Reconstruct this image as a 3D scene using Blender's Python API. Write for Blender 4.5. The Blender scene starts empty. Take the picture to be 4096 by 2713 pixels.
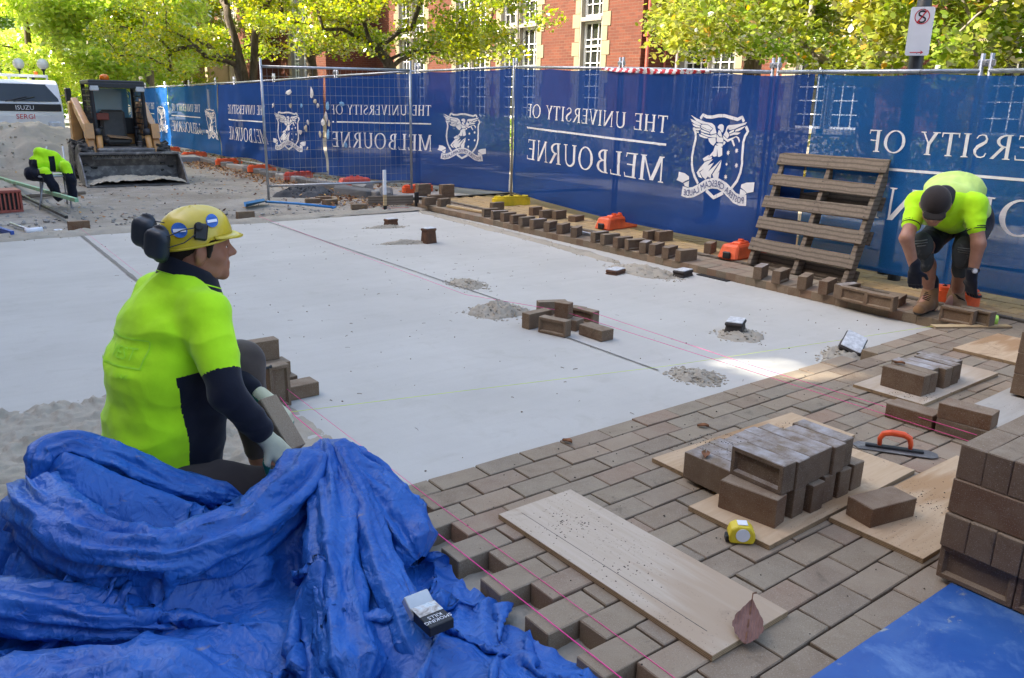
import bpy, bmesh, math, random
import numpy as np
from mathutils import Vector, Matrix, Euler
from mathutils import noise as mnoise
PI = math.pi
sc = bpy.context.scene
col = sc.collection

# ------------------------------------------------------------------ camera
cam_d = bpy.data.cameras.new('camera'); cam = bpy.data.objects.new('camera', cam_d); col.objects.link(cam)
cam_d.sensor_fit = 'HORIZONTAL'; cam_d.sensor_width = 36.0; cam_d.lens = 28.48
cam_d.clip_start = 0.05; cam_d.clip_end = 1500
cam_f = Vector((0.58236, 0.76448, -0.27645)); cam_r = Vector((0.79899, -0.60097, 0.02124)); cam_u = cam_r.cross(cam_f)
cam.matrix_world = Matrix(((cam_r.x, cam_u.x, -cam_f.x, -1.307), (cam_r.y, cam_u.y, -cam_f.y, -2.563),
                           (cam_r.z, cam_u.z, -cam_f.z, 1.4522), (0, 0, 0, 1)))
sc.camera = cam
# ------------------------------------------------------------------ sky, sun, exposure
SUN_AZ = math.radians(152); SUN_EL = math.radians(38)     # direction towards the sun, azimuth from +X
SUN_V = Vector((math.cos(SUN_AZ) * math.cos(SUN_EL), math.sin(SUN_AZ) * math.cos(SUN_EL), math.sin(SUN_EL)))
w = bpy.data.worlds.new('World'); sc.world = w; w.use_nodes = True
wn = w.node_tree.nodes; wn.clear()
sky = wn.new('ShaderNodeTexSky'); sky.sky_type = 'NISHITA'; sky.sun_disc = False
sky.sun_elevation = SUN_EL; sky.sun_rotation = math.radians(90) - SUN_AZ
sky.air_density = 1.0; sky.dust_density = 4.0; sky.ozone_density = 0.6
bg = wn.new('ShaderNodeBackground'); bg.inputs[1].default_value = 0.15
wo = wn.new('ShaderNodeOutputWorld')
w.node_tree.links.new(sky.outputs[0], bg.inputs[0]); w.node_tree.links.new(bg.outputs[0], wo.inputs[0])
sun_d = bpy.data.lights.new('sun', 'SUN'); sun_d.energy = 4.6; sun_d.angle = math.radians(0.55); sun_d.color = (1.0, 0.93, 0.80)
sun = bpy.data.objects.new('sun', sun_d); col.objects.link(sun)
sun.rotation_euler = SUN_V.to_track_quat('Z', 'Y').to_euler(); sun.location = SUN_V * 60
sc.view_settings.view_transform = 'Standard'; sc.view_settings.look = 'None'
sc.view_settings.exposure = 2.1; sc.view_settings.gamma = 1.0; sc.view_settings.use_curve_mapping = False
try:
    sc.cycles.max_bounces = 8; sc.cycles.transparent_max_bounces = 16; sc.cycles.use_denoising = True
except Exception: pass

# ------------------------------------------------------------------ material helpers
class NT:
    def __init__(s, name):
        s.m = bpy.data.materials.new(name); s.m.use_nodes = True; s.t = s.m.node_tree
        s.b = s.t.nodes['Principled BSDF']; s.out = s.t.nodes['Material Output']; s._c = {}
    def n(s, t, **k):
        d = s.t.nodes.new(t)
        for a, b in k.items(): setattr(d, a, b)
        return d
    def l(s, a, b): s.t.links.new(a, b)
    def set(s, sock, v):
        if isinstance(v, bpy.types.NodeSocket): s.l(v, sock)
        else: sock.default_value = v
    def coord(s, kind='Object', scale=None, jitter=False, rot=None):
        key = (kind, str(scale), jitter, str(rot))
        if key in s._c: return s._c[key]
        tc = s.n('ShaderNodeTexCoord'); o = tc.outputs[kind]
        if jitter:
            oi = s.n('ShaderNodeObjectInfo'); mu = s.n('ShaderNodeMath', operation='MULTIPLY'); s.l(oi.outputs['Random'], mu.inputs[0]); mu.inputs[1].default_value = 57.0
            ad = s.n('ShaderNodeVectorMath', operation='ADD'); s.l(o, ad.inputs[0]); s.l(mu.outputs[0], ad.inputs[1]); o = ad.outputs[0]
        if scale or rot:
            mp = s.n('ShaderNodeMapping'); s.l(o, mp.inputs[0])
            if scale: mp.inputs['Scale'].default_value = scale
            if rot: mp.inputs['Rotation'].default_value = rot
            o = mp.outputs[0]
        s._c[key] = o; return o
    def noise(s, vec, scale, detail=4, rough=0.55, dist=0.0):
        d = s.n('ShaderNodeTexNoise'); s.l(vec, d.inputs['Vector']); d.inputs['Scale'].default_value = scale
        d.inputs['Detail'].default_value = detail; d.inputs['Roughness'].default_value = rough; d.inputs['Distortion'].default_value = dist
        return d.outputs['Fac']
    def voro(s, vec, scale, feature='F1', out='Distance'):
        d = s.n('ShaderNodeTexVoronoi', feature=feature); s.l(vec, d.inputs['Vector']); d.inputs['Scale'].default_value = scale
        return d.outputs[out]
    def ramp(s, fac, stops, interp='LINEAR'):
        d = s.n('ShaderNodeValToRGB'); s.l(fac, d.inputs[0]); r = d.color_ramp; r.interpolation = interp
        while len(r.elements) < len(stops): r.elements.new(0.5)
        for e, (p, c) in zip(r.elements, stops):
            e.position = p; e.color = c if len(c) == 4 else (*c, 1)
        return d.outputs[0]
    def rng(s, fac, a, b, c=0.0, d=1.0):
        m = s.n('ShaderNodeMapRange'); s.l(fac, m.inputs[0]); m.inputs[1].default_value = a; m.inputs[2].default_value = b
        m.inputs[3].default_value = c; m.inputs[4].default_value = d; return m.outputs[0]
    def mix(s, fac, a, b, blend='MIX'):
        d = s.n('ShaderNodeMix', data_type='RGBA', blend_type=blend)
        s.set(d.inputs[0], fac); s.set(d.inputs[6], a if isinstance(a, bpy.types.NodeSocket) else (*a, 1)[:4]); s.set(d.inputs[7], b if isinstance(b, bpy.types.NodeSocket) else (*b, 1)[:4])
        return d.outputs[2]
    def math(s, op, a, b=None, clamp=False):
        d = s.n('ShaderNodeMath', operation=op, use_clamp=clamp); s.set(d.inputs[0], a)
        if b is not None: s.set(d.inputs[1], b)
        return d.outputs[0]
    def rand(s): return s.n('ShaderNodeObjectInfo').outputs['Random']
    def island(s): return s.n('ShaderNodeNewGeometry').outputs['Random Per Island']
    def up(s):
        g = s.n('ShaderNodeNewGeometry'); x = s.n('ShaderNodeSeparateXYZ'); s.l(g.outputs['Normal'], x.inputs[0]); return x.outputs['Z']
    def sep(s, vec, ax):
        x = s.n('ShaderNodeSeparateXYZ'); s.l(vec, x.inputs[0]); return x.outputs[ax]
    def bump(s, h, strength=0.4, dist=0.01):
        d = s.n('ShaderNodeBump'); s.l(h, d.inputs['Height']); d.inputs['Strength'].default_value = strength; d.inputs['Distance'].default_value = dist
        if s.b.inputs['Normal'].is_linked: s.l(s.b.inputs['Normal'].links[0].from_socket, d.inputs['Normal'])
        s.l(d.outputs[0], s.b.inputs['Normal']); return d.outputs[0]
    def base(s, c, rough=0.8, metal=0.0, spec=None):
        s.set(s.b.inputs['Base Color'], c if isinstance(c, bpy.types.NodeSocket) else (*c, 1)[:4]); s.set(s.b.inputs['Roughness'], rough); s.set(s.b.inputs['Metallic'], metal)
        if spec is not None: s.b.inputs['Specular IOR Level'].default_value = spec
        return s.m

def simple(name, c, rough=0.6, metal=0.0, var=0.18, scale=9.0, bump=0.15, bscale=60, dirt=None, spec=None, coat=0):
    """plain coloured material with procedural grain, patchy wear and fine relief"""
    k = NT(name); v = k.coord('Object')
    n1 = k.noise(v, scale, 5, 0.6); lo = tuple(x * (1 - var) for x in c); hi = tuple(min(1, x * (1 + var)) for x in c)
    cc = k.mix(k.rng(n1, 0.3, 0.7), lo, hi)
    if dirt:
        n2 = k.noise(v, scale * 0.6 + 3, 6, 0.7, 0.4); cc = k.mix(k.rng(n2, dirt[1], dirt[1] + 0.18), cc, dirt[0])
    rr = k.rng(n1, 0.25, 0.75, max(0.03, rough - 0.08), min(1, rough + 0.1))
    k.base(cc, rr, metal, spec)
    if bump: k.bump(k.noise(v, bscale, 4, 0.6), bump, 0.004)
    if coat: k.b.inputs['Coat Weight'].default_value = coat; k.b.inputs['Coat Roughness'].default_value = 0.08
    return k.m

# ------------------------------------------------------------------ geometry helpers
def V3(*a): return np.array(a, float)
def rotz(a):
    c, s = math.cos(a), math.sin(a); return np.array([[c, -s, 0], [s, c, 0], [0, 0, 1.0]])
def rot_e(rx, ry, rz): return np.array(Euler((rx, ry, rz)).to_matrix())
class G:
    """collects shapes, then links them as one mesh object"""
    def __init__(s): s.v = []; s.f = []; s.mi = []; s.cur = 0
    def add(s, verts, faces):
        o = len(s.v); s.v += [tuple(map(float, p)) for p in verts]; s.f += [tuple(o + i for i in f) for f in faces]; s.mi += [s.cur] * len(faces); return s
    def box(s, c, d, R=None, bev=0.0, taper=1.0):
        hx, hy, hz = d[0] / 2, d[1] / 2, d[2] / 2; c = np.array(c, float)
        if bev <= 0:
            P = [(x * hx * (taper if z > 0 else 1), y * hy * (taper if z > 0 else 1), z * hz) for z in (-1, 1) for y in (-1, 1) for x in (-1, 1)]
            F = [(0, 2, 3, 1), (4, 5, 7, 6), (0, 1, 5, 4), (2, 6, 7, 3), (0, 4, 6, 2), (1, 3, 7, 5)]
        else:
            b = min(bev, hx * .95, hy * .95, hz * .95); P = []; idx = {}
            for z in (-1, 1):
                for y in (-1, 1):
                    for x in (-1, 1):
                        tp = taper if z > 0 else 1
                        for ax in range(3):
                            q = [x * hx * tp, y * hy * tp, z * hz]
                            for a in range(3):
                                if a != ax: q[a] -= (x, y, z)[a] * b
                            idx[(x, y, z, ax)] = len(P); P.append(tuple(q))
            F = []
            for ax in range(3):
                o1, o2 = [(1, 2), (2, 0), (0, 1)][ax]
                for sg in (-1, 1):
                    quad = []
                    for a, bb in ((-1, -1), (1, -1), (1, 1), (-1, 1)):
                        k = [0, 0, 0]; k[ax] = sg; k[o1] = a; k[o2] = bb; quad.append(idx[(*k, ax)])
                    F.append(tuple(quad if sg > 0 else quad[::-1]))
            for ax in range(3):
                o1, o2 = [(1, 2), (2, 0), (0, 1)][ax]
                for a in (-1, 1):
                    for bb in (-1, 1):
                        def kk(t, which):
                            k = [0, 0, 0]; k[ax] = t; k[o1] = a; k[o2] = bb; return idx[(*k, which)]
                        q = (kk(-1, o1), kk(1, o1), kk(1, o2), kk(-1, o2)); F.append(q if a * bb < 0 else q[::-1])
            for x in (-1, 1):
                for y in (-1, 1):
                    for z in (-1, 1):
                        t = (idx[(x, y, z, 0)], idx[(x, y, z, 1)], idx[(x, y, z, 2)]); F.append(t if x * y * z > 0 else t[::-1])
        P = np.array(P)
        if R is not None: P = P @ np.array(R).T
        return s.add(P + c, F)
    def tube(s, pts, r, n=8, cap=True, up=None):
        pts = [np.array(p, float) for p in pts]; m = len(pts)
        rr = [r] * m if np.isscalar(r) else list(r); P = []; F = []
        ref = np.array(up if up is not None else (0.13, 0.21, 1.0), float); prev = None
        for i in range(m):
            t = pts[min(i + 1, m - 1)] - pts[max(i - 1, 0)]; t /= (np.linalg.norm(t) + 1e-12)
            if prev is None:
                a = np.cross(t, ref)
                if np.linalg.norm(a) < 1e-3: a = np.cross(t, (1, 0, 0))
            else: a = prev - t * (prev @ t)
            a /= np.linalg.norm(a) + 1e-12; prev = a; b = np.cross(t, a)
            for k in range(n):
                th = 2 * PI * k / n; P.append(pts[i] + rr[i] * (math.cos(th) * a + math.sin(th) * b))
        for i in range(m - 1):
            for k in range(n):
                k2 = (k + 1) % n; F.append((i * n + k, i * n + k2, (i + 1) * n + k2, (i + 1) * n + k))
        if cap: F.append(tuple(range(n))[::-1]); F.append(tuple((m - 1) * n + k for k in range(n)))
        return s.add(P, F)
    def lathe(s, prof, c=(0, 0, 0), n=20, R=None, cap=True):
        P = []; F = []; m = len(prof)
        for r, z in prof:
            for k in range(n):
                th = 2 * PI * k / n; P.append((r * math.cos(th), r * math.sin(th), z))
        for i in range(m - 1):
            for k in range(n):
                k2 = (k + 1) % n; F.append((i * n + k, i * n + k2, (i + 1) * n + k2, (i + 1) * n + k))
        if cap: F.append(tuple(range(n))[::-1]); F.append(tuple((m - 1) * n + k for k in range(n)))
        P = np.array(P)
        if R is not None: P = P @ np.array(R).T
        return s.add(P + np.array(c, float), F)
    def prism(s, poly, h0, h1, R=None, c=(0, 0, 0)):
        n = len(poly); P = np.array([(x, y, h0) for x, y in poly] + [(x, y, h1) for x, y in poly], float)
        F = [tuple(range(n))[::-1], tuple(range(n, 2 * n))] + [(i, (i + 1) % n, n + (i + 1) % n, n + i) for i in range(n)]
        if R is not None: P = P @ np.array(R).T
        return s.add(P + np.array(c, float), F)
    def grid(s, fn, nu, nv):
        o = [(fn(i / (nu - 1), j / (nv - 1))) for j in range(nv) for i in range(nu)]
        return s.add(o, [(j * nu + i, j * nu + i + 1, (j + 1) * nu + i + 1, (j + 1) * nu + i) for j in range(nv - 1) for i in range(nu - 1)])
    def ico(s, c, r, sub=1, sq=(1, 1, 1), R=None, jit=0.0, rnd=None):
        v, f = ICO[sub]; P = v * r * np.array(sq)
        if jit: P = P * (1 + jit * (np.array([(rnd or random).random() for _ in range(len(P))])[:, None] - .5))
        if R is not None: P = P @ np.array(R).T
        return s.add(P + np.array(c, float), f)
    def xf(s, R=None, t=(0, 0, 0)):
        P = np.array(s.v)
        if R is not None: P = P @ np.array(R).T
        s.v = [tuple(p) for p in P + np.array(t, float)]; return s
    def mesh(s, name, mats, smooth=False):
        me = bpy.data.meshes.new(name); me.from_pydata(s.v, [], s.f)
        for m in (mats if isinstance(mats, (list, tuple)) else [mats]): me.materials.append(m)
        if len(set(s.mi)) > 1: me.polygons.foreach_set('material_index', s.mi)
        if smooth: me.polygons.foreach_set('use_smooth', [True] * len(me.polygons))
        me.update(); return me
    def build(s, name, mats, parent=None, smooth=False, world=True, kind=None):
        if parent is not None and world:
            L = parent_origin(parent); s.v = [(a - L[0], b - L[1], c - L[2]) for a, b, c in s.v]
        return link(name, s.mesh(name, mats, smooth), parent, kind)
def parent_origin(p):
    o = Vector((0, 0, 0))
    while p is not None: o += p.location; p = p.parent
    return o
def _ico(sub):
    bm = bmesh.new(); bmesh.ops.create_icosphere(bm, subdivisions=sub, radius=1.0); bm.verts.index_update()
    r = np.array([v.co[:] for v in bm.verts]), [tuple(x.index for x in f.verts) for f in bm.faces]; bm.free(); return r
ICO = {1: _ico(1), 2: _ico(2), 3: _ico(3)}
def link(name, me, parent=None, kind=None):
    o = bpy.data.objects.new(name, me); col.objects.link(o)
    if parent is not None: o.parent = parent
    if kind: o['kind'] = kind
    return o
def tag(o, label, cat, group=None):
    o['label'] = label; o['category'] = cat
    if group: o['group'] = group
    return o
def struct(o): o['kind'] = 'structure'; return o
def thing(name, label, cat, loc=(0, 0, 0), rz=0.0, group=None):
    o = bpy.data.objects.new(name, None); col.objects.link(o); o.location = loc; o.rotation_euler = (0, 0, rz); o.empty_display_size = 0.1
    return tag(o, label, cat, group)
def copy_tree(o, parent=None):
    c = o.copy(); col.objects.link(c)
    if parent is not None: c.parent = parent
    for ch in list(o.children): copy_tree(ch, c)
    return c
def fbm(x, y, z=0.0, o=4): return mnoise.fractal(Vector((x, y, z)), 0.9, 2.1, o)
def smooth_angle(o, a=40):
    me = o.data; me.polygons.foreach_set('use_smooth', [True] * len(me.polygons))
    try: me.set_sharp_from_angle(angle=math.radians(a))
    except Exception: pass
    return o
def vnoise(P, scale, seed=0, octaves=3):
    """vectorised value noise, P (n,3)"""
    out = np.zeros(len(P)); amp = 1.0; tot = 0
    for o in range(octaves):
        q = P * scale * (2.03 ** o) + seed * 17.31 + o * 7.7; i = np.floor(q).astype(np.int64); f = q - i; f = f * f * (3 - 2 * f); acc = 0
        for dx in (0, 1):
            for dy in (0, 1):
                for dz in (0, 1):
                    h = ((i[:, 0] + dx) * 374761393 + (i[:, 1] + dy) * 668265263 + (i[:, 2] + dz) * 2147483647 + seed * 1013) & 0xffffffff
                    h = ((h ^ (h >> 13)) * 1274126177) & 0xffffffff; h = (h ^ (h >> 16)) / 4294967295.0
                    acc = acc + h * (f[:, 0] if dx else 1 - f[:, 0]) * (f[:, 1] if dy else 1 - f[:, 1]) * (f[:, 2] if dz else 1 - f[:, 2])
        out += amp * (acc - .5) * 2; tot += amp; amp *= 0.5
    return out / tot
# ------------------------------------------------------------------ materials
MT = {}
def mk_paver(name, stops, dust=0.35, white=0.0):
    k = NT(name); v = k.coord('Object', jitter=True); r = k.rand()
    c = k.ramp(r, stops)
    n1 = k.noise(v, 14, 5, 0.6); c = k.mix(k.rng(n1, 0.3, 0.72, 0, .35), c, (0.30, 0.235, 0.16))
    n2 = k.noise(v, 320, 2, 0.5); c = k.mix(k.rng(n2, 0.60, 0.72, 0, .55), c, (0.46, 0.42, 0.37))
    c = k.mix(k.rng(n2, 0.40, 0.30, 0, .5), c, (0.06, 0.045, 0.035))
    n3 = k.noise(v, 6, 6, 0.7, 0.6); up = k.up()
    c = k.mix(k.math('MULTIPLY', k.rng(n3, 0.35, 0.7, dust * .25, dust), k.rng(up, 0.4, 0.9)), c, (0.41, 0.345, 0.25))
    n4 = k.noise(v, 9, 6, 0.75, 0.3); c = k.mix(k.rng(n4, 0.60, 0.74, 0, 0.7), c, (0.075, 0.060, 0.046))
    if white:
        n5 = k.noise(v, 11, 5, 0.65); c = k.mix(k.math('MULTIPLY', k.rng(n5, 0.38, 0.70, 0, white), k.rng(up, 0.5, 0.95)), c, (0.55, 0.54, 0.55))
    k.base(c, 0.88, 0, 0.25); k.bump(k.noise(v, 260, 3, 0.6), 0.35, 0.0015); k.bump(k.noise(v, 40, 4, 0.6), 0.3, 0.003); return k.m
BR = [(0.0, (0.150, 0.094, 0.060)), (0.18, (0.235, 0.172, 0.112)), (0.36, (0.200, 0.160, 0.112)), (0.55, (0.285, 0.198, 0.130)), (0.75, (0.185, 0.152, 0.110)), (1.0, (0.26, 0.148, 0.094))]
MT['paver'] = mk_paver('paver_brown', BR, 0.42)
MT['brick'] = mk_paver('brick_loose', [(0, (0.130, 0.078, 0.047)), (0.5, (0.168, 0.106, 0.064)), (0.8, (0.140, 0.101, 0.068)), (1, (0.16, 0.078, 0.040))], 0.5, 0.0)
MT['brick_white'] = mk_paver('brick_efflorescent', [(0, (0.125, 0.084, 0.054)), (1, (0.165, 0.11, 0.07))], 0.3, 0.62)
MT['paver_yellow'] = mk_paver('paver_yellow', [(0, (0.46, 0.30, 0.11)), (0.5, (0.40, 0.275, 0.12)), (0.8, (0.50, 0.33, 0.125)), (1, (0.35, 0.245, 0.125))], 0.3)
MT['paver_dark'] = mk_paver('paver_dark', [(0, (0.08, 0.07, 0.06)), (1, (0.13, 0.11, 0.09))], 0.2)

def mk_sand(name, a, b, dark, rough_grain):
    k = NT(name); v = k.coord('Object')
    n1 = k.noise(v, 0.9, 6, 0.6); c = k.mix(k.rng(n1, 0.3, 0.7), a, b)
    n2 = k.noise(v, 4.5, 6, 0.65, 0.5); c = k.mix(k.rng(n2, 0.55, 0.75, 0, .35), c, dark)
    st = k.coord('Object', scale=(9, 55, 20), rot=(0, 0, 0.15)); n3 = k.noise(st, 1.0, 5, 0.7, 0.25)
    msk = k.noise(v, 2.2, 3, 0.5); m3 = k.math('MULTIPLY', k.rng(n3, 0.66, 0.74), k.rng(msk, 0.46, 0.62))
    c = k.mix(k.math('MULTIPLY', m3, 0.7), c, tuple(x * .45 for x in dark))
    n4 = k.noise(v, 75, 2, 0.5); c = k.mix(k.rng(n4, 0.76, 0.80, 0, .6), c, tuple(x * .38 for x in dark))
    dr = k.noise(k.coord('Object', scale=(.7, 13, 1), rot=(0, 0, .06)), 1.0, 5, .65, .3); c = k.mix(k.rng(dr, .46, .68, 0, .10), c, dark); dr2 = k.noise(k.coord('Object', scale=(.5, 5, 1), rot=(0, 0, -.05)), 1.0, 4, .6, .6); c = k.mix(k.rng(dr2, .52, .7, 0, .12), c, tuple(min(1, x * 1.22) for x in a))
    gr = k.noise(v, 420, 2, 0.6); c = k.mix(k.rng(gr, 0.35, 0.65, 0, .22), c, dark)
    k.base(c, 0.95, 0, 0.1); k.bump(gr, 0.25, 0.0015); k.bump(k.noise(v, 26, 5, 0.65), rough_grain, 0.006)
    k.bump(m3, 0.5, -0.004) if False else None
    return k.m
MT['sand'] = mk_sand('sand_screeded', (0.535, 0.515, 0.465), (0.455, 0.435, 0.39), (0.37, 0.34, 0.285), 0.16)
MT['sand_loose'] = mk_sand('sand_loose', (0.45, 0.405, 0.325), (0.34, 0.30, 0.235), (0.22, 0.19, 0.145), 0.9)
def mk_ground():
    k = NT('road_dirty'); v = k.coord('Object')
    n1 = k.noise(v, 0.35, 6, 0.62, 0.4); c = k.ramp(n1, [(0.25, (0.15, 0.128, 0.10)), (0.45, (0.26, 0.228, 0.182)), (0.62, (0.37, 0.332, 0.272)), (0.8, (0.45, 0.415, 0.35))])
    n2 = k.noise(v, 2.3, 7, 0.7, 0.8); c = k.mix(k.rng(n2, 0.5, 0.68, 0, .75), c, (0.36, 0.335, 0.295))
    n5 = k.noise(k.coord('Object', scale=(1.2, 5.0, 1)), 1.6, 6, 0.7, 0.6); c = k.mix(k.rng(n5, 0.56, 0.68, 0, .6), c, (0.09, 0.078, 0.066))
    n3 = k.noise(v, 60, 4, 0.7); c = k.mix(k.rng(n3, 0.55, 0.7, 0, .5), c, (0.08, 0.07, 0.06))
    c = k.mix(k.rng(n3, 0.42, 0.3, 0, .4), c, (0.42, 0.39, 0.34))
    k.base(c, 0.93, 0, 0.2); k.bump(n3, 0.5, 0.008); k.bump(n2, 0.4, 0.03); return k.m
MT['road'] = mk_ground()
def mk_concrete(name, a, b):
    k = NT(name); v = k.coord('Object'); n1 = k.noise(v, 1.7, 6, .65); c = k.mix(k.rng(n1, .3, .7), a, b)
    n2 = k.noise(v, 90, 3, .6); c = k.mix(k.rng(n2, .56, .7, 0, .5), c, tuple(x * .5 for x in a)); n3 = k.noise(v, 7, 6, .7, .5); c = k.mix(k.rng(n3, .6, .72, 0, .5), c, tuple(x * .45 for x in a))
    k.base(c, .9, 0, .2); k.bump(n2, .35, .003); k.bump(n1, .3, .01); return k.m
MT['concrete'] = mk_concrete('concrete_grey', (.27, .26, .24), (.36, .345, .32))
MT['bluestone'] = mk_concrete('bluestone', (.11, .112, .115), (.19, .188, .18))
MT['stone'] = mk_concrete('dressed_stone', (.27, .215, .13), (.20, .16, .10))
MT['stone_grey'] = mk_concrete('dressed_stone_grey', (.27, .24, .19), (.21, .19, .155))
MT['gravel'] = mk_concrete('gravel_dark', (.05, .052, .056), (.12, .12, .12))
def mk_wallbrick(name, sc_=(1, 1, 1)):
    k = NT(name); v = k.coord('UV')
    b = k.n('ShaderNodeTexBrick'); k.l(v, b.inputs['Vector']); b.inputs['Scale'].default_value = 1.0
    b.inputs['Brick Width'].default_value = 0.24; b.inputs['Row Height'].default_value = 0.086; b.inputs['Mortar Size'].default_value = 0.006; b.inputs['Mortar Smooth'].default_value = 0.2
    b.inputs['Color1'].default_value = (.118, .034, .017, 1); b.inputs['Color2'].default_value = (.078, .022, .012, 1); b.inputs['Mortar'].default_value = (.13, .085, .06, 1)
    o = k.coord('Object'); n1 = k.noise(o, 1.1, 5, .6); c = k.mix(k.rng(n1, .35, .7, 0, .4), b.outputs[0], (.085, .024, .014))
    n2 = k.noise(o, 45, 3, .6); c = k.mix(k.rng(n2, .58, .7, 0, .3), c, (.19, .07, .036))
    k.base(c, .85, 0, .25); k.bump(b.outputs['Fac'], .8, -.008); k.bump(n2, .25, .003); return k.m
MT['wallbrick'] = mk_wallbrick('red_brickwork')
MT['slate'] = simple('roof_slate', (.09, .085, .085), .7, bump=.4, bscale=14)
MT['white_paint'] = simple('white_window_paint', (.78, .77, .73), .45, var=.06)
def mk_glass(name, tint, rough=.03):
    k = NT(name); n = k.noise(k.coord('Object'), 1.3, 2, .5); k.base(k.mix(k.rng(n, .3, .7), tint, tuple(x * 1.5 for x in tint)), rough, 0, .6); k.b.inputs['IOR'].default_value = 1.5
    k.bump(n, .05, .02); return k.m
MT['glass'] = mk_glass('window_glass_dark', (.015, .016, .014))
MT['blind'] = simple('window_blind', (.5, .48, .43), .8)
MT['redpipe'] = simple('painted_downpipe', (.33, .075, .05), .5)
MT['galv'] = simple('galvanised_steel', (.42, .44, .47), .42, .75, .2, 14, .2, 120, ((.30, .29, .27), .62))
MT['wire'] = simple('galvanised_wire', (.36, .38, .40), .5, .6, bump=0)
MT['orange_plastic'] = simple('orange_plastic', (.78, .115, .03), .5, 0, .18, 9, .25, 50, ((.42, .30, .25), .63))
MT['red_plastic'] = simple('faded_red_plastic', (.60, .09, .06), .55, 0, .2, 9, .25, 50, ((.42, .30, .26), .58))
MT['yellow_plastic'] = simple('yellow_plastic', (.72, .55, .025), .5, 0, .15, 9, .2, 50, ((.3, .24, .1), .66))
MT['black'] = simple('black_plastic', (.014, .014, .016), .5, bump=.2)
MT['rubber'] = simple('dusty_rubber', (.035, .033, .031), .85, 0, .3, 9, .4, 70, ((.26, .24, .21), .5))
MT['steel_dusty'] = simple('dusty_steel', (.16, .15, .145), .6, .5, .35, 7, .4, 60, ((.36, .34, .31), .5))
MT['steel_dark'] = simple('dark_painted_steel', (.022, .024, .028), .5, 0, .3, 9, .2, 60, ((.14, .13, .12), .64))
MT['loader_tan'] = simple('loader_tan_paint', (.56, .275, .085), .48, 0, .15, 6, .15, 60, ((.30, .24, .17), .58), coat=.3)
MT['truck_white'] = simple('truck_white_paint', (.72, .73, .74), .32, 0, .05, 5, .05, 40, coat=.5)
MT['windscreen'] = mk_glass('windscreen_glass', (.02, .026, .028), .03)
MT['lens'] = simple('lamp_lens', (.6, .62, .64), .15, bump=0)
MT['amber'] = simple('amber_beacon', (.85, .19, .01), .25, bump=0)
MT['globe'] = simple('opal_globe', (.82, .81, .76), .35, bump=0, var=.04)
MT['pole_dark'] = simple('dark_pole_paint', (.025, .03, .034), .45, bump=.1)
MT['pole_brown'] = simple('brown_pole_paint', (.09, .06, .05), .5, bump=.1)
MT['sign_white'] = simple('sign_sheet_white', (.70, .72, .76), .4, var=.04, bump=0)
MT['print_red'] = simple('print_red', (.55, .015, .03), .5, var=.06, bump=0)
MT['print_black'] = simple('print_black', (.012, .012, .014), .5, var=.06, bump=0)
MT['print_white'] = simple('print_white', (.78, .79, .82), .55, var=.04, bump=0)
def mk_wood(name, a, b, dark, ring=8.0, grey=None):
    k = NT(name); v = k.coord('Object', scale=(3, 26, 26), jitter=True)
    n = k.noise(v, 1.2, 5, .6, 1.2); wv = k.n('ShaderNodeTexWave', wave_type='RINGS', rings_direction='Y'); k.l(v, wv.inputs[0]); wv.inputs['Scale'].default_value = ring / 26.0
    wv.inputs['Distortion'].default_value = 2.2; wv.inputs['Detail'].default_value = 3.0; wv.inputs['Detail Scale'].default_value = .8
    c = k.mix(k.rng(n, .3, .7), a, b); c = k.mix(k.rng(wv.outputs['Fac'], .5, .95, 0, .8), c, dark)
    o = k.coord('Object', jitter=True); d = k.noise(o, 5, 6, .7, .5); c = k.mix(k.rng(d, .6, .72, 0, .6), c, tuple(x * .5 for x in dark))
    sp = k.noise(o, 150, 2, .5); pm = k.noise(o, 4, 3, .6); c = k.mix(k.math('MULTIPLY', k.rng(sp, .66, .72), k.rng(pm, .45, .6)), c, (.04, .03, .025))
    k.base(c, .8, 0, .25); k.bump(n, .3, .003); k.bump(k.noise(o, 200, 2, .5), .15, .001); return k.m
MT['ply'] = mk_wood('plywood_face', (.55, .40, .255), (.47, .325, .19), (.36, .205, .095), 26.0)
MT['ply_pale'] = mk_wood('plywood_pale', (.535, .445, .345), (.475, .385, .285), (.41, .30, .20), 20.0)
MT['ply_grey'] = mk_wood('plywood_weathered', (.40, .37, .32), (.46, .42, .36), (.30, .26, .21))
def mk_plyedge():
    k = NT('plywood_edge'); v = k.coord('Object'); z = k.sep(v, 'Z'); f = k.math('FRACT', k.math('MULTIPLY', z, 1 / .0056)); n = k.noise(v, 30, 4, .6)
    c = k.mix(k.rng(f, .42, .58), (.46, .33, .19), (.22, .145, .075)); c = k.mix(k.rng(n, .55, .7, 0, .5), c, (.13, .09, .05)); k.base(c, .85); k.bump(f, .4, .001); return k.m
MT['ply_edge'] = mk_plyedge()
MT['pallet'] = mk_wood('pallet_timber', (.255, .205, .155), (.185, .150, .115), (.11, .088, .066))
MT['pallet_dark'] = mk_wood('pallet_timber_dark', (.16, .128, .098), (.12, .098, .078), (.07, .056, .044))
MT['timber'] = mk_wood('fresh_timber', (.60, .46, .27), (.52, .39, .22), (.42, .28, .13))
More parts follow.
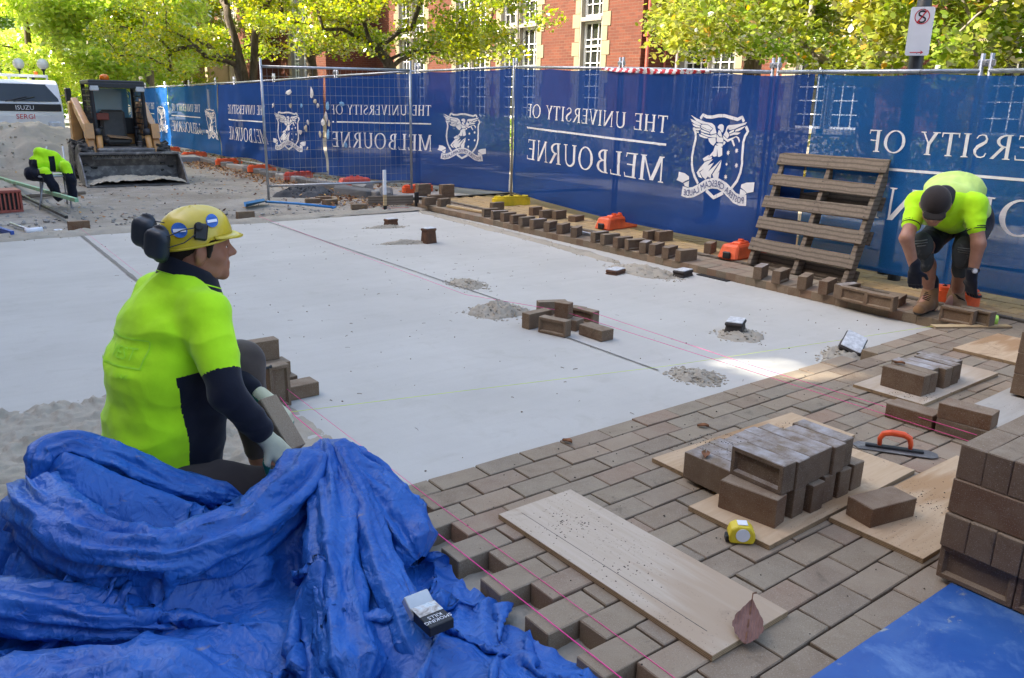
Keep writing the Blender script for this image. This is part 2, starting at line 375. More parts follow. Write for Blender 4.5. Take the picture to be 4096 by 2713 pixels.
def mk_bluesheet():
    k = NT('blue_formply'); v = k.coord('Object'); n1 = k.noise(v, 2.2, 6, .65, .6); c = k.mix(k.rng(n1, .35, .68), (.020, .085, .32), (.040, .13, .38))
    n2 = k.noise(v, 6, 7, .72, .4); c = k.mix(k.rng(n2, .50, .70, 0, .8), c, (.16, .28, .50)); n3 = k.noise(v, 9, 6, .7, .3); c = k.mix(k.rng(n3, .60, .67, 0, .85), c, (.36, .36, .31))
    n4 = k.noise(v, 90, 3, .6); c = k.mix(k.rng(n4, .70, .74, 0, .8), c, (.3, .29, .25)); k.base(c, k.rng(n2, .4, .7, .28, .7), 0, .5); k.bump(n3, .25, .002); return k.m
MT['blue_sheet'] = mk_bluesheet()
def mk_tarp():
    k = NT('blue_tarpaulin'); v = k.coord('Object'); n1 = k.noise(v, 3.0, 5, .6); c = k.mix(k.rng(n1, .35, .7), (.010, .082, .35), (.022, .130, .45))
    n2 = k.noise(v, 9, 7, .75, .8); c = k.mix(k.rng(n2, .60, .78, 0, .55), c, (.19, .25, .43)); n3 = k.noise(k.coord('Object', scale=(3, 9, 3)), 3, 6, .7, .5); c = k.mix(k.rng(n3, .62, .72, 0, .6), c, (.27, .21, .155))
    def rid(sc_, st): m = k.math('ABSOLUTE', k.math('SUBTRACT', k.noise(k.coord('Object', scale=st), sc_, 3, .5, .6), .5)); return k.math('MULTIPLY', m, -2.0)
    w1 = k.noise(k.coord('Object', scale=(300, 300, 300)), 1, 0)
    k.base(c, k.rng(n2, .3, .75, .34, .6), 0, .45); k.bump(rid(7, (1, 1, 1.0)), .8, .022); k.bump(rid(21, (1, 1.2, .8)), .6, .009); k.bump(w1, .08, .0008)
    return k.m
MT['tarp'] = mk_tarp()
def mk_banner(name, colr, colt, see=.16):
    k = NT(name); v = k.coord('Object'); n = k.noise(v, 1.4, 4, .55); cc = k.mix(k.rng(n, .3, .7), colr, tuple(x * 1.25 for x in colr))
    dv = k.noise(v, 0.8, 6, .7, .5); cc = k.mix(k.rng(dv, .56, .75, 0, .25), cc, tuple(x * .7 + .04 for x in colr))
    d = k.n('ShaderNodeBsdfDiffuse'); t = k.n('ShaderNodeBsdfTranslucent'); tr = k.n('ShaderNodeBsdfTransparent'); m1 = k.n('ShaderNodeMixShader'); m2 = k.n('ShaderNodeMixShader')
    k.l(cc, d.inputs[0]); t.inputs[0].default_value = (*colt, 1); tr.inputs[0].default_value = (.78, .84, 1.0, 1)
    g = k.n('ShaderNodeBsdfGlossy'); g.inputs['Roughness'].default_value = .45; g.inputs[0].default_value = (.5, .6, .9, 1); m0 = k.n('ShaderNodeMixShader'); m0.inputs[0].default_value = .012; k.l(d.outputs[0], m0.inputs[1]); k.l(g.outputs[0], m0.inputs[2])
    bp = k.n('ShaderNodeBump'); bp.inputs['Strength'].default_value = .35; bp.inputs['Distance'].default_value = .03; k.l(k.noise(k.coord('Object', scale=(1.5, 1.5, .7)), 2.0, 5, .6, .6), bp.inputs['Height']); k.l(bp.outputs[0], d.inputs['Normal']); k.l(bp.outputs[0], g.inputs['Normal'])
    m1.inputs[0].default_value = .28; k.l(m0.outputs[0], m1.inputs[1]); k.l(t.outputs[0], m1.inputs[2])
    vo = k.voro(k.coord('Object', scale=(130, 130, 130)), 1.0); fac = k.rng(vo, .3, .5, see * 1.7, see * .5)
    k.l(fac, m2.inputs[0]); k.l(m1.outputs[0], m2.inputs[1]); k.l(tr.outputs[0], m2.inputs[2]); k.l(m2.outputs[0], k.out.inputs[0]); return k.m
MT['banner'] = mk_banner('banner_mesh_blue', (.014, .054, .225), (.03, .11, .46), .08)
MT['banner_light'] = mk_banner('banner_mesh_lighter', (.012, .088, .29), (.03, .20, .55), .16)
MT['tape'] = None
def mk_leaf(name, stops, trans=.5):
    k = NT(name); r = k.island(); c = k.ramp(r, stops); v = k.coord('Object'); n = k.noise(v, .55, 3, .5); c = k.mix(k.rng(n, .3, .7, 0, .35), c, stops[-1][1])
    d = k.n('ShaderNodeBsdfDiffuse'); t = k.n('ShaderNodeBsdfTranslucent'); g = k.n('ShaderNodeBsdfGlossy'); g.inputs['Roughness'].default_value = .35; m1 = k.n('ShaderNodeMixShader'); m2 = k.n('ShaderNodeMixShader'); fr = k.n('ShaderNodeFresnel'); fr.inputs[0].default_value = 1.35
    hs = k.n('ShaderNodeHueSaturation'); hs.inputs['Saturation'].default_value = 1.12; hs.inputs['Value'].default_value = 2.1; k.l(c, hs.inputs['Color'])
    k.l(c, d.inputs[0]); k.l(hs.outputs[0], t.inputs[0]); m1.inputs[0].default_value = trans; k.l(d.outputs[0], m1.inputs[1]); k.l(t.outputs[0], m1.inputs[2])
    k.l(k.math('MULTIPLY', fr.outputs[0], .35), m2.inputs[0]); k.l(m1.outputs[0], m2.inputs[1]); k.l(g.outputs[0], m2.inputs[2]); k.l(m2.outputs[0], k.out.inputs[0]); return k.m
MT['leaf_green'] = mk_leaf('leaf_green', [(0, (.06, .13, .016)), (.35, (.11, .20, .022)), (.7, (.19, .28, .035)), (1, (.28, .34, .055))])
MT['leaf_ginkgo'] = mk_leaf('leaf_ginkgo', [(0, (.11, .20, .022)), (.4, (.18, .27, .03)), (.75, (.28, .32, .038)), (1, (.44, .38, .04))])
MT['leaf_lime'] = mk_leaf('leaf_lime', [(0, (.22, .34, .05)), (.4, (.34, .45, .07)), (.8, (.46, .53, .11)), (1, (.56, .56, .16))])
MT['leaf_beech'] = mk_leaf('leaf_beech', [(0, (.07, .15, .02)), (.45, (.12, .23, .03)), (.85, (.22, .33, .06)), (.975, (.34, .36, .08)), (1, (.50, .22, .03))])
MT['leaf_dead'] = simple('dead_leaf', (.20, .085, .035), .8, 0, .5, 30, .2)
def mk_bark(name, a, b, sc_=14):
    k = NT(name); v = k.coord('Object', scale=(1, 1, .22)); n = k.noise(v, sc_, 6, .7, .6); k.base(k.mix(k.rng(n, .35, .68), a, b), .92, 0, .2); k.bump(n, .8, .03); return k.m
MT['bark'] = mk_bark('bark_grey_brown', (.055, .042, .030), (.16, .13, .10))
MT['bark_sun_patched'] = mk_bark('bark_sun_blotched', (.12, .095, .07), (.42, .38, .32), 4)  # pale blotches put the sun patches on the trunk into the bark colour
# ------------------------------------------------------------------ the ground
EDGE = lambda y: 4.72 + 0.040 * y          # kerb line between sand bed and paved edging
def sheet(name, x0, x1, y0, y1, nx, ny, zf, mat):
    g = G(); xs = np.linspace(x0, x1, nx); ys = np.linspace(y0, y1, ny)
    g.add([(x, y, zf(x, y)) for y in ys for x in xs], [(j * nx + i, j * nx + i + 1, (j + 1) * nx + i + 1, (j + 1) * nx + i) for j in range(ny - 1) for i in range(nx - 1)])
    return struct(g.build(name, mat, smooth=True))
sheet('ground', -300, 300, -250, 350, 3, 3, lambda x, y: -0.17, MT['concrete'])
sheet('road', -8.0, 5.0, 7.86, 70, 160, 240, lambda x, y: -0.062 + 0.018 * fbm(x * .9, y * .9) + 0.008 * fbm(x * 5, y * 5) + (0.02 if y > 9 else 0.0), MT['road'])
sheet('road_base', -8.0, 0.16, -8, 8.3, 8, 8, lambda x, y: -0.125, MT['road'])
def sandz(x, y):
    z = -0.076 + 0.0025 * fbm(x * 1.3, y * 1.3) + 0.0008 * fbm(x * 9, y * 9)
    return z
sheet('sand_bed', -4.0, 4.98, 1.72, 7.96, 220, 160, sandz, MT['sand'])
sheet('sand_bed_strip', 0.02, 4.86, -0.10, 1.72, 150, 60, sandz, MT['sand'])
def loosez(x, y):
    e = max(0.0, min(1.0, (x + 0.02) / 0.12)) if x > -0.02 else 0.0
    a = fbm(x * 2.2, y * 2.2, 3) * .020 + abs(fbm(x * 7, y * 9, 5)) * .034 + fbm(x * 24, y * 24, 1, 3) * .014
    t = max(0.0, 1 - abs(y - 1.84 - .05 * fbm(x * 3, 7)) / .16); k = max(t, e); z = -0.092 + a * (1 - .7 * e) + t * (0.03 + .03 * fbm(x * 12, y * 12, 9))
    return max(z, -.070 + .01 * fbm(x * 15, y * 15)) if (1.66 < y < 1.9 and x < .05) or x > .0 else z
sheet('loose_sand', -2.6, 0.17, -1.7, 1.98, 230, 300, loosez, MT['sand_loose'])
sheet('loose_sand_edge', 0.12, 3.2, -3.2, -0.02, 120, 120, lambda x, y: -0.098 + .012 * fbm(x * 6, y * 6) + .008 * fbm(x * 22, y * 22), MT['sand_loose'])
g = G(); g.add([(EDGE(-6) + .05, -6, -.052), (15.5, -6, -.052), (15.5, 45, -.052), (EDGE(8.9) + .05, 45, -.052), (EDGE(8.9) + .05, 8.9, -.052)], [(0, 1, 2, 3, 4)]); struct(g.build('footpath_base', MT['concrete']))
sheet('garden_soil', 7.6, 15.9, -8, 45, 90, 120, lambda x, y: -0.03 + .04 * fbm(x * .8, y * .8), MT['road'])

# sand ridges, left-over heaps and crumbs
def heap(name, label, c, rx, ry, h, n=40, rough=.5, seed=0, mat='sand_loose', rz=0.0, z0=-.08, crumbs=60, cr=(.004, .012)):
    rnd = random.Random(seed); t = thing(name, label, 'sand' if 'gravel' not in name else 'gravel', (c[0], c[1], z0)); g = G(); cz, sz = math.cos(rz), math.sin(rz)
    def fn(u, v):
        x = (u - .5) * 2.5; y = (v - .5) * 2.5; d = math.hypot(x, y) / (1 + .22 * fbm(x * 1.7 + seed, y * 1.7))
        k = max(0.0, 1 - d * d); z = h * k ** 1.1 * (1 + rough * fbm(x * 3 + seed, y * 3, seed)) + (k > 0) * h * rough * .5 * abs(fbm(x * 9, y * 9, seed)) - (.012 if k <= 0 else 0)
        X, Y = x * rx, y * ry; return (X * cz - Y * sz, X * sz + Y * cz, z)
    g.grid(fn, n, n); g.build('mound', MT[mat], t, True, world=False)
    if crumbs:
        g = G()
        for _ in range(crumbs):
            a = rnd.random() * 2 * PI; r = rnd.random() ** .5 * 1.25; s_ = rnd.uniform(*cr); X, Y = r * math.cos(a) * rx, r * math.sin(a) * ry; k = max(0, 1 - r * r)
            g.ico((X * cz - Y * sz, X * sz + Y * cz, h * k * 1.0 + s_ * .4), s_, 1, (1, 1, .8), None, .5, rnd)
        g.build('crumbs', MT[mat], t, False, world=False, kind='stuff')
    return t
def ridge(name, label, pts, w_, h, seed, mat='sand_loose', z0=-.078, crumbs=200):
    """a lumpy bank of sand left along a line"""
    rnd = random.Random(seed); P = np.array(pts, float); L = np.r_[0, np.cumsum(np.linalg.norm(np.diff(P, axis=0), axis=1))]; n = max(20, int(L[-1] / .03)); t = thing(name, label, 'sand', (P[0][0], P[0][1], z0)); g = G(); rows = 11; vs = []
    for i in range(n):
        s_ = L[-1] * i / (n - 1); x = np.interp(s_, L, P[:, 0]); y = np.interp(s_, L, P[:, 1]); s2 = min(s_ + .02, L[-1]); d = np.array([np.interp(s2, L, P[:, 0]) - x, np.interp(s2, L, P[:, 1]) - y]); d = d / (np.linalg.norm(d) + 1e-9) if np.linalg.norm(d) > 0 else np.array([1, 0]); nn = (-d[1], d[0]); wl = w_ * (1 + .5 * fbm(s_ * 2.2, seed)) * min(1, (i + 1) / 6, (n - i) / 6)
        for j in range(rows):
            q = (j / (rows - 1) - .5) * 2; z = h * max(0, 1 - q * q) * (1 + .8 * fbm(s_ * 5, q * 2, seed)) + .3 * h * abs(fbm(s_ * 22, q * 5, seed)) * (1 - q * q) - (.006 if abs(q) == 1 else 0)
            vs.append((x + nn[0] * q * wl - P[0][0], y + nn[1] * q * wl - P[0][1], z))
    g.add(vs, [(i * rows + j, i * rows + j + 1, (i + 1) * rows + j + 1, (i + 1) * rows + j) for i in range(n - 1) for j in range(rows - 1)]); g.build('bank', MT[mat], t, True, world=False)
    g = G()
    for _ in range(crumbs):
        s_ = rnd.random() * L[-1]; q = rnd.gauss(0, .8); x = np.interp(s_, L, P[:, 0]); y = np.interp(s_, L, P[:, 1]); g.ico((x + q * w_ * .8 - P[0][0], y + q * w_ - P[0][1], .004 + h * .7 * max(0, 1 - q * q)), rnd.uniform(.004, .013), 1, (1, 1, .8), None, .5, rnd)
    g.build('crumbs', MT[mat], t, False, world=False, kind='stuff'); return t
ridge('sand_bank', 'low bank of pushed-up sand along the far end of the bed', [(-2.6, 7.78), (-.6, 7.83), (.4, 7.86), (1.4, 7.92), (2.55, 7.94), (3.6, 8.0), (4.5, 8.12)], .17, .045, 3, crumbs=400)
ridge('sand_bank', 'thin line of spilled sand against the far half of the brick edging', [(4.88, 7.9), (4.80, 6.6), (4.72, 5.2), (4.62, 4.0), (4.52, 3.3)], .10, .022, 8, crumbs=420)
heap('sand_heap', 'widest spill of sand beside the brick edging at the flat survey blocks', (4.42, 2.86), .22, .42, .045, 46, .8, 4, crumbs=160)
heap('sand_heap', 'scatter of loose sand on the chalk joint beyond the brick cluster', (2.63, 3.28), .15, .22, .03, 40, .9, 6, crumbs=220)
heap('sand_heap', 'pile of sand behind the cluster of loose bricks', (2.27, 2.32), .22, .22, .06, 44, .9, 7, crumbs=260)
heap('sand_heap', 'small dump of sand at the near end of the joint groove', (2.35, .42), .14, .16, .028, 44, .9, 9, crumbs=260)
heap('sand_heap', 'sand ridge trailing away from the tall survey block', (3.25, 5.45), .30, .08, .035, 36, .7, 10, rz=-.35, crumbs=70)
heap('sand_heap', 'sand collar round the far low survey block', (3.66, 6.66), .26, .09, .03, 36, .7, 11, rz=-.2, crumbs=50)
heap('sand_heap', 'square sand collar round the dark survey block near the sunlight', (3.33, .86), .19, .17, .032, 40, .6, 12, rz=.3, crumbs=60)
heap('sand_heap', 'sand dug up round the tilted survey block', (3.55, .17), .26, .14, .045, 40, .9, 13, rz=.2, crumbs=120)
ridge('sand_bank', 'line of loose sand along the screed pipe mark beside the kneeling worker', [(.02, 1.25), (-.05, .75), (0.02, .3), (.03, -.05)], .07, .022, 21, crumbs=160)
# groove lines left by screed rails
for nm, lb, P in (('screed_groove', 'long dark screed groove across the middle of the sand bed', [(2.55, 7.86), (2.53, 5.5), (2.51, 2.5)]), ('screed_groove', 'short dark screed groove from the brick cluster to the near sand dump', [(2.25, 1.52), (2.24, .62)]), ('screed_groove', 'wide dark screed groove behind the worker in the yellow helmet', [(.33, 7.8), (.29, 6), (.25, 4.4), (.2, 2.4)])):
    g = G(); wd = .018 if 'wide' in lb else .0065
    for a, b in zip(P[:-1], P[1:]):
        n = 40
        for i in range(n):
            y0 = a[1] + (b[1] - a[1]) * i / n; y1 = a[1] + (b[1] - a[1]) * (i + 1) / n; x0 = a[0] + (b[0] - a[0]) * i / n; x1 = a[0] + (b[0] - a[0]) * (i + 1) / n; e = wd * (1 + .4 * fbm(y0 * 4, 1)); e1 = wd * (1 + .4 * fbm(y1 * 4, 1))
            g.add([(x0 - e, y0, -.0705), (x0 + e, y0, -.0705), (x1 + e1, y1, -.0705), (x1 - e1, y1, -.0705)], [(0, 1, 2, 3)])
    o = g.build(nm, simple('groove_dark_sand', (.20, .185, .16), .95, bump=.5)); o.data.materials[0] = MT['bluestone'] if False else o.data.materials[0]; tag(o, lb, 'groove')

# debris on the sand: twigs and crumbs too small to count
rnd = random.Random(5); g = G()
for _ in range(150):
    x, y = rnd.uniform(.15, 4.5), rnd.uniform(.1, 7.6); a = rnd.gauss(.25, 1.2); l = rnd.uniform(.004, .020) * (1 if rnd.random() < .85 else 1.8); r = rnd.uniform(.0007, .0018)
    g.tube([(x - l * math.cos(a), y - l * math.sin(a), -.0715), (x, y, -.0695), (x + l * math.cos(a + .2), y + l * math.sin(a + .2), -.0715)], r, 4)
for _ in range(220):
    x, y = rnd.uniform(.1, 4.5), rnd.uniform(.1, 7.6); g.ico((x, y, -.073), rnd.uniform(.0015, .006), 1, (1, 1, .6), None, .5, rnd)
o = g.build('sand_litter', simple('twig_litter', (.17, .125, .085), .9), kind='stuff'); o['label'] = 'twigs and crumbs of dirt scattered over the smooth sand'
# ------------------------------------------------------------------ pavers
rnd = random.Random(11)
def paver_mesh(name, lx, ly, lz, mat, seed, bev=.0032, frog=False):
    r_ = random.Random(seed); bm = bmesh.new(); g = G(); g.box((0, 0, 0), (lx, ly, lz), None, bev); vs = [bm.verts.new(v) for v in g.v]
    for f in g.f: bm.faces.new([vs[i] for i in f])
    bm.normal_update()
    if frog:
        f = min(bm.faces, key=lambda q: q.calc_center_median().z); r1 = bmesh.ops.inset_region(bm, faces=[f], thickness=min(lx, ly) * .17); r2 = bmesh.ops.inset_region(bm, faces=[f], thickness=.012, depth=-.014)
    for v in bm.verts: v.co += Vector((r_.uniform(-1, 1), r_.uniform(-1, 1), r_.uniform(-.6, .6))) * .0011
    me = bpy.data.meshes.new(name); bm.to_mesh(me); bm.free(); me.materials.append(mat); return me
L_, W_, H_ = .233, .1165, .076
PM = [paver_mesh('paver_mesh', .2262, .1100, H_, MT['paver'], s) for s in range(5)]
PH = [paver_mesh('half_paver_mesh', .112, .1125, H_, MT['paver'], s) for s in range(2)]
PY = [paver_mesh('yellow_paver_mesh', .1125, .2285, .06, MT['paver_yellow'], s, .003) for s in range(4)]
PS = [paver_mesh('edge_paver_mesh', .2285, .1125, H_, MT['paver'], s + 9) for s in range(4)]
PD = [paver_mesh('drain_edge_mesh', .05, .226, .07, MT['paver_dark'], s + 9, .006) for s in range(2)]
FULL = Matrix(cam.matrix_world).inverted()
def in_view(x, y, z, m=1.08):
    p = FULL @ Vector((x, y, z)); k = 28.48 / 18.0
    return p.z < -.1 and abs(p.x * k / -p.z) < m and abs(p.y * k * 1.5103 / -p.z) < m
def piece(me, parent, x, y, z, rz, tilt=.008):
    o = bpy.data.objects.new(me.name.replace('_mesh', ''), me); col.objects.link(o); o.parent = parent; o.location = (x, y, z); o.rotation_euler = (rnd.gauss(0, tilt), rnd.gauss(0, tilt), rz + rnd.gauss(0, .006)); return o
def stuff_piece(g, me, x, y, z, rz):
    R = rotz(rz); P = np.array([v.co[:] for v in me.vertices]) @ R.T + np.array([x, y, z]); g.add(P, [tuple(p.vertices) for p in me.polygons])
pv = struct(bpy.data.objects.new('paved_crossing', None)); col.objects.link(pv)
cnt = 0; rest = G(); cand = []
for j in range(0, 26):
    x0 = 0 if j % 2 == 0 else .1165
    for i in range(0, 22):
        x = x0 + L_ * i + L_ / 2; y = -W_ * j - W_ / 2 + .013 * x
        if x > EDGE(y) - .02: continue
        if j == 0 and 3.15 < x < 3.60: continue
        if not in_view(x, y, 0, 1.12): continue
        cand.append(((Vector((x, y, 0)) - cam.location).length, x, y))
cand.sort()
for n_, (d, x, y) in enumerate(cand):
    z = -.038 + rnd.gauss(0, .0012)
    if n_ < 296: piece(rnd.choice(PM), pv, x, y, z, rnd.choice((0, PI)))
    else: stuff_piece(rest, rnd.choice(PM), x, y, z, 0)
if rest.v: rest.build('far_pavers', MT['paver'], pv, kind='stuff')
# half pavers closing the far end against the edging
for j in range(0, 6):
    y = -W_ * j - W_ / 2 + .06
    if j % 2 == 0: piece(rnd.choice(PH), pv, EDGE(y) - .062, y, -.038, 0)
# dirt packed in the joints
g = G(); g.box((2.45, -1.55, -.062), (4.6, 2.9, .028)); g.build('joint_dirt', simple('joint_dirt', (.022, .016, .012), .95, bump=.6), pv, kind='stuff')
ed = struct(bpy.data.objects.new('edging_course', None)); col.objects.link(ed)
y = -1.6; n_ = 0
while y < 8.55:
    for q in range(2):
        if q == 1 and y > 8.3: continue
        x = EDGE(y) + .116 + q * .2335
        if in_view(x, y, 0): piece(rnd.choice(PS), ed, x, y + (.05 if q else 0), -.039 + rnd.gauss(0, .0018), .04 + rnd.choice((0, PI)), .012); n_ += 1
    y += .1165
y = -1.4
while y < 8.3:
    if in_view(EDGE(y) + .56, y, 0): piece(rnd.choice(PD), ed, EDGE(y) + .545, y, -.026, -.04)
    y += .23
fp = struct(bpy.data.objects.new('footpath', None)); col.objects.link(fp); rest = G(); cand = []
for q in range(0, 16):
    for i in range(0, 48):
        y = -2.2 + i * .233 + (.1165 if q % 2 else 0); x = EDGE(y) + .64 + q * .1165
        if y < 8.6 and in_view(x, y, 0): cand.append((abs(q) * .5 + .2 * abs(y), x, y, q))
cand.sort()
for n_, (d, x, y, q) in enumerate(cand):
    if n_ < 296: piece(rnd.choice(PY), fp, x, y, -.026 + rnd.gauss(0, .0015), -.04 + rnd.choice((0, PI)))
    else: stuff_piece(rest, rnd.choice(PY), x, y, -.026, -.04)
if rest.v: rest.build('far_pavers', MT['paver_yellow'], fp, kind='stuff')
print('pavers', cnt, len(cand))
# ------------------------------------------------------------------ brick building beyond the fence
def wall_mesh(name, pts, z0, z1, mat, parent, holes=None):
    """vertical walls along a plan polyline (outside on the right of travel); UV in metres; holes per segment [(s0,s1,z0,z1)]"""
    me_v = []; me_f = []; uv = []; s_acc = 0.0
    for i in range(len(pts) - 1):
        a = np.array(pts[i], float); b = np.array(pts[i + 1], float); L = np.linalg.norm(b - a); d = (b - a) / L; hs = (holes or {}).get(i, [])
        ss = sorted({0.0, L} | {h[0] for h in hs} | {h[1] for h in hs}); zs = sorted({z0, z1} | {h[2] for h in hs} | {h[3] for h in hs})
        for s0, s1 in zip(ss[:-1], ss[1:]):
            for q0, q1 in zip(zs[:-1], zs[1:]):
                m = ((s0 + s1) / 2, (q0 + q1) / 2)
                if any(h[0] < m[0] < h[1] and h[2] < m[1] < h[3] for h in hs): continue
                o = len(me_v); p0 = a + d * s0; p1 = a + d * s1
                me_v += [(p0[0], p0[1], q0), (p1[0], p1[1], q0), (p1[0], p1[1], q1), (p0[0], p0[1], q1)]; me_f.append((o, o + 1, o + 2, o + 3)); uv += [(s_acc + s0, q0), (s_acc + s1, q0), (s_acc + s1, q1), (s_acc + s0, q1)]
        s_acc += L
    me = bpy.data.meshes.new(name); me.from_pydata(me_v, [], me_f); me.materials.append(mat); u = me.uv_layers.new(name='UVMap')
    for k, c in enumerate(uv): u.data[k].uv = c
    return link(name, me, parent)
bd = thing('brick_building', 'long red brick building with dressed stone window surrounds behind the fence', 'building', (16, 20, 0))
bd.location = (0, 0, 0)
# plan from right to left: facade steps forward towards the left (facing -X), returns face -Y
PL = [(17.55, -14), (17.55, 14.5), (16.0, 14.5), (16.0, 30.2), (13.7, 30.2), (13.7, 35.6), (12.7, 35.6), (12.7, 44.0), (22, 44.0)]
PLr = PL
WIN = {0: [(y + 14, y + 14 + .9) for y in (-6.3, -5.3, -1.2, -.2, 4.0, 5.0, 8.6, 9.6, 12.45, 13.45)], 2: [(16.15 - 14.5, 17.05 - 14.5), (19.2 - 14.5, 20.1 - 14.5), (20.25 - 14.5, 21.15 - 14.5), (22.0 - 14.5, 22.9 - 14.5), (23.05 - 14.5, 23.95 - 14.5), (26.2 - 14.5, 27.1 - 14.5), (27.25 - 14.5, 28.15 - 14.5)], 4: [(1.6, 2.5), (2.65, 3.55)], 6: [(2.2, 3.2), (3.4, 4.4), (5.9, 6.9)]}
ZW = [(1.05, 3.93), (4.05, 6.6)]
holes = {k: [(a, b, z0, z1) for a, b in v for z0, z1 in ZW] for k, v in WIN.items()}
wall_mesh('wall', PL, -.2, 8.4, MT['wallbrick'], bd, holes)
g = G()
for a, b in zip(PL[:-1], PL[1:]):
    a = np.array(a); b = np.array(b); d = (b - a) / np.linalg.norm(b - a); nn = np.array([-d[1], d[0]]) ; L = np.linalg.norm(b - a)
    c = (a + b) / 2 + nn * .09; ang = math.atan2(d[1], d[0]); g.box((c[0], c[1], .45), (L + .1, .06, .9), rotz(ang)) ; g.box((c[0], c[1], 8.3), (L + .3, .22, .3), rotz(ang))
g.build('plinth_and_cornice', MT['stone_grey'], bd)
g = G(); g.add([(12.4, 44.2, 8.4), (22, 44.2, 8.4), (22, -14, 8.4), (17.2, -14, 8.4), (17.2, 14.3, 8.4), (15.7, 14.3, 8.4), (15.7, 30, 8.4), (13.4, 30, 8.4), (13.4, 35.4, 8.4), (12.4, 35.4, 8.4), (22, 44.2, 11.5), (22, -14, 11.5)], [(0, 9, 8, 7, 6, 5, 4, 3, 11, 10), (0, 10, 1), (3, 2, 11), (1, 10, 11, 2)])
g.build('roof', MT['slate'], bd)
g = G(); g.box((21.9, 15, 4), (.2, 58, 9)); g.build('rear_wall', MT['wallbrick'], bd)
wrnd = random.Random(3)
def window(seg, s0, s1):
    a = np.array(PL[seg], float); b = np.array(PL[seg + 1], float); d = (b - a) / np.linalg.norm(b - a); inn = np.array([-d[1], d[0]]) * -1
    # outward normal is -X for facade segments: travel +Y -> right side is +X, so outward = left
    out = np.array([-d[1], d[0]]); ang = math.atan2(d[1], d[0]); w_ = s1 - s0; pc = a + d * (s0 + s1) / 2
    wi = bpy.data.objects.new('window', None); col.objects.link(wi); wi.parent = bd; wi.location = (pc[0], pc[1], 0); wi.rotation_euler = (0, 0, ang)
    # local: x along wall, y outward, z up
    for (z0, z1) in ZW:
        f = G(); dep = -.17
        for xx in (-w_ / 2 + .03, w_ / 2 - .03): f.box((xx, dep, (z0 + z1) / 2), (.06, .07, z1 - z0))
        for zz in (z0 + .035, z1 - .03): f.box((0, dep, zz), (w_ - .12, .07, .07))
        zm = (z0 + z1) / 2 if z0 < 2 else z0 + .02
        if z0 < 2: zm = 3.23
        f.box((0, dep + .005, zm), (w_ - .12, .075, .06)); f.build('frame', MT['white_paint'], wi, world=False)
        for xx in (-w_ / 6, w_ / 6): G().box((xx, dep, (z0 + z1) / 2), (.024, .035, z1 - z0 - .13)).build('glazing_bar', MT['white_paint'], wi, world=False)
        z = z0 + .36
        while z < z1 - .2:
            if abs(z - zm) > .12: G().box((0, dep + .001, z), (w_ - .12, .035, .024)).build('glazing_bar', MT['white_paint'], wi, world=False)
            z += .335
        G().box((0, dep - .03, (z0 + z1) / 2), (w_ - .05, .006, z1 - z0 - .04)).build('pane', MT['glass'], wi, world=False)
        if wrnd.random() < .55:
            h = wrnd.uniform(.3, .8); G().box((0, dep - .085, z1 - h / 2), (w_ - .08, .01, h)).build('blind', MT['blind'], wi, world=False)
    s_ = G(); zt = 6.6
    for xx, sg in ((-w_ / 2, -1), (w_ / 2, 1)):      # jamb reveals
        s_.box((xx + sg * .02, -.12, 3.8), (.045, .27, 5.6))
    s_.box((0, -.075, 3.99), (w_ + .02, .23, .12)); s_.box((0, -.06, 1.0), (w_ + .3, .3, .13)); s_.box((0, .01, 6.72), (w_ + .5, .12, .26)); s_.build('transom_and_sill', MT['stone_grey'], wi, world=False)
    return wi
for seg, ws in WIN.items():
    prev = None
    for s0, s1 in ws:
        window(seg, s0, s1)
    # toothed stone quoins beside the openings (grouped pairs share the mullion)
    grp = []
    for s0, s1 in ws:
        if grp and s0 - grp[-1][1] < .3: grp[-1][1] = s1
        else: grp.append([s0, s1])
    a = np.array(PL[seg], float); b = np.array(PL[seg + 1], float); d = (b - a) / np.linalg.norm(b - a); out = np.array([-d[1], d[0]]); ang = math.atan2(d[1], d[0])
    for s0, s1 in grp:
        for base, sg in ((s0 - .045, -1), (s1 + .045, 1)):
            z = .95; kk = 0
            while z < 6.6:
                h = .40; wd = (.34 if kk % 2 else .22); c = a + d * (base + sg * wd / 2) + out * (-.02); G().box((c[0], c[1], z + h / 2), (wd, .09, h - .008), rotz(ang), .006).build('quoin_stone', MT['stone'], bd); z += h; kk += 1
    for s0, s1 in ws[:-1]:
        for t0, t1 in ws:
            if 0 < t0 - s1 < .3: c = a + d * ((s1 + t0) / 2) - out * .03; G().box((c[0], c[1], 3.8), (t0 - s1 - .08, .2, 5.7), rotz(ang), .02).build('mullion', MT['stone_grey'], bd)
g = G(); g.tube([(16.14, 14.38, 0), (16.14, 14.38, 8.2)], .052, 10); g.box((16.14, 14.4, 3.42), (.20, .16, .05)); g.tube([(16.14, 14.38, 3.35), (16.14, 14.38, 3.5)], .066, 10); g.build('downpipe', MT['redpipe'], bd)
g = G(); g.tube([(16.9, 14.42, 0), (16.9, 14.42, 8.2)], .03, 8); g.build('conduit', MT['redpipe'], bd)
# porch at the far end
g = G(); g.box((12.2, 41.5, 1.6), (1.2, .35, 3.6)); g.box((12.2, 39.2, 1.6), (1.2, .35, 3.6)); g.box((12.2, 40.35, 3.6), (1.4, 2.9, .5), None, .05); g.build('porch', MT['stone'], bd)

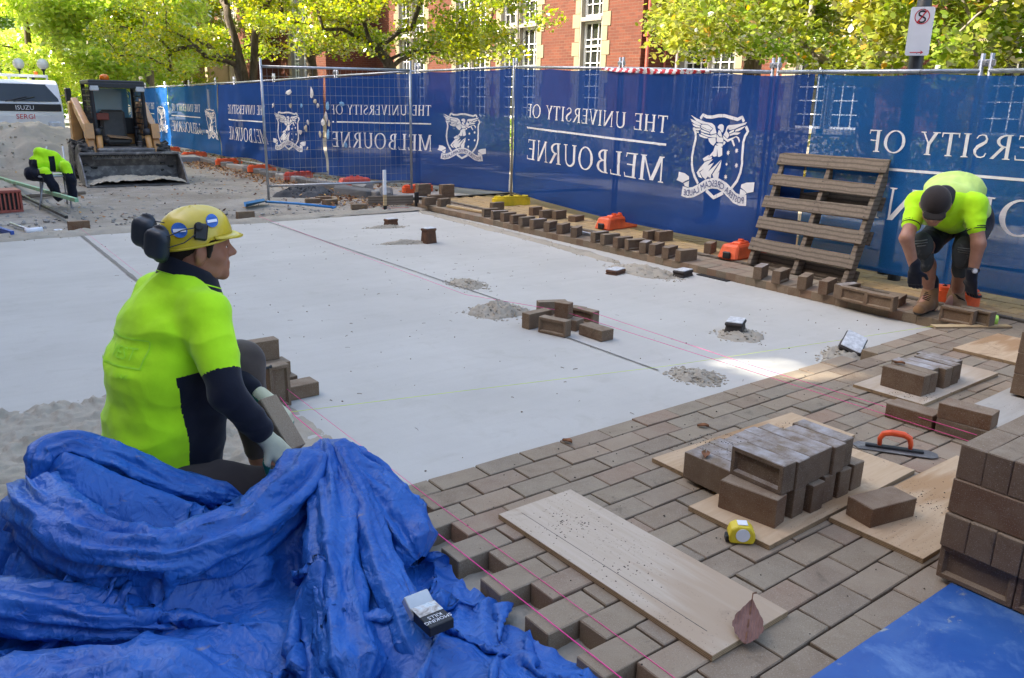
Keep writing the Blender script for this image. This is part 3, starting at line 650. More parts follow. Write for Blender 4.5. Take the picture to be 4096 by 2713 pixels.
# ------------------------------------------------------------------ unseen brick wall across the road, added to shade the site
XB = -9.5
sb = thing('added_shade_wall', 'unseen tall brick wall with windows, added to shade the site', 'building', (0, 0, 0))
def patch(x, y, z=-.07):
    t = (XB - x) / SUN_V.x; return y + SUN_V.y * t, z + SUN_V.z * t
py, pz = patch(2.86, .16); hs = [(py - .36 + 60, py + .30 + 60, pz - .16, pz + .16)]  # opening added where the sun ray to the sand patch crosses the wall
PB = [(XB, -60), (XB, 31.2)]
H_SB = 16.7
def back_holes():
    return [(h[0] - .3, h[1] + .6, h[2] - .3, h[3] + .5) for h in hs]
wall_mesh('wall', PB, -.2, H_SB, MT['wallbrick'], sb, {0: hs})
g = G(); g.box((XB - .25, -14.4, H_SB), (.7, 91.2, .25)); g.build('coping', MT['stone_grey'], sb)
g = G()
for k in range(1, 4): g.box((XB, py - .36 + .66 * k / 4, pz), (.05, .05, .36))
g.box((XB, py, pz + .05), (.05, .8, .03)); g.build('sun_patch_bars', MT['white_paint'], sb)  # bars added across the opening to break up the sun patch
for z0 in (1.2, 5.2):
    for k in range(-14, 7):
        y = k * 4.0; g = G(); g.box((XB + .03, y, z0 + 1.1), (.08, 1.5, 2.2)); wi = g.build('window', MT['white_paint'], sb); G().box((XB + .075, y, z0 + 1.1), (.02, 1.3, 2.0)).build('pane', MT['glass'], wi, world=True)
# ------------------------------------------------------------------ trees
def make_tree(name, label, base, trunk_h, trunk_r, blobs, n_attr, leaves_per, leaf, leafmat, barkmat, seed, lean=(0, 0), stems=None, cluster=.45, flat=.55, group=None, cat='tree', droop=0.0, dens=1.6, hexa=False):
    """trunk and limbs grown towards points spread through the crown volumes, leaves set round every branch end"""
    rnd = random.Random(seed); rs = np.random.RandomState(seed); t = thing(name, label, cat, base, 0, group)
    nodes = []; par = []; stems = stems or [((lean[0], lean[1]), trunk_h)]
    for (lx, ly), hh in stems:
        prev = -1; n = 6
        for i in range(n + 1):
            q = i / n; p = V3(lx * q * q * .9 + .04 * rnd.gauss(0, 1) * q, ly * q * q * .9 + .04 * rnd.gauss(0, 1) * q, hh * q - .1); nodes.append(p); par.append(prev); prev = len(nodes) - 1
    att = []
    tot = sum(b[1][0] * b[1][1] * b[1][2] for b in blobs)
    for c, r in blobs:
        for _ in range(max(4, int(n_attr * r[0] * r[1] * r[2] / tot))):
            while True:
                p = rs.uniform(-1, 1, 3)
                if .25 < p @ p < 1: break
            att.append(np.array(c) + p * np.array(r))
    top = nodes[len(nodes) // max(1, len(stems)) - 1]; att.sort(key=lambda p: np.linalg.norm(p - top)); ends = []
    for p in att:
        A = np.array(nodes); dv = p - A; dist = np.linalg.norm(dv, axis=1) + np.maximum(0, -(dv[:, 2])) * 1.2 + (A[:, 2] < trunk_h * .45) * 5; i = int(dist.argmin()); q = A[i]; m = 3; prev = i
        for k in range(1, m + 1):
            f = k / m; pt = q + (p - q) * f + V3(0, 0, 1) * math.sin(PI * f) * .07 * np.linalg.norm(p - q) * (1 - 2 * droop) + rs.normal(0, .03, 3) * np.linalg.norm(p - q) * (k < m); nodes.append(pt); par.append(prev); prev = len(nodes) - 1
        ends.append(prev)
    n = len(nodes); wgt = np.zeros(n)
    for e in ends: wgt[e] += 1
    for i in range(n - 1, -1, -1):
        if par[i] >= 0: wgt[par[i]] += wgt[i]
    mx = max(wgt.max(), 1); rad = np.maximum(.005, trunk_r * .82 * (wgt / mx) ** .62)
    kids = {}
    for i, p in enumerate(par): kids.setdefault(p, []).append(i)
    g = G()
    def chain(i):
        path = [i]; cur = i
        while cur in kids:
            k = max(kids[cur], key=lambda c: wgt[c])
            for o in kids[cur]:
                if o != k: todo.append((cur, o))
            path.append(k); cur = k
        return path
    todo = [(None, i) for i in kids[-1]]
    while todo:
        pa, i = todo.pop(); path = chain(i); pts = [nodes[k] for k in path]; rr = [rad[k] for k in path]
        if pa is not None: pts = [nodes[pa]] + pts; rr = [min(rad[pa], rr[0] * 1.15)] + rr
        else: rr[0] *= 1.25
        if len(pts) > 1: g.tube(pts, rr, 9 if rr[0] > .05 else 5, cap=False)
    g.build('trunk', barkmat, t, True, world=False)
    # leaves
    ce = np.array([nodes[e] for e in ends]); mid = np.array([nodes[par[e]] for e in ends]); ce = np.concatenate([ce, (ce + mid) / 2])
    N = int(leaves_per * dens) * len(ends); idx = rs.randint(0, len(ce), N); off = rs.normal(0, 1, (N, 3)); off /= np.linalg.norm(off, axis=1)[:, None] + 1e-9; off *= (rs.uniform(0, 1, N) ** .45)[:, None] * cluster; off[:, 2] *= flat; C = ce[idx] + off; C[:, 2] = np.maximum(C[:, 2], .25)
    nz = rs.normal(0, .55, (N, 3)) + V3(0, 0, .75); nz /= np.linalg.norm(nz, axis=1)[:, None]; a = np.cross(nz, rs.normal(0, 1, (N, 3))); a /= np.linalg.norm(a, axis=1)[:, None] + 1e-9; b = np.cross(nz, a); sz = leaf * rs.uniform(.6, 1.25, N)[:, None]
    Vt = np.empty((N, 4, 3)); Vt[:, 0] = C - a * sz * .62; Vt[:, 1] = C + b * sz * .42 - nz * sz * .06; Vt[:, 2] = C + a * sz * .62 - nz * sz * .10; Vt[:, 3] = C - b * sz * .42 - nz * sz * .06
    m = 4
    if hexa:
        m = 6; an = [2 * PI * q / 6 for q in range(6)]; Vt = np.stack([C + a * sz * (.56 * math.cos(q) + .04) + b * sz * .44 * math.sin(q) - nz * sz * .10 * abs(math.cos(q)) for q in an], 1)
    me = bpy.data.meshes.new('crown'); me.vertices.add(N * m); me.vertices.foreach_set('co', Vt.ravel()); me.loops.add(N * m); me.loops.foreach_set('vertex_index', np.arange(N * m)); me.polygons.add(N); me.polygons.foreach_set('loop_start', np.arange(N) * m); me.polygons.foreach_set('loop_total', np.full(N, m)); me.update(calc_edges=True); me.materials.append(leafmat)
    link('crown', me, t); return t
GK = 'ginkgo trees behind the fence'
make_tree('ginkgo_tree', 'ginkgo with two thick forked trunks beside the red end wall', (6.75, 20.0, 0), 2.6, .21, [((-.6, .6, 3.7), (2.2, 2.2, 1.5)), ((.6, -.2, 5.2), (2.2, 2.2, 1.6)), ((-2.0, 1.2, 3.0), (1.6, 1.6, 1.0))], 100, 125, .072, MT['leaf_ginkgo'], MT['bark'], 21, stems=[((-.45, .0), 3.6), ((.35, -.3), 3.8)], cluster=.50, group=GK, dens=1.5, hexa=True)
make_tree('ginkgo_tree', 'slender ginkgo with a single dark trunk against the bright window', (7.75, 18.3, 0), 2.7, .16, [((.2, -.2, 4.1), (2.0, 2.2, 1.4)), ((-.4, .4, 5.4), (1.9, 1.9, 1.3)), ((.9, -.9, 2.9), (1.2, 1.2, .6))], 85, 115, .072, MT['leaf_ginkgo'], MT['bark'], 22, lean=(.1, -.1), cluster=.46, group=GK, dens=1.5, hexa=True)
make_tree('ginkgo_tree', 'broad ginkgo with many low spreading limbs before the sunlit facade', (8.2, 14.5, 0), 2.3, .17, [((.2, -.2, 3.6), (2.3, 2.6, 1.2)), ((.4, -1.6, 3.3), (1.6, 1.7, .9)), ((-.2, 0, 5.0), (2.3, 2.4, 1.4)), ((-1.2, 1.2, 3.1), (1.4, 1.4, .9)), ((.9, -2.6, 2.9), (1.3, 1.2, .7))], 150, 130, .072, MT['leaf_ginkgo'], MT['bark'], 23, lean=(-.1, .1), cluster=.46, flat=.5, group=GK, dens=1.5, hexa=True)
RT = 'leafy trees behind the fence near the signpost'
make_tree('broadleaf_tree', 'large-leaved tree with sun patches painted on its blotchy trunk behind the signpost', (9.9, 3.9, 0), 2.7, .14, [((-.6, .6, 3.2), (1.7, 2.4, 1.3)), ((-.8, -1.6, 3.0), (1.7, 2.2, 1.2)), ((-.3, .2, 4.8), (2.4, 3.0, 1.4)), ((-1.6, -3.0, 2.9), (1.4, 1.6, 1.0)), ((-1.6, 1.2, 2.6), (.9, 1.3, .6))], 170, 75, .078, MT['leaf_beech'], MT['bark_sun_patched'], 31, lean=(-.15, .1), cluster=.52, flat=.5, group=RT, droop=.2, dens=2.6, hexa=True)
make_tree('broadleaf_tree', 'spreading tree with drooping branch ends beside the globe lamp', (10.6, 6.6, 0), 3.0, .12, [((-.4, .1, 3.1), (1.5, 1.7, 1.0)), ((.2, .7, 4.7), (2.1, 2.2, 1.2)), ((-.3, 1.0, 2.7), (.9, .9, .6)), ((-.2, -1.2, 2.8), (1.2, 1.4, .7))], 120, 90, .072, MT['leaf_beech'], MT['bark'], 32, lean=(.1, .2), cluster=.46, flat=.5, group=RT, droop=.3, dens=2.4, hexa=True)
make_tree('broadleaf_tree', 'leafy tree growing right of the signpost', (9.6, .6, 0), 2.8, .12, [((0, 0, 3.1), (1.7, 2.3, 1.3)), ((.2, -.5, 4.6), (2.0, 2.6, 1.2))], 120, 80, .078, MT['leaf_beech'], MT['bark'], 33, cluster=.5, flat=.5, group=RT, droop=.2, dens=2.6, hexa=True)
make_tree('broadleaf_tree', 'leafy tree deeper in the garden in front of the shaded facade', (13.4, 8.6, 0), 3.0, .17, [((0, 0, 4.2), (2.0, 2.4, 1.6)), ((.2, -.5, 5.6), (1.8, 2.2, 1.1))], 70, 90, .11, MT['leaf_green'], MT['bark'], 34, cluster=.5, group=RT)
LT = 'street trees at the end of the road'
for i, (nm, lb, b, th, bl, na, lp, mat, sd) in enumerate([
    ('street_tree', 'bright lime-green street tree with a pale slim trunk past the loader', (6.6, 29.5, 0), 4.2, [((-.6, .4, 4.2), (3.0, 3.0, 2.6)), ((-.4, 0, 7.2), (3.0, 3.0, 2.2)), ((-1.2, -.8, 2.6), (2.2, 1.8, 1.0))], 150, 130, 'leaf_lime', 41),
    ('street_tree', 'lime-green street tree behind the white truck tray', (3.8, 36.0, 0), 4.5, [((0, 0, 4.4), (3.4, 3.2, 2.6)), ((.2, .3, 7.6), (3.2, 3.0, 2.4)), ((.8, -.8, 2.4), (2.4, 1.8, .9))], 130, 120, 'leaf_lime', 42),
    ('street_tree', 'dark green street tree overhanging the white truck', (-.9, 31.0, 0), 4.5, [((0, 0, 4.6), (3.0, 3.2, 2.4)), ((.2, 0, 7.4), (3.2, 3.2, 2.2)), ((1.0, 1.0, 3.6), (1.6, 1.6, .9))], 130, 120, 'leaf_green', 43),
    ('street_tree', 'yellow-green street tree next to the porch of the brick building', (9.6, 35.5, 0), 4.2, [((-.4, 0, 4.3), (2.6, 2.6, 2.2)), ((-.2, .2, 7.0), (2.8, 2.8, 2.0)), ((-.6, -.6, 2.7), (1.8, 1.6, .9))], 110, 110, 'leaf_ginkgo', 44),
    ('street_tree', 'lime-green street tree farthest down the right of the road', (7.6, 46.0, 0), 4.5, [((-.2, 0, 4.2), (4.0, 3.4, 2.8)), ((-.2, 0, 7.6), (3.8, 3.4, 2.4)), ((0, 0, 1.9), (3.6, 2.4, 1.1))], 130, 120, 'leaf_lime', 45),
    ('street_tree', 'dark green tree closing the end of the road', (1.5, 50.0, 0), 4.5, [((0, 0, 4.0), (4.6, 3.0, 3.0)), ((0, 0, 7.8), (4.2, 3.2, 2.6)), ((0, 0, 1.6), (4.2, 2.4, 1.2))], 130, 130, 'leaf_green', 46),
    ('street_tree', 'dark green tree on the left kerb beyond the truck', (-4.2, 43.0, 0), 4.5, [((0, 0, 4.0), (4.0, 3.2, 3.0)), ((.6, 0, 7.8), (4.0, 3.2, 2.6)), ((1.2, 0, 1.8), (3.6, 2.4, 1.2))], 120, 120, 'leaf_green', 47)]):
    make_tree(nm, lb, b, th, .2 if mat != 'leaf_green' else .26, bl, na, lp, .17, MT[mat], MT['bark_sun_patched' if i == 0 else 'bark'], sd, cluster=.75, flat=.6, group=LT)
# hedge in front of the facade and a dense belt beyond the end of the road
def hedge(name, label, c, dims, n, leaf, mat, seed, rz=0.0, cat='hedge'):
    rs = np.random.RandomState(seed); t = thing(name, label, cat, c, rz); p = rs.uniform(-1, 1, (n, 3)); p[:, 2] = (p[:, 2] + 1) / 2; wob = 1 + .18 * vnoise(p * np.array(dims), 1.2, seed); C = p * np.array([dims[0] / 2, dims[1] / 2, dims[2]]) * wob[:, None]
    nz = rs.normal(0, 1, (n, 3)); nz /= np.linalg.norm(nz, axis=1)[:, None]; a = np.cross(nz, rs.normal(0, 1, (n, 3))); a /= np.linalg.norm(a, axis=1)[:, None]; b = np.cross(nz, a); s_ = leaf * rs.uniform(.6, 1.2, n)[:, None]; Vt = np.stack([C - a * s_ * .6, C + b * s_ * .4, C + a * s_ * .6, C - b * s_ * .4], 1)
    me = bpy.data.meshes.new('foliage'); me.from_pydata(Vt.reshape(-1, 3).tolist(), [], [(4 * i, 4 * i + 1, 4 * i + 2, 4 * i + 3) for i in range(n)]); me.materials.append(mat); link('foliage', me, t)
    g = G()
    for k in range(7): x = (k / 6 - .5) * dims[0] * .85; g.tube([(x, 0, 0), (x + .1, .05, dims[2] * .7)], [.03, .012], 5)
    g.build('stems', MT['bark'], t, world=False); return t
hedge('garden_hedge', 'clipped dark green hedge below the sunlit windows', (14.9, 21.5, 0), (13, .9, 1.15), 9000, .08, MT['leaf_green'], 51, PI / 2)
hedge('garden_hedge', 'loose green shrubbery behind the fence by the signpost', (11.6, 3.0, 0), (14, 1.4, 1.1), 9000, .10, MT['leaf_beech'], 52, PI / 2)
o = hedge('tree_belt', 'dense belt of far trees closing the view past the road', (8, 66, 0), (80, 6, 16), 26000, .62, MT['leaf_green'], 53); o['category'] = 'trees'
# ------------------------------------------------------------------ fence panels and printed banners
CREST_BANDS = [
  ([(249,702),(282,735),(332,719),(398,718),(477,731),(556,733),(644,718),(714,706),(765,725),(791,689)],27),
  ([(819,653),(850,614),(822,576),(814,519),(822,436),(828,353),(820,279),(785,207),(723,142)],27),
  ([(176,622),(204,578),(208,523),(190,444),(181,376),(186,309),(206,253),(239,199),(290,144)],27),
  ([(403,94),(508,42),(621,95)],32),
  ([(79,58),(153,48),(231,62),(313,98),(393,142),(473,163),(555,165),(638,140),(707,103),(774,67),(845,56),(925,62)],90),
]
CREST_POLYS = [
  [(129,729),(217,700),(321,675),(405,668),(444,646),(473,586),(401,572),(387,585),(427,624),(357,655),(282,657),(202,680)],
  [(128,699),(221,673),(270,655),(250,643),(189,654),(147,674)],
  [(155,660),(198,650),(246,640),(261,626),(209,627),(169,641)],
  [(166,627),(211,618),(270,620),(263,608),(226,599),(182,608)],
  [(283,653),(358,650),(419,622),(396,610),(346,616),(259,641)],
  [(259,638),(329,616),(395,606),(390,594),(313,610),(274,624)],
  [(275,611),(340,597),(390,585),(380,577),(317,585),(265,597)],
  [(207,594),(244,591),(241,580),(220,582)],
  [(271,584),(296,585),(318,575),(403,564),(474,580),(482,551),(437,549),(371,552),(303,566),(276,573)],
  [(242,572),(303,560),(368,547),(365,538),(323,539),(262,550)],
  [(372,542),(466,548),(475,511),(447,480),(412,494),(384,517)],
  [(481,642),(503,660),(534,664),(556,650),(559,618),(548,594),(531,601),(508,622),(485,629)],
  [(499,616),(531,599),(538,580),(549,559),(517,561),(488,583)],
  [(482,578),(513,554),(553,555),(568,534),(563,515),(507,511),(484,519)],
  [(477,497),(516,506),(560,504),(566,483),(544,474),(520,477)],
  [(828,688),(809,668),(752,651),(698,631),(634,618),(618,623),(631,642),(706,652),(609,636),(597,609),(623,589),(633,573),(613,546),(562,576),(585,609),(596,646),(614,657),(705,665),(778,677)],
  [(818,658),(784,634),(742,614),(697,607),(703,623),(761,642)],
  [(691,602),(766,602),(731,583),(686,581),(641,571),(635,584)],
  [(691,625),(682,607),(635,589),(626,597),(643,611)],
  [(555,573),(614,541),(689,563),(725,575),(708,561),(661,538),(621,519),(563,544)],
  [(569,528),(600,517),(585,495),(566,491)],
  [(470,486),(511,483),(561,469),(573,408),(544,393),(520,391),(498,461),(503,396),(467,388),(446,398),(395,373),(416,402),(453,436)],
  [(325,363),(392,397),(408,400),(395,373),(443,389),(438,365),(397,356),(345,341)],
  [(358,337),(462,369),(396,307),(478,340),(411,258),(516,332),(570,373),(511,304),(455,237),(451,206),(408,216),(387,186),(342,208),(303,244),(353,279),(293,249),(339,194),(291,204),(260,238),(305,289)],
  [(571,368),(567,308),(552,274),(527,250),(555,269),(545,209),(484,209),(467,238),(520,299)],
  [(20,227),(104,220),(162,196),(168,171),(113,149),(83,133),(-4,150),(18,184)],
  [(96,130),(170,159),(166,101),(114,105)],
  [(999,217),(1000,140),(925,122),(892,143),(845,160),(849,186),(905,206)],
  [(839,149),(893,138),(922,119),(899,99),(840,91)],
  [(711,566),(736,552),(763,519),(768,537),(749,563),(725,571)],
  [(661,538),(683,544),(717,498),(707,486),(685,507)],
]
CREST_STARS = [((643,432),24),((746,455),24),((639,337),16),((762,335),24),((639,231),24)]
NODES = [(5.36, -4.2, 1.76), (5.47, -1.9, 1.77), (5.60, .52, 1.79), (5.65, 2.48, 1.82), (6.02, 4.97, 1.92), (6.64, 7.93, 2.03), (6.05, 9.9, 1.98), (5.42, 11.72, 1.91), (5.18, 14.1, 1.85), (5.15, 16.4, 1.82), (5.50, 18.8, 1.84), (5.55, 21.2, 1.81), (5.55, 23.6, 1.79), (5.58, 26.0, 1.77), (5.62, 28.4, 1.75), (5.66, 30.8, 1.73), (5.7, 33.2, 1.72)]
NP = np.array(NODES)
def fence_at(y): return np.interp(y, NP[:, 1], NP[:, 0]), np.interp(y, NP[:, 1], NP[:, 2])
def tops(y): return fence_at(y)[1]
# panels: pipe frame + welded wire, two end posts standing proud of the top rail
PANEL_LB = 'galvanised wire fence panel carrying the blue banners'
for i in range(len(NODES) - 1):
    a = V3(*NODES[i][:2], 0); b = V3(*NODES[i + 1][:2], 0); za, zb = NODES[i][2], NODES[i + 1][2]; d = (b - a) / np.linalg.norm(b - a); a = a + d * .035; b = b - d * .035; nn = V3(d[1], -d[0], 0); L = np.linalg.norm(b - a)
    off = nn * .0 ; t = thing('temporary_fence', PANEL_LB, 'fence', tuple(a), 0, 'fence panels behind the banners')
    up = lambda p, z: p + V3(0, 0, z)
    for p, z in ((a, za), (b, zb)):
        G().tube([up(p, .03), up(p, z + .13)], .017, 8).build('post', MT['galv'], t, True)
    G().tube([up(a, za), up(b, zb)], .019, 8).build('top_rail', MT['galv'], t, True); G().tube([up(a, .12), up(b, .12)], .016, 8).build('bottom_rail', MT['galv'], t, True)
    g = G(); n = int(L / .085)
    if i < 11:
        for k in range(1, n): p = a + (b - a) * k / n; g.tube([up(p, .12), up(p, za + (zb - za) * k / n)], .0019, 3, False)
        for k in range(1, 12): g.tube([up(a, .12 + (za - .12) * k / 12), up(b, .12 + (zb - .12) * k / 12)], .0019, 3, False)
        g.build('wire_mesh', MT['wire'], t, kind='stuff')
    # coupler clamp to the next panel
    if i < len(NODES) - 2:
        c = up(b + d * .035, zb + .06); ang = math.atan2(d[1], d[0]); g = G(); g.box(c, (.13, .03, .05), rotz(ang), .006); g.tube([c - nn * .03, c + nn * .03], .009, 6); g.build('clamp', MT['galv'], t)
# the bare panel standing inside the site
fa, fb = V3(3.36, 9.92, -.04), V3(5.52, 9.22, .10); t = thing('temporary_fence', 'bare wire fence panel without a banner standing inside the site', 'fence', tuple(fa)); d = (fb - fa) / np.linalg.norm(fb - fa); up = lambda p, z: p + V3(0, 0, z)
G().tube([fa, up(fa, 2.10)], .02, 8).build('post', MT['galv'], t, True); G().tube([fb, up(fb, 2.0)], .02, 8).build('post', MT['galv'], t, True)
G().tube([up(fa, 1.98), up(fb, 1.86)], .02, 8).build('top_rail', MT['galv'], t, True); G().tube([up(fa, .21), up(fb, .13)], .018, 8).build('bottom_rail', MT['galv'], t, True)
g = G()
for k in range(1, 27): p = fa + (fb - fa) * k / 27; g.tube([up(p, .19 - .05 * k / 27), up(p, 1.98 - .12 * k / 27)], .0020, 3, False)
for k in range(1, 13): g.tube([up(fa, .21 + 1.77 * k / 13), up(fb, .13 + 1.73 * k / 13)], .0020, 3, False)
g.build('wire_mesh', MT['wire'], t, kind='stuff')

# ---- serif capitals as outline pieces (unit height)
def _band(pts, w0, w1=None):
    P = np.array(pts, float); n = len(P); ws = np.interp(np.linspace(0, 1, n), np.linspace(0, 1, len(w0)), w0) if hasattr(w0, '__len__') else np.full(n, w0); out = []
    T = np.gradient(P, axis=0); T /= np.linalg.norm(T, axis=1)[:, None] + 1e-9; N_ = np.stack([-T[:, 1], T[:, 0]], 1); a = P + N_ * ws[:, None] / 2; b = P - N_ * ws[:, None] / 2
    return [[tuple(a[i]), tuple(b[i]), tuple(b[i + 1]), tuple(a[i + 1])] for i in range(n - 1)]
def _arc(cx, cy, rx, ry, a0, a1, n, w0): return _band([(cx + rx * math.cos(math.radians(a0 + (a1 - a0) * i / n)), cy + ry * math.sin(math.radians(a0 + (a1 - a0) * i / n))) for i in range(n + 1)], w0)
def _st(x, y0=0.0, y1=1.0, w=.13, s0=True, s1=True):
    o = [[(x - w / 2, y0), (x + w / 2, y0), (x + w / 2, y1), (x - w / 2, y1)]]
    if s0: o.append([(x - w / 2 - .08, y0), (x + w / 2 + .08, y0), (x + w / 2 + .05, y0 + .045), (x - w / 2 - .05, y0 + .045)])
    if s1: o.append([(x - w / 2 - .05, y1 - .045), (x + w / 2 + .05, y1 - .045), (x + w / 2 + .08, y1), (x - w / 2 - .08, y1)])
    return o
def _dg(p, q, w): return [[(p[0] - w / 2, p[1]), (p[0] + w / 2, p[1]), (q[0] + w / 2, q[1]), (q[0] - w / 2, q[1])]]
def _br(x0, x1, y, h=.055, tick=None):
    o = [[(x0, y - h / 2), (x1, y - h / 2), (x1, y + h / 2), (x0, y + h / 2)]]
    if tick: o.append([(x1 - .045, y), (x1, y), (x1 + .02, y + tick), (x1 - .01, y + tick)])
    return o
def _rs(x, w=.2): return [[(x - w / 2, .955), (x + w / 2, .955), (x + w / 2, 1), (x - w / 2, 1)]]
OW = [.05, .075, .13, .075, .05]
GL = {'I': (.36, _st(.18)), 'T': (.74, _st(.37, s1=False) + _br(.03, .71, .972, .055) + [[(.03, .80), (.06, .80), (.09, .96), (.03, .96)], [(.65, .96), (.68, .80), (.71, .80), (.71, .96)]]),
      'H': (.86, _st(.18) + _st(.68) + _br(.22, .64, .53)), 'E': (.66, _st(.18) + _br(.2, .56, .972, .05, -.15) + _br(.2, .5, .53, .05) + _br(.2, .60, .028, .05, .17)), 'F': (.60, _st(.18) + _br(.2, .54, .972, .05, -.16) + _br(.2, .48, .52, .05)),
      'L': (.62, _st(.18) + _br(.2, .57, .028, .05, .18)), 'N': (.92, _st(.16, 0, 1, .06) + _st(.76, 0, 1, .06, False) + _dg((.15, 1), (.74, 0), .15)), 'M': (1.06, _st(.14, 0, 1, .06) + _st(.90, 0, 1, .13) + _dg((.17, 1), (.50, .04), .14) + _dg((.87, 1), (.52, .04), .065)),
      'U': (.86, _st(.18, .28, 1, .13, False) + _st(.68, .28, 1, .065, False) + _arc(.43, .30, .25, .27, 180, 360, 12, [.13, .08, .065])), 'V': (.80, _dg((.12, 1), (.40, 0), .14) + _dg((.68, 1), (.42, 0), .065) + _rs(.12, .3) + _rs(.68)), 'Y': (.76, _dg((.12, 1), (.38, .46), .14) + _dg((.64, 1), (.38, .46), .065) + _st(.38, 0, .5, .13, True, False) + _rs(.12, .3) + _rs(.64)),
      'O': (.98, _arc(.49, .5, .385, .49, 90, 450, 32, [.05, .09, .145, .09, .05, .09, .145, .09, .05])), 'R': (.78, _st(.18) + _arc(.24, .735, .30, .235, 90, -90, 12, [.05, .13, .05]) + _dg((.34, .50), (.70, 0), .14)), 'B': (.74, _st(.18) + _arc(.24, .755, .25, .215, 90, -90, 12, [.05, .125, .05]) + _arc(.26, .28, .30, .255, 90, -90, 12, [.05, .135, .05])),
      'S': (.62, _band([(.50, .80), (.44, .92), (.32, .965), (.18, .93), (.12, .80), (.16, .67), (.30, .56), (.42, .47), (.50, .33), (.48, .16), (.38, .05), (.25, .03), (.14, .09), (.09, .22)], [.05, .05, .06, .09, .14, .14, .10, .06, .05, .05])), ' ': (.42, [])}
def text_polys(txt, sp=.06):
    x = 0; out = []
    for ch in txt:
        adv, ps = GL[ch]; out += [[(px + x, py) for px, py in p] for p in ps]; x += adv + sp
    return out, x - sp
def star_poly(c, r, n=7): return [(c[0] + (r if k % 2 == 0 else r * .48) * math.sin(PI * k / n), c[1] + (r if k % 2 == 0 else r * .48) * math.cos(PI * k / n)) for k in range(2 * n)]
def bfont(txt, size, mat=None, align='CENTER'):
    cu = bpy.data.curves.new('lettering', 'FONT'); cu.body = txt; cu.size = size; cu.align_x = align; cu.resolution_u = 2; o = bpy.data.objects.new('tmp', cu); col.objects.link(o); dg = bpy.context.evaluated_depsgraph_get(); me = bpy.data.meshes.new_from_object(o.evaluated_get(dg)); col.objects.unlink(o); bpy.data.objects.remove(o); bpy.data.curves.remove(cu)
    v = np.array([x.co[:2] for x in me.vertices]); f = [tuple(p.vertices) for p in me.polygons]; bpy.data.meshes.remove(me); return v, f
def banner_point(y, z, off, P):
    """point on a banner's sheet: y along the fence, z height, off = distance proud of the sheet"""
    x, zt = fence_at(y); e = .02; x2, _ = fence_at(y + e); d = np.array([x2 - x, e]); d /= np.linalg.norm(d); n = np.array([-d[1], d[0]])
    q = V3(y * 1.1, z * 1.6, P['seed'] * 3.7); pl = .028 + .030 * mnoise.fractal(Vector(q), .9, 2.0, 2) * P['amp'] * min(1, max(.1, (zt - z) / .5)) + P['belly'] * math.sin(PI * max(0, min(1, z / zt))) * .10
    pl += .022 * P['amp'] * math.sin(7 * (y * .55 + z) + 2 * mnoise.noise(Vector((y * .7, z, P['seed'])))) * max(0, 1 - z / 1.2); pl = max(.023, pl)
    return (x + n[0] * (pl + off), y + n[1] * (pl + off), z)
class Map:
    def __init__(s, P): s.P = P; s.g = G(); s.k = 0
    def poly(s, pts, off=.004, sub=.12):
        s.k += 1; off += (s.k % 5) * .0006
        m = []                                       # split long edges so that the print follows the folds
        for i in range(len(pts)):
            a, b = pts[i], pts[(i + 1) % len(pts)]; n = max(1, int(math.hypot(b[0] - a[0], b[1] - a[1]) / sub)); m += [(a[0] + (b[0] - a[0]) * j / n, a[1] + (b[1] - a[1]) * j / n) for j in range(n)]
        v = [banner_point(y, z, off, s.P) for y, z in m]; s.g.add(v, [tuple(range(len(v)))])
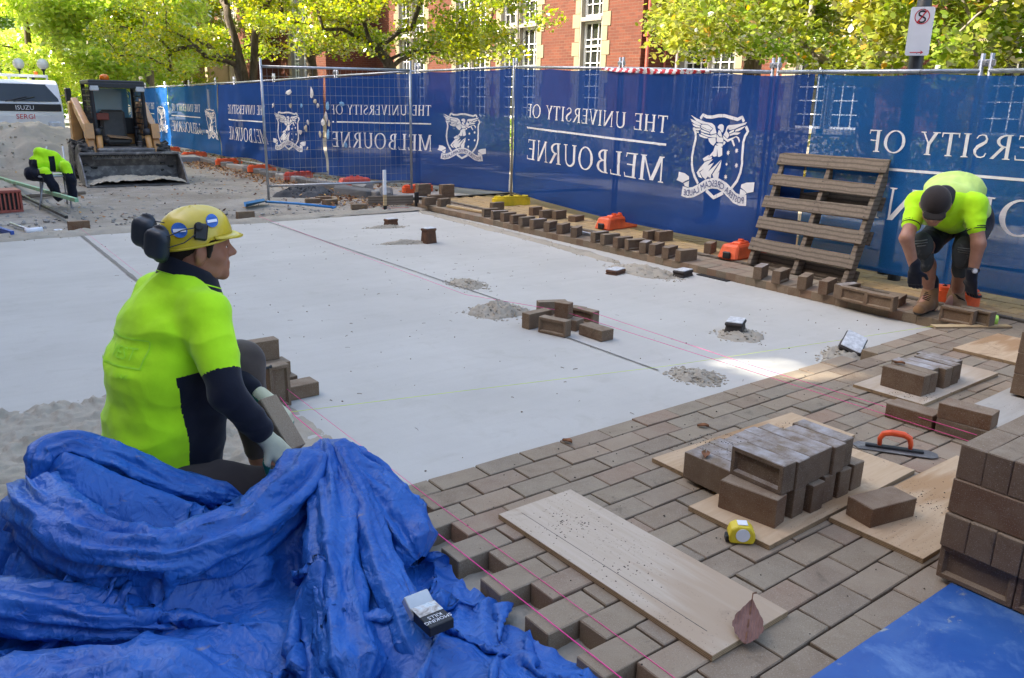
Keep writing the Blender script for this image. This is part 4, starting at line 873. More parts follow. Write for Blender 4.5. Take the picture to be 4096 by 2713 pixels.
def banner(label, y0, y1, tx0, tx1, rows, crest, mat, seed, amp=1.0, belly=0.0, zb=.10, sag=.03, group='printed banners on the fence'):
    """y0 = left end (far), y1 = right end (near); tx0..tx1 = y of text left and right; rows = [(text, z base left, z base right, height)]; crest = (y left, z bottom, width)"""
    P = dict(seed=seed, amp=amp, belly=belly); ym = (y0 + y1) / 2; xm, _ = fence_at(ym); t = thing('site_banner', label, 'banner', (xm, ym, 0), 0, None); t.location = (0, 0, 0); g = G(); nu, nv = int(abs(y1 - y0) / .06) + 2, 34; z_ = zb if callable(zb) else (lambda y: zb)
    def fn(u, v):
        y = y0 + (y1 - y0) * u; zt = tops(y) - .02 - sag * abs(math.sin(u * PI * 5)) * .6 - (.10 * max(0, 1 - u / .03) + .10 * max(0, 1 - (1 - u) / .03)) * 0; b = z_(y); z = b + (zt - b) * v; return banner_point(y, z, 0, P)
    g.grid(fn, nu, nv); g.build('cloth', MT[mat], t, True)
    m = Map(P)
    for txt, zl, zr, h in rows:
        if txt == '_':
            n = 14
            for k in range(n):
                a = tx0 + (tx1 - tx0) * k / n; b = tx0 + (tx1 - tx0) * (k + 1) / n; za = zl + (zr - zl) * k / n; zb_ = zl + (zr - zl) * (k + 1) / n; m.poly([(a, za), (b, zb_), (b, zb_ + h), (a, za + h)], sub=9)
            continue
        _, wd = text_polys(txt); rng_ = tx1 - tx0; x = 0
        for chx in txt:
            adv, ps = GL[chx]; ml = Map(P)
            for p in ps:
                q = []
                for px, py in p: u = 1 - (px + x) / wd; q.append((tx0 + rng_ * u, zl + (zr - zl) * u + py * h))
                ml.poly(q)
            x += adv + .06
            if ps: ml.g.build('letter', MT['print_white'], t)
    m.g.build('rule_line', MT['print_white'], t)
    if crest:
        yl, zb0, cw, ch = crest; sg = -1 if y1 < y0 else 1; C = lambda p: (yl + sg * p[0] / 1000 * cw, zb0 + p[1] / 1000 * ch); m = Map(P)
        for pts, wd in CREST_BANDS:
            dense = []
            for (ax, ay), (bx, by) in zip(pts[:-1], pts[1:]): dense += [(ax + (bx - ax) * k / 3, ay + (by - ay) * k / 3) for k in range(3)]
            m = Map(P)
            for q in _band(dense + [pts[-1]], wd): m.poly([C(p) for p in q])
            m.g.build('motto_ribbon' if wd > 60 else 'shield_edge', MT['print_white'], t)
        m = Map(P)
        for p in CREST_POLYS: m.poly([C(q) for q in p])
        m.g.build('winged_figure', MT['print_white'], t, kind='stuff')
        for c, r in CREST_STARS: m = Map(P); m.poly([C(q) for q in star_poly(c, r)]); m.g.build('star', MT['print_white'], t)
        v, f = bfont('POSTERA CRESCAM LAUDE', 78); wd = v[:, 0].max() - v[:, 0].min(); v[:, 0] = (v[:, 0] - v[:, 0].min()) / wd; rb = np.array(CREST_BANDS[-1][0], float); gg = G(); vv = []
        for a, b in v:
            s_ = .965 - a * .93; k = s_ * (len(rb) - 1); i = min(int(k), len(rb) - 2); fr = k - i; c = rb[i] * (1 - fr) + rb[i + 1] * fr; tn = rb[min(i + 2, len(rb) - 1)] - rb[max(i - 1, 0)]; tn /= np.linalg.norm(tn); nn = np.array([-tn[1], tn[0]]); q = c + nn * (b - 27); vv.append(banner_point(*C(q), .0095, P))
        gg.add(vv, f); gg.build('motto', MT['print_navy'], t)
    # cable ties and grommets along the top
    g = G(); n = max(3, int(abs(y1 - y0) / .9))
    for k in range(n + 1):
        y = y0 + (y1 - y0) * (.01 + .98 * k / n); x, zt = fence_at(y); p = V3(*banner_point(y, zt - .03, .004, P)); g.tube([p + V3(0, 0, -.01), p + V3(-.02, 0, .03), p + V3(.02, 0, .055), p + V3(.035, .01, .02)], .0025, 4)
    g.build('cable_ties', MT['black'], t); return t

MT['print_navy'] = simple('print_navy', (.012, .040, .205), .6, var=.05, bump=0)
U = 'THE UNIVERSITY OF'; Mb = 'MELBOURNE'
banner('lighter blue mesh banner nearest the bending worker, its white lettering reversed', 1.985, -3.6, 1.40, -1.25, [(U, 1.135, 1.135, .185), ('_', .985, .985, .022), (Mb, .57, .57, .275)], (-1.45, .46, 1.0, 1.0), 'banner_light', 1, .7)
banner('wide navy banner with the large white crest beside the leaning pallet', 7.89, 2.01, 7.41, 3.97, [(U, 1.30, 1.19, .19), ('_', 1.13, 1.05, .026), (Mb, .68, .63, .295)], (3.75, .50, 1.20, 1.23), 'banner', 2, 1.0, 0.0, lambda y: .13 - .045 * math.sin(PI * (y - 2) / 6))
banner('navy banner with reversed lettering partly behind the bare fence panel', 12.05, 7.98, 11.83, 9.55, [(U, 1.235, 1.265, .17), ('_', 1.09, 1.12, .022), (Mb, .655, .68, .27)], (9.42, .56, 1.0, 1.02), 'banner', 3, 1.0, .2, lambda y: .12)
banner('navy banner pasted with torn papers behind the bare fence panel', 18.3, 12.11, 16.9, 14.45, [(U, 1.15, 1.16, .19), ('_', 1.0, 1.01, .024), (Mb, .57, .57, .29)], (14.15, .48, 1.35, 1.03), 'banner', 4, 1.3, .6, lambda y: .16 + .05 * math.sin(y * 1.3))
banner('blue banner bulging into the road between orange fence feet', 23.2, 18.4, 22.9, 20.0, [(U, 1.12, 1.12, .19), ('_', .97, .97, .024), (Mb, .55, .55, .28)], (19.75, .45, 1.15, 1.03), 'banner_light', 5, 1.5, .5, lambda y: .10)
banner('blue banner with a crest right beside the loader cab', 27.6, 23.3, 27.3, 24.9, [(U, 1.12, 1.12, .19), ('_', .97, .97, .024), (Mb, .55, .55, .28)], (24.7, .45, 1.15, 1.03), 'banner_light', 6, 1.2, .2)
banner('pale sunlit banner between the loader and the truck', 33.2, 27.7, 32.6, 29.5, [(U, 1.12, 1.12, .19), ('_', .97, .97, .024), (Mb, .55, .55, .28)], (29.2, .45, 1.15, 1.03), 'banner_light', 7, 1.2, .2)
# torn papers stuck to the fence
rnd = random.Random(8); cols = [simple('poster_white', (.62, .62, .62), .8), simple('poster_blue', (.16, .36, .62), .8), simple('poster_cream', (.5, .46, .36), .8)]
def poster(y, z, w_, h, mi, P=dict(seed=4, amp=1.3, belly=.6)):
    n = rnd.randint(6, 9); pts = [(y + w_ * .5 * math.cos(2 * PI * k / n + .4) * rnd.uniform(.6, 1.2), z + h * .5 * math.sin(2 * PI * k / n + .4) * rnd.uniform(.6, 1.2)) for k in range(n)]; g = G(); v = [V3(*banner_point(a, b, .012 + rnd.uniform(0, .012), P)) for a, b in pts]; c = sum(v) / n; v0 = [tuple(p) for p in v] + [tuple(c + V3(-.012, 0, 0))]
    g.add(v0, [(i, (i + 1) % n, n) for i in range(n)]); return tag(g.build('torn_poster', cols[mi]), 'torn scrap of paper poster stuck to the fence banner', 'poster', 'torn posters on the fence')
for y, z, w_, h, mi in [(13.35, 1.62, .28, .12, 0), (12.5, 1.62, .16, .22, 0), (12.38, 1.45, .12, .10, 2), (14.0, 1.36, .09, .09, 0), (13.3, 1.37, .12, .10, 2), (12.9, 1.37, .11, .10, 1), (12.28, 1.38, .12, .10, 0), (11.95, 1.38, .15, .16, 1), (11.55, 1.42, .13, .12, 1), (12.02, 1.18, .10, .2, 0), (12.1, 1.08, .18, .14, 0), (11.93, 1.06, .12, .16, 2), (12.65, 1.07, .08, .13, 0), (12.75, .95, .12, .13, 2), (12.95, .88, .16, .10, 0), (12.2, .86, .12, .12, 2), (11.95, .86, .12, .2, 1), (11.48, .70, .07, .15, 1), (12.7, .57, .07, .08, 2)]: poster(y, z, w_, h, mi, dict(seed=4, amp=1.3, belly=.6) if y > 12.08 else dict(seed=3, amp=1.0, belly=.2))
# fence feet: moulded plastic blocks
def foot(label, c, rz, mat, shape=0, group=None):
    t = thing('ballast_block', label, 'block', (c[0], c[1], 0), rz, group)
    if shape == 0:   # stepped trapezoid block with a hand hole
        g = G(); g.box((0, 0, .075), (.60, .23, .15), None, .02, .86); g.box((0, 0, .155), (.30, .10, .03), None, .012); g.build('block', mat, t, world=False); G().box((-.302, 0, .05), (.03, .09, .07), None, .01).build('hand_hole', MT['black'], t, world=False)
        for dx in (-.06, .06): G().lathe([(.03, .15), (.03, .19), (.022, .19)], (dx, 0, 0), 10).build('socket', mat, t, world=False)
    else:            # dog-bone block
        n = 24; pr = [(.33 * math.cos(a) + (.0), (.115 if abs(math.cos(a)) > .45 else .075) * math.sin(a) * 1.25) for a in [2 * PI * k / n for k in range(n)]]; g = G(); g.prism(pr, 0, .11); g.prism([(x * .9, y * .85) for x, y in pr], .11, .14); o = g.build('block', mat, t, world=False); smooth_angle(o, 50)
        for dx in (-.16, 0, .16): G().lathe([(.03, .14), (.03, .15), (.02, .15), (.02, .12)], (dx, 0, 0), 10).build('socket', MT['black'], t, world=False)
    return t
foot('clean orange fence foot with a square hand hole under the crest banner', (5.90, 4.78), .12, MT['orange_plastic'])
foot('bright red-orange fence foot half hidden behind the pallet', (5.62, 2.62), .1, MT['orange_plastic'])
foot('yellow dog-bone fence foot under the banner seam', (6.18, 7.36), -.1, MT['yellow_plastic'], 1)
foot('orange fence foot behind the boots of the bending worker', (5.40, .36), 1.75, MT['orange_plastic'], 1).scale = (.55, .8, .9)
foot('orange fence foot behind the stacked bricks', (5.80, 9.5), .2, MT['orange_plastic'], 1)
foot('faded red fence foot holding the bare fence panel', (5.35, 10.95), -.15, MT['red_plastic'], 0)
foot('faded orange fence foot beyond the gravel pile', (5.02, 12.7), .25, MT['red_plastic'], 1)
for y in (14.65, 16.75, 19.4, 21.8, 24.2): foot('orange fence foot along the kerb past the gravel pile', (5.02, y), .15, MT['orange_plastic'], 1, 'orange feet along the kerb')
# hazard tape twisted along the top rail, stripes slanting
g = G(); P = dict(seed=2, amp=1, belly=0); n = 96; m = 8
def tape_ring(k):
    q = k / n; y = 5.35 - 2.0 * q; x, zt = fence_at(y); p = V3(*banner_point(y, zt - .012 - .012 * math.sin(PI * q), .0, P)); wd = (.010 + .020 * math.sin(PI * q) ** .7) * (1 + .35 * fbm(q * 9, 2)); tw = 3 * fbm(q * 3, 5)
    return [p + V3(-.014 - .012 * math.cos(a + tw) * (1 + .3 * fbm(q * 12, a)), 0, wd * math.sin(a)) for a in [2 * PI * j / m for j in range(m)]]
for k in range(n):
    A_, B_ = tape_ring(k), tape_ring(k + 1)
    for j in range(m): g.cur = int((k + (j if j < 5 else 8 - j) * .8) / 3.2) % 2; g.add([A_[j], A_[(j + 1) % m], B_[(j + 1) % m], B_[j]], [(0, 1, 2, 3)])
tag(g.build('hazard_tape', [MT['print_red'], MT['print_white']], smooth=True), 'red and white striped hazard tape bunched along the fence top rail', 'tape')
# ------------------------------------------------------------------ loose bricks (230 x 114 x 76 with a frog in the underside)
rnd = random.Random(77)
BL, BW, BH = .228, .1135, .0755
BM = [paver_mesh('brick_mesh', BL, BW, BH, MT['brick'], s + 40, .0028, True) for s in range(4)]
BMW = [paver_mesh('brick_white_mesh', BL, BW, BH, MT['brick_white'], s + 50, .0028, True) for s in range(3)]
BHALF = [paver_mesh('half_brick_mesh', .114, BW, BH, MT['brick'], s + 60, .004) for s in range(2)]
FLAT, EDGE_, EDGE_R, END = (0, 0, 0), (PI / 2, 0, 0), (-PI / 2, 0, 0), (0, PI / 2, 0)
HZ = {FLAT: BH / 2, EDGE_: BW / 2, EDGE_R: BW / 2, END: BL / 2}
def brick(label, x, y, z0, rz=0.0, mode=FLAT, white=False, group=None, half=False, jit=.02):
    me = rnd.choice(BHALF if half else (BMW if white else BM)); o = bpy.data.objects.new('brick', me); col.objects.link(o); h = HZ[mode] if not (half and mode == END) else .057
    M = Matrix.Rotation(rz + rnd.gauss(0, jit), 4, 'Z') @ Euler(mode).to_matrix().to_4x4(); o.rotation_euler = M.to_euler(); o.location = (x, y, z0 + h); tag(o, label, 'brick', group); return o
H2 = PI / 2
# stack on the plywood beside the tape measure (on edge, long side along Y)
PT = .019
for k in range(6): brick('brick on edge in the lower course of the white-dusted stack', 1.045 + k * .098 + (.03 if k else 0), -.955 + rnd.gauss(0, .008), PT, H2 + (.18 if k == 0 else 0), EDGE_R, group='white-dusted brick stack lower course')
for k in range(6): brick('white-dusted brick on edge in the top course of the stack on plywood', 1.10 + k * .0775, -.945 + rnd.gauss(0, .006), PT + BW + .001, H2, EDGE_, True, 'white-dusted brick stack top course', jit=.01)
for k in range(7): brick('white-dusted brick on edge in the row behind the taller stack', 1.115 + k * .0775, -.712 + rnd.gauss(0, .008), PT, H2, EDGE_R, True, 'white-dusted bricks behind the stack', jit=.01)
for k in range(6): brick('brick on edge in the row on the narrow plywood strip', 2.905 + k * .0785 + (.02 if k > 3 else 0), -.545 + rnd.gauss(0, .012), PT, H2, EDGE_R, k > 1, 'bricks in a row on the plywood strip', jit=.015)
brick('single brick lying flat between plywood strip and trowel', 2.535, -.79, 0, H2 + .05, FLAT, jit=0)
brick('lower of two bricks laid one on the other past the trowel', 2.545, -1.035, 0, H2 + .08, FLAT, jit=0); brick('upper of two bricks laid one on the other past the trowel', 2.55, -1.03, BH + .001, H2 + .12, FLAT, jit=0)
brick('lone chipped brick lying on the plywood with bold grain', 1.44, -1.235, PT, -.2, FLAT, jit=0)
# big stack on the blue sheet: courses of bricks on edge, direction changing each course
for c in range(4):
    z = .022 + c * (BW + .0012)
    if c % 2 == 0:
        for a in range(5):
            for b in range(3): brick('brick on edge in the big stack on the blue sheet, laid lengthwise', 1.24 + a * .078, -1.672 - b * .231, z, H2, EDGE_ if c == 0 else EDGE_R, False, 'lengthwise bricks of the big stack', jit=.006)
    else:
        for a in range(2):
            for b in range(9): brick('brick on edge in the big stack on the blue sheet, showing its end', 1.322 + a * .231 - (.02 if c == 1 else 0), -1.598 - b * .0775, z, 0, EDGE_, False, 'crosswise bricks of the big stack', jit=.01)
for c in range(3):
    for a in range(3):
        for b in range(2): brick('brick in the three-high stack on the weathered board', 3.34 + a * .078, -1.03 - b * .231, PT + .012 + c * (BW + .001), H2, EDGE_R, False, 'three-high stack on weathered board', jit=.02)
brick('brick with a curled leaf on it beside the weathered board', 2.60, -1.42, 0, .5, FLAT, jit=0)
# cluster on the sand where the string lines cross
S0 = -.074
brick('brick on edge with its frog facing the kneeling worker, in the middle cluster', 2.235, 1.60, S0, H2 + .28, EDGE_, jit=0)
brick('brick lying flat apart from the cluster, nearest the paving', 2.43, 1.385, S0, H2 + .03, FLAT, jit=0)
brick('upright half brick standing on top of the middle cluster', 2.40, 1.70, S0 + BH, .35, END, half=True, jit=0)
brick('flat brick under the upright half brick', 2.42, 1.69, S0, H2 + .35, FLAT, jit=0)
brick('brick on edge at the back of the middle cluster', 2.56, 2.02, S0, -.45, EDGE_, jit=0); brick('brick on edge along the right of the middle cluster', 2.60, 1.70, S0, H2 + .12, EDGE_, jit=0); brick('brick on edge at the left of the middle cluster', 2.26, 1.83, S0, .1, EDGE_, jit=0); brick('brick lying flat under the back of the cluster', 2.63, 1.86, S0, .3, FLAT, jit=0)
# stack by the kneeling worker
brick('flat brick at the foot of the stack beside the kneeling worker', .255, 1.40, S0, .03, FLAT, jit=0); brick('upright brick on end beside the kneeling worker', .125, 1.31, S0, H2 + .12, END, jit=0); brick('lower flat brick behind the upright brick', .20, 1.56, S0, .05, FLAT, jit=0); brick('second flat brick in the stack behind the upright brick', .18, 1.60, S0 + BH + .001, .02, FLAT, jit=0)
brick('brick on edge with frog facing the camera topping the stack behind the upright brick', .15, 1.655, S0 + 2 * BH + .002, 0, EDGE_, jit=0); brick('flat brick half hidden under the worker elbow', .02, 1.50, S0, .1, FLAT, jit=0)
# bricks set out along the edging
POS = [(5.02, 6.42), (4.99, 6.17), (4.98, 5.96), (4.96, 5.72), (4.93, 5.5), (4.93, 5.27), (4.93, 5.03), (4.94, 4.8), (4.91, 4.53), (4.89, 4.11), (4.88, 3.93), (4.85, 3.7), (4.86, 3.52), (4.85, 3.36), (4.85, 3.2), (4.83, 3.0), (4.83, 2.78), (4.78, 1.85), (4.77, 1.63), (4.75, 1.37), (4.74, 1.15), (4.72, .96)]
for k, (x, y) in enumerate(POS): brick('brick stood on edge along the top of the brick edging', x + .10, y, 0, rnd.choice((0.0, .06, -.1, .15, .4)), EDGE_ if k % 3 else EDGE_R, k % 4 == 1, 'bricks set out along the edging', jit=.1)
brick('pair brick stood lengthwise near the dark brick on the edging', 4.71, .82, 0, H2 - .05, EDGE_, jit=0); brick('second pair brick lengthwise beside the dark brick', 4.69, .58 + .01, 0, H2 + .0, EDGE_, jit=0)
brick('dark brick lying skewed in front of the worn boots', 4.92, .60, .0, .25, FLAT, jit=0)
brick('frog-faced brick on edge at the toes of the bending worker', 4.735, .03, .002, H2 + .1, EDGE_, jit=0); brick('brick on edge behind the frog-faced brick at the toes', 4.83, -.06, .002, H2 - .1, EDGE_, jit=0)
for k, (x, y, r_, m) in enumerate([(5.77, 6.25, .3, EDGE_), (5.68, 5.9, .1, EDGE_), (5.80, 5.78, .2, EDGE_), (5.86, 5.5, .3, FLAT), (5.56, 3.86, .1, EDGE_), (5.66, 3.76, .0, EDGE_), (5.50, 2.95, .4, EDGE_), (5.6, 6.93, .2, EDGE_)]): brick('loose brick left on the yellow footpath under the fence', x, y, .004, r_, m, False, 'loose bricks on the yellow footpath')
# stacks at the far corner
for x, y, n, s in ((5.56, 8.92, 3, 1), (5.86, 8.68, 3, 2)):
    for c in range(n): brick('brick in the far stack beside the orange foot' if s == 1 else 'brick in the far stack beside the banner seam', x, y, -.02 + c * (BH + .001), .1 * c - .2, FLAT, False, 'three-high brick stack %s' % ('by the orange foot' if s == 1 else 'by the banner seam'))
brick('lone brick at the foot of the far stacks', 5.62, 8.66, -.02, -.2, FLAT); brick('brick on edge at the far corner of the edging', 5.06, 7.92, 0, .2, EDGE_); brick('second brick on edge at the far corner of the edging', 5.20, 7.72, 0, .3, EDGE_)
for x, y, l in ((3.82, 9.3, 'left'), (4.0, 9.08, 'right'), (4.08, 9.5, 'rear')): brick('brick in the small pile behind the blue shovel, %s one' % {'left': 'next to the shovel', 'right': 'next to the leaves', 'rear': 'behind the other two'}[l], x, y, -.055, rnd.uniform(-.3, .3), FLAT)
brick('dark brick half buried in leaves by the white peg', 4.13, 8.36, -.055, -.3, FLAT); brick('brick on edge beside the white washer at the far sand bank', .365, 8.06, -.06, .03, EDGE_); brick('flat brick under the brick at the far sand bank', .37, 8.05, -.13, .0, FLAT); brick('brick on edge at the far end of the middle string', 2.35, 8.1, -.07, .03, EDGE_)
# survey blocks: rusty cast stubs with a whitened top
rust = simple('rusty_block', (.12, .055, .028), .85, 0, .4, 14, .6, 60, ((.04, .03, .025), .55)); tarb = simple('tarred_block', (.035, .028, .024), .7, 0, .5, 14, .6, 60, ((.2, .1, .05), .6)); chalk = simple('chalky_top', (.56, .56, .55), .9, 0, .3, 30, .4, 90, ((.2, .17, .14), .58))
def block(label, c, dims, rz, mat, tilt=(0, 0)):
    t = thing('survey_block', label, 'block', (c[0], c[1], S0), rz); t.rotation_euler = (tilt[0], tilt[1], rz); w_, d_, h = dims; g = G(); g.box((0, 0, h / 2 - .01), (w_, d_, h), None, .012, .86); g.box((0, 0, h - .012), (w_ * .97, d_ * .97, .035), None, .012); g.build('body', mat, t, world=False); G().box((0, 0, h + .006), (w_ * .9, d_ * .88, .008), None, .004).build('chalked_top', chalk, t, world=False); return t
block('rusty survey block half sunk near the far sand bank', (3.77, 6.74), (.17, .12, .09), .1, rust); block('tall rusty survey block with a white top', (3.50, 5.36), (.16, .12, .165), .15, rust); block('flat survey block buried in sand by the edging', (4.12, 2.94), (.20, .13, .04), .3, rust); block('flat whitened survey block touching the edging', (4.60, 2.52), (.20, .13, .055), .2, tarb)
block('dark survey block inside a square collar of sand', (3.36, .93), (.19, .13, .085), .5, tarb); block('tilted survey block with a patterned white top', (3.60, .19), (.24, .15, .09), .35, tarb, (.35, -.25))
# ------------------------------------------------------------------ plywood boards and sheet
def board(label, x0, x1, y0, y1, z, mat, rz=0.0, name='plywood_board', th=.018):
    c = ((x0 + x1) / 2, (y0 + y1) / 2, z + th / 2); t = thing(name, label, 'board', c, rz); L, Wd = x1 - x0, y1 - y0; g = G(); g.box((0, 0, th / 2 + .0002), (L - .002, Wd - .002, .0006)); o = g.build('face', MT[mat], t, world=False); G().box((0, 0, 0), (L, Wd, th)).build('edge_plies', MT['ply_edge'], t, world=False); return t
t = board('pale plywood board with a saw line lying alone on the paving', -.03, .95, -1.085, -.735, .001, 'ply_pale', H2 + .01); 
for o in t.children:
    if o.name.startswith('face'): o.data.transform(Matrix.Rotation(0, 4, 'Z'))
g = G(); g.box((.02, .10, .0098), (.86, .0018, .0004)); g.build('saw_line', MT['black'], t, world=False)
board('plywood board under the back row of white-dusted bricks', 1.11, 2.09, -.745, -.40, .001, 'ply', -.01); board('plywood board under the taller stack, beside the tape measure', .91, 1.94, -1.12, -.765, .001, 'ply', .025)
board('plywood board with bold grain and one chipped brick', 1.27, 2.25, -1.485, -1.135, .001, 'ply', .0); board('narrow plywood strip carrying a row of bricks', 2.76, 3.67, -.715, -.33, .001, 'ply_pale', .02); board('plywood offcut near the edging by the bending worker', 3.98, 4.62, -.72, -.30, .001, 'ply', .0); board('weathered grey board under the three-high brick stack', 2.72, 3.75, -1.30, -.865, .001, 'ply_grey', .02)
g = G(); g.box((.95, -2.16, .010), (1.30, 1.10, .018)); tag(g.build('formply_sheet', MT['blue_sheet']), 'scuffed blue formply sheet under the big brick stack', 'sheet')
board('thin timber strip under the frog-faced brick at the corner', 4.42, 5.0, -.12, -.05, .001, 'timber', -.55, 'timber_strip', .012)
# pine batten and alloy straightedge on the edging
g = G(); g.box((0, 0, .02), (.05, .84, .035), None, .003); o = g.build('pine_batten', MT['timber']); o.location = (5.19, 7.14, .002); o.rotation_euler = (0, 0, .06); tag(o, 'short fresh pine batten lying on the edging', 'timber')
g = G(); g.box((0, 0, .02), (.03, 1.55, .035), None, .003); o = g.build('straightedge', MT['galv']); o.location = (5.17, 5.02, .002); o.rotation_euler = (0, 0, -.03); tag(o, 'pale alloy straightedge lying among the bricks on the edging', 'straightedge')
# ------------------------------------------------------------------ string lines
def cord(name, label, pts, mat, r=.0015):
    g = G(); g.tube(pts, r, 5); return tag(g.build(name, mat), label, 'string')
pink = simple('pink_twine', (.95, .05, .30), .6, bump=0); lime = simple('lime_twine', (.62, .80, .06), .6, bump=0)
cord('string_line', 'bright pink string line stretched over the stepped ends of the paving', [(.035, -1.75, .006), (.035, -.2, .008), (.07, .95, .0), (.11, 1.24, .0)], pink, .0019)
cord('string_line', 'faint pink string line just inside the paving edge, tied at the upright brick', [(.155, -1.75, .003), (.155, -.2, .003), (.165, 1.30, .02)], pink, .0011)
cord('string_line', 'far pink string line from the brick stack to the far sand bank', [(.17, 1.66, .06), (.27, 4.0, -.02), (.36, 7.95, -.02)], pink, .0011)
cord('string_line', 'pink string line down the middle of the sand past the brick cluster', [(2.5, 8.02, -.02), (2.44, 5.2, -.055), (2.36, 2.9, -.062), (2.40, 1.72, .045), (2.46, .2, .022), (2.47, -1.10, .016)], pink, .0014)
cord('string_line', 'second pink string line leaving the brick cluster across the paving', [(2.58, 1.75, .04), (2.56, .2, .02), (2.46, -1.12, .06)], pink, .0014)
cord('string_line', 'thin lime string line crossing the sand to the corner by the boots', [(-.1, .92, .05), (2.2, .52, -.01), (4.52, .06, .008)], lime, .0011)
# ------------------------------------------------------------------ pallet leaning on the fence
pl = thing('timber_pallet', 'weathered grey timber pallet leaning against the fence', 'pallet', (5.27, 1.78, 0))
pl.rotation_euler = (0, 0, 0)
PW, PHt = 1.16, 1.12; base_a = V3(5.32, 2.33, .0); base_b = V3(5.235, 1.165, .0); ud = (base_b - base_a) / np.linalg.norm(base_b - base_a); lean = V3(.36, .055, 1.0); lean /= np.linalg.norm(lean); nn = np.cross(ud, lean); nn /= np.linalg.norm(nn); lean = np.cross(nn, ud); Rp = np.stack([ud, lean, nn], 1)
if nn[0] > 0: nn = -nn; Rp = np.stack([ud, lean, nn], 1)
def pp(u, v, w_): return base_a + ud * u + lean * v + nn * w_
prnd = random.Random(4)
for u in (.05, PW / 2, PW - .05):
    g = G(); g.box(pp(u, PHt / 2, 0), (.048, PHt, .095), Rp, .004); o = g.build('bearer', MT['pallet'], pl)
for k, v in enumerate((.20, .42, .635, .845, 1.06)):
    g = G(); hh = (.125, .118, .115, .11, .12)[k]; R2 = Rp @ rotz(prnd.gauss(0, .01)); g.box(pp(PW / 2 + prnd.gauss(0, .008), v, .062), (PW * (1 + prnd.gauss(0, .006)), hh, .024), R2, .004); o = g.build('slat', MT['pallet'], pl)
for v in (.09, .45, .76, 1.06):
    g = G(); g.box(pp(PW / 2, v, -.062), (PW, .12, .022), Rp, .003); g.build('slat', MT['pallet_dark'], pl)
g = G()
for u in (.05, PW / 2, PW - .05):
    for v in (.20, .42, .635, .845, 1.06):
        for dv in (-.03, .03): g.tube([pp(u + prnd.gauss(0, .006), v + dv, .074), pp(u, v + dv, .0765)], .004, 6)
g.build('nail_heads', MT['steel_dark'], pl, kind='stuff')
# ------------------------------------------------------------------ no-stopping sign
sp = thing('parking_sign', 'white no-stopping sign with red arrow on a dark round pole', 'sign', (6.05, 1.35, 0))
def on_ray(px, py, dist):
    d = cam_f + cam_r * ((px - 2048) / 3240.4) - cam_u * ((py - 1356.5) / 3240.4); return cam.location + d * dist
G().tube([(6.05, 1.32, -.05), (6.05, 1.32, 3.6)], .06, 14).build('pole', MT['pole_dark'], sp, True)
sg = G(); cS = np.array([5.975, 1.285, 2.145]); nrm = V3(-.86, -.51, 0); nrm /= np.linalg.norm(nrm); rt = V3(-nrm[1], nrm[0], 0) * 1; rt = np.cross(V3(0, 0, 1), nrm); RS = np.stack([rt, V3(0, 0, 1), nrm], 1)
sw, sh, rc = .215, .45, .022; pts = []; RS = RS * .88
for cx, cy, a0 in ((sw / 2 - rc, sh / 2 - rc, 0), (-sw / 2 + rc, sh / 2 - rc, 90), (-sw / 2 + rc, -sh / 2 + rc, 180), (sw / 2 - rc, -sh / 2 + rc, 270)):
    for k in range(5): a = math.radians(a0 + k * 22.5); pts.append((cx + rc * math.cos(a), cy + rc * math.sin(a)))
sg.prism(pts, -.002, .002, RS, cS); plate = sg.build('plate', MT['sign_white'], sp)
g = G()
def flat(polys, off):
    for k, p in enumerate(polys): g.add([cS + RS @ V3(x, y, off + .0003 * (k % 3)) for x, y in p], [tuple(range(len(p)))])
cy = .135
g = G(); flat(_band([(.002 + .036 * math.sin(math.radians(a)) if False else .036 * 0, 0) for a in (0,)] * 2, .01) if False else [], .004)
S_ = [(.030, .034), (.018, .046), (0, .05), (-.02, .046), (-.031, .032), (-.027, .014), (-.008, .004), (.012, -.005), (.029, -.016), (.031, -.036), (.018, -.049), (0, -.052), (-.02, -.048), (-.033, -.036)]
flat(_band([(x, y + cy) for x, y in S_], .0155), .0030); g.build('letter_s', MT['print_black'], plate)
g = G(); flat(_arc(0, cy, .063, .066, 0, 360, 32, .0085), .0042); flat([[(-.044, cy - .056), (-.034, cy - .062), (.044, cy + .056), (.034, cy + .062)]], .0046); g.build('prohibition_ring', MT['print_red'], plate)
g = G(); flat([[(-.065, -.1995), (.035, -.1995), (.035, -.1905), (-.065, -.1905)], [(.028, -.215), (.058, -.195), (.028, -.175), (.036, -.195)]], .0030); g.build('arrow', MT['print_red'], plate)
for dy in (.20, -.202): G().lathe([(.008, 0), (.006, .004), (0.001, .005)], cS + RS @ V3(.0, dy, .003), 8, RS).build('bolt', MT['galv'], plate)
# bollard-like stub of another pole below the fence
G_ = G(); G_.tube([(5.86, 1.12, -.05), (5.86, 1.12, .16)], .055, 14); tag(G_.build('pole_stub', MT['pole_dark']), 'short dark pole foot under the fence beside the pallet', 'pole')
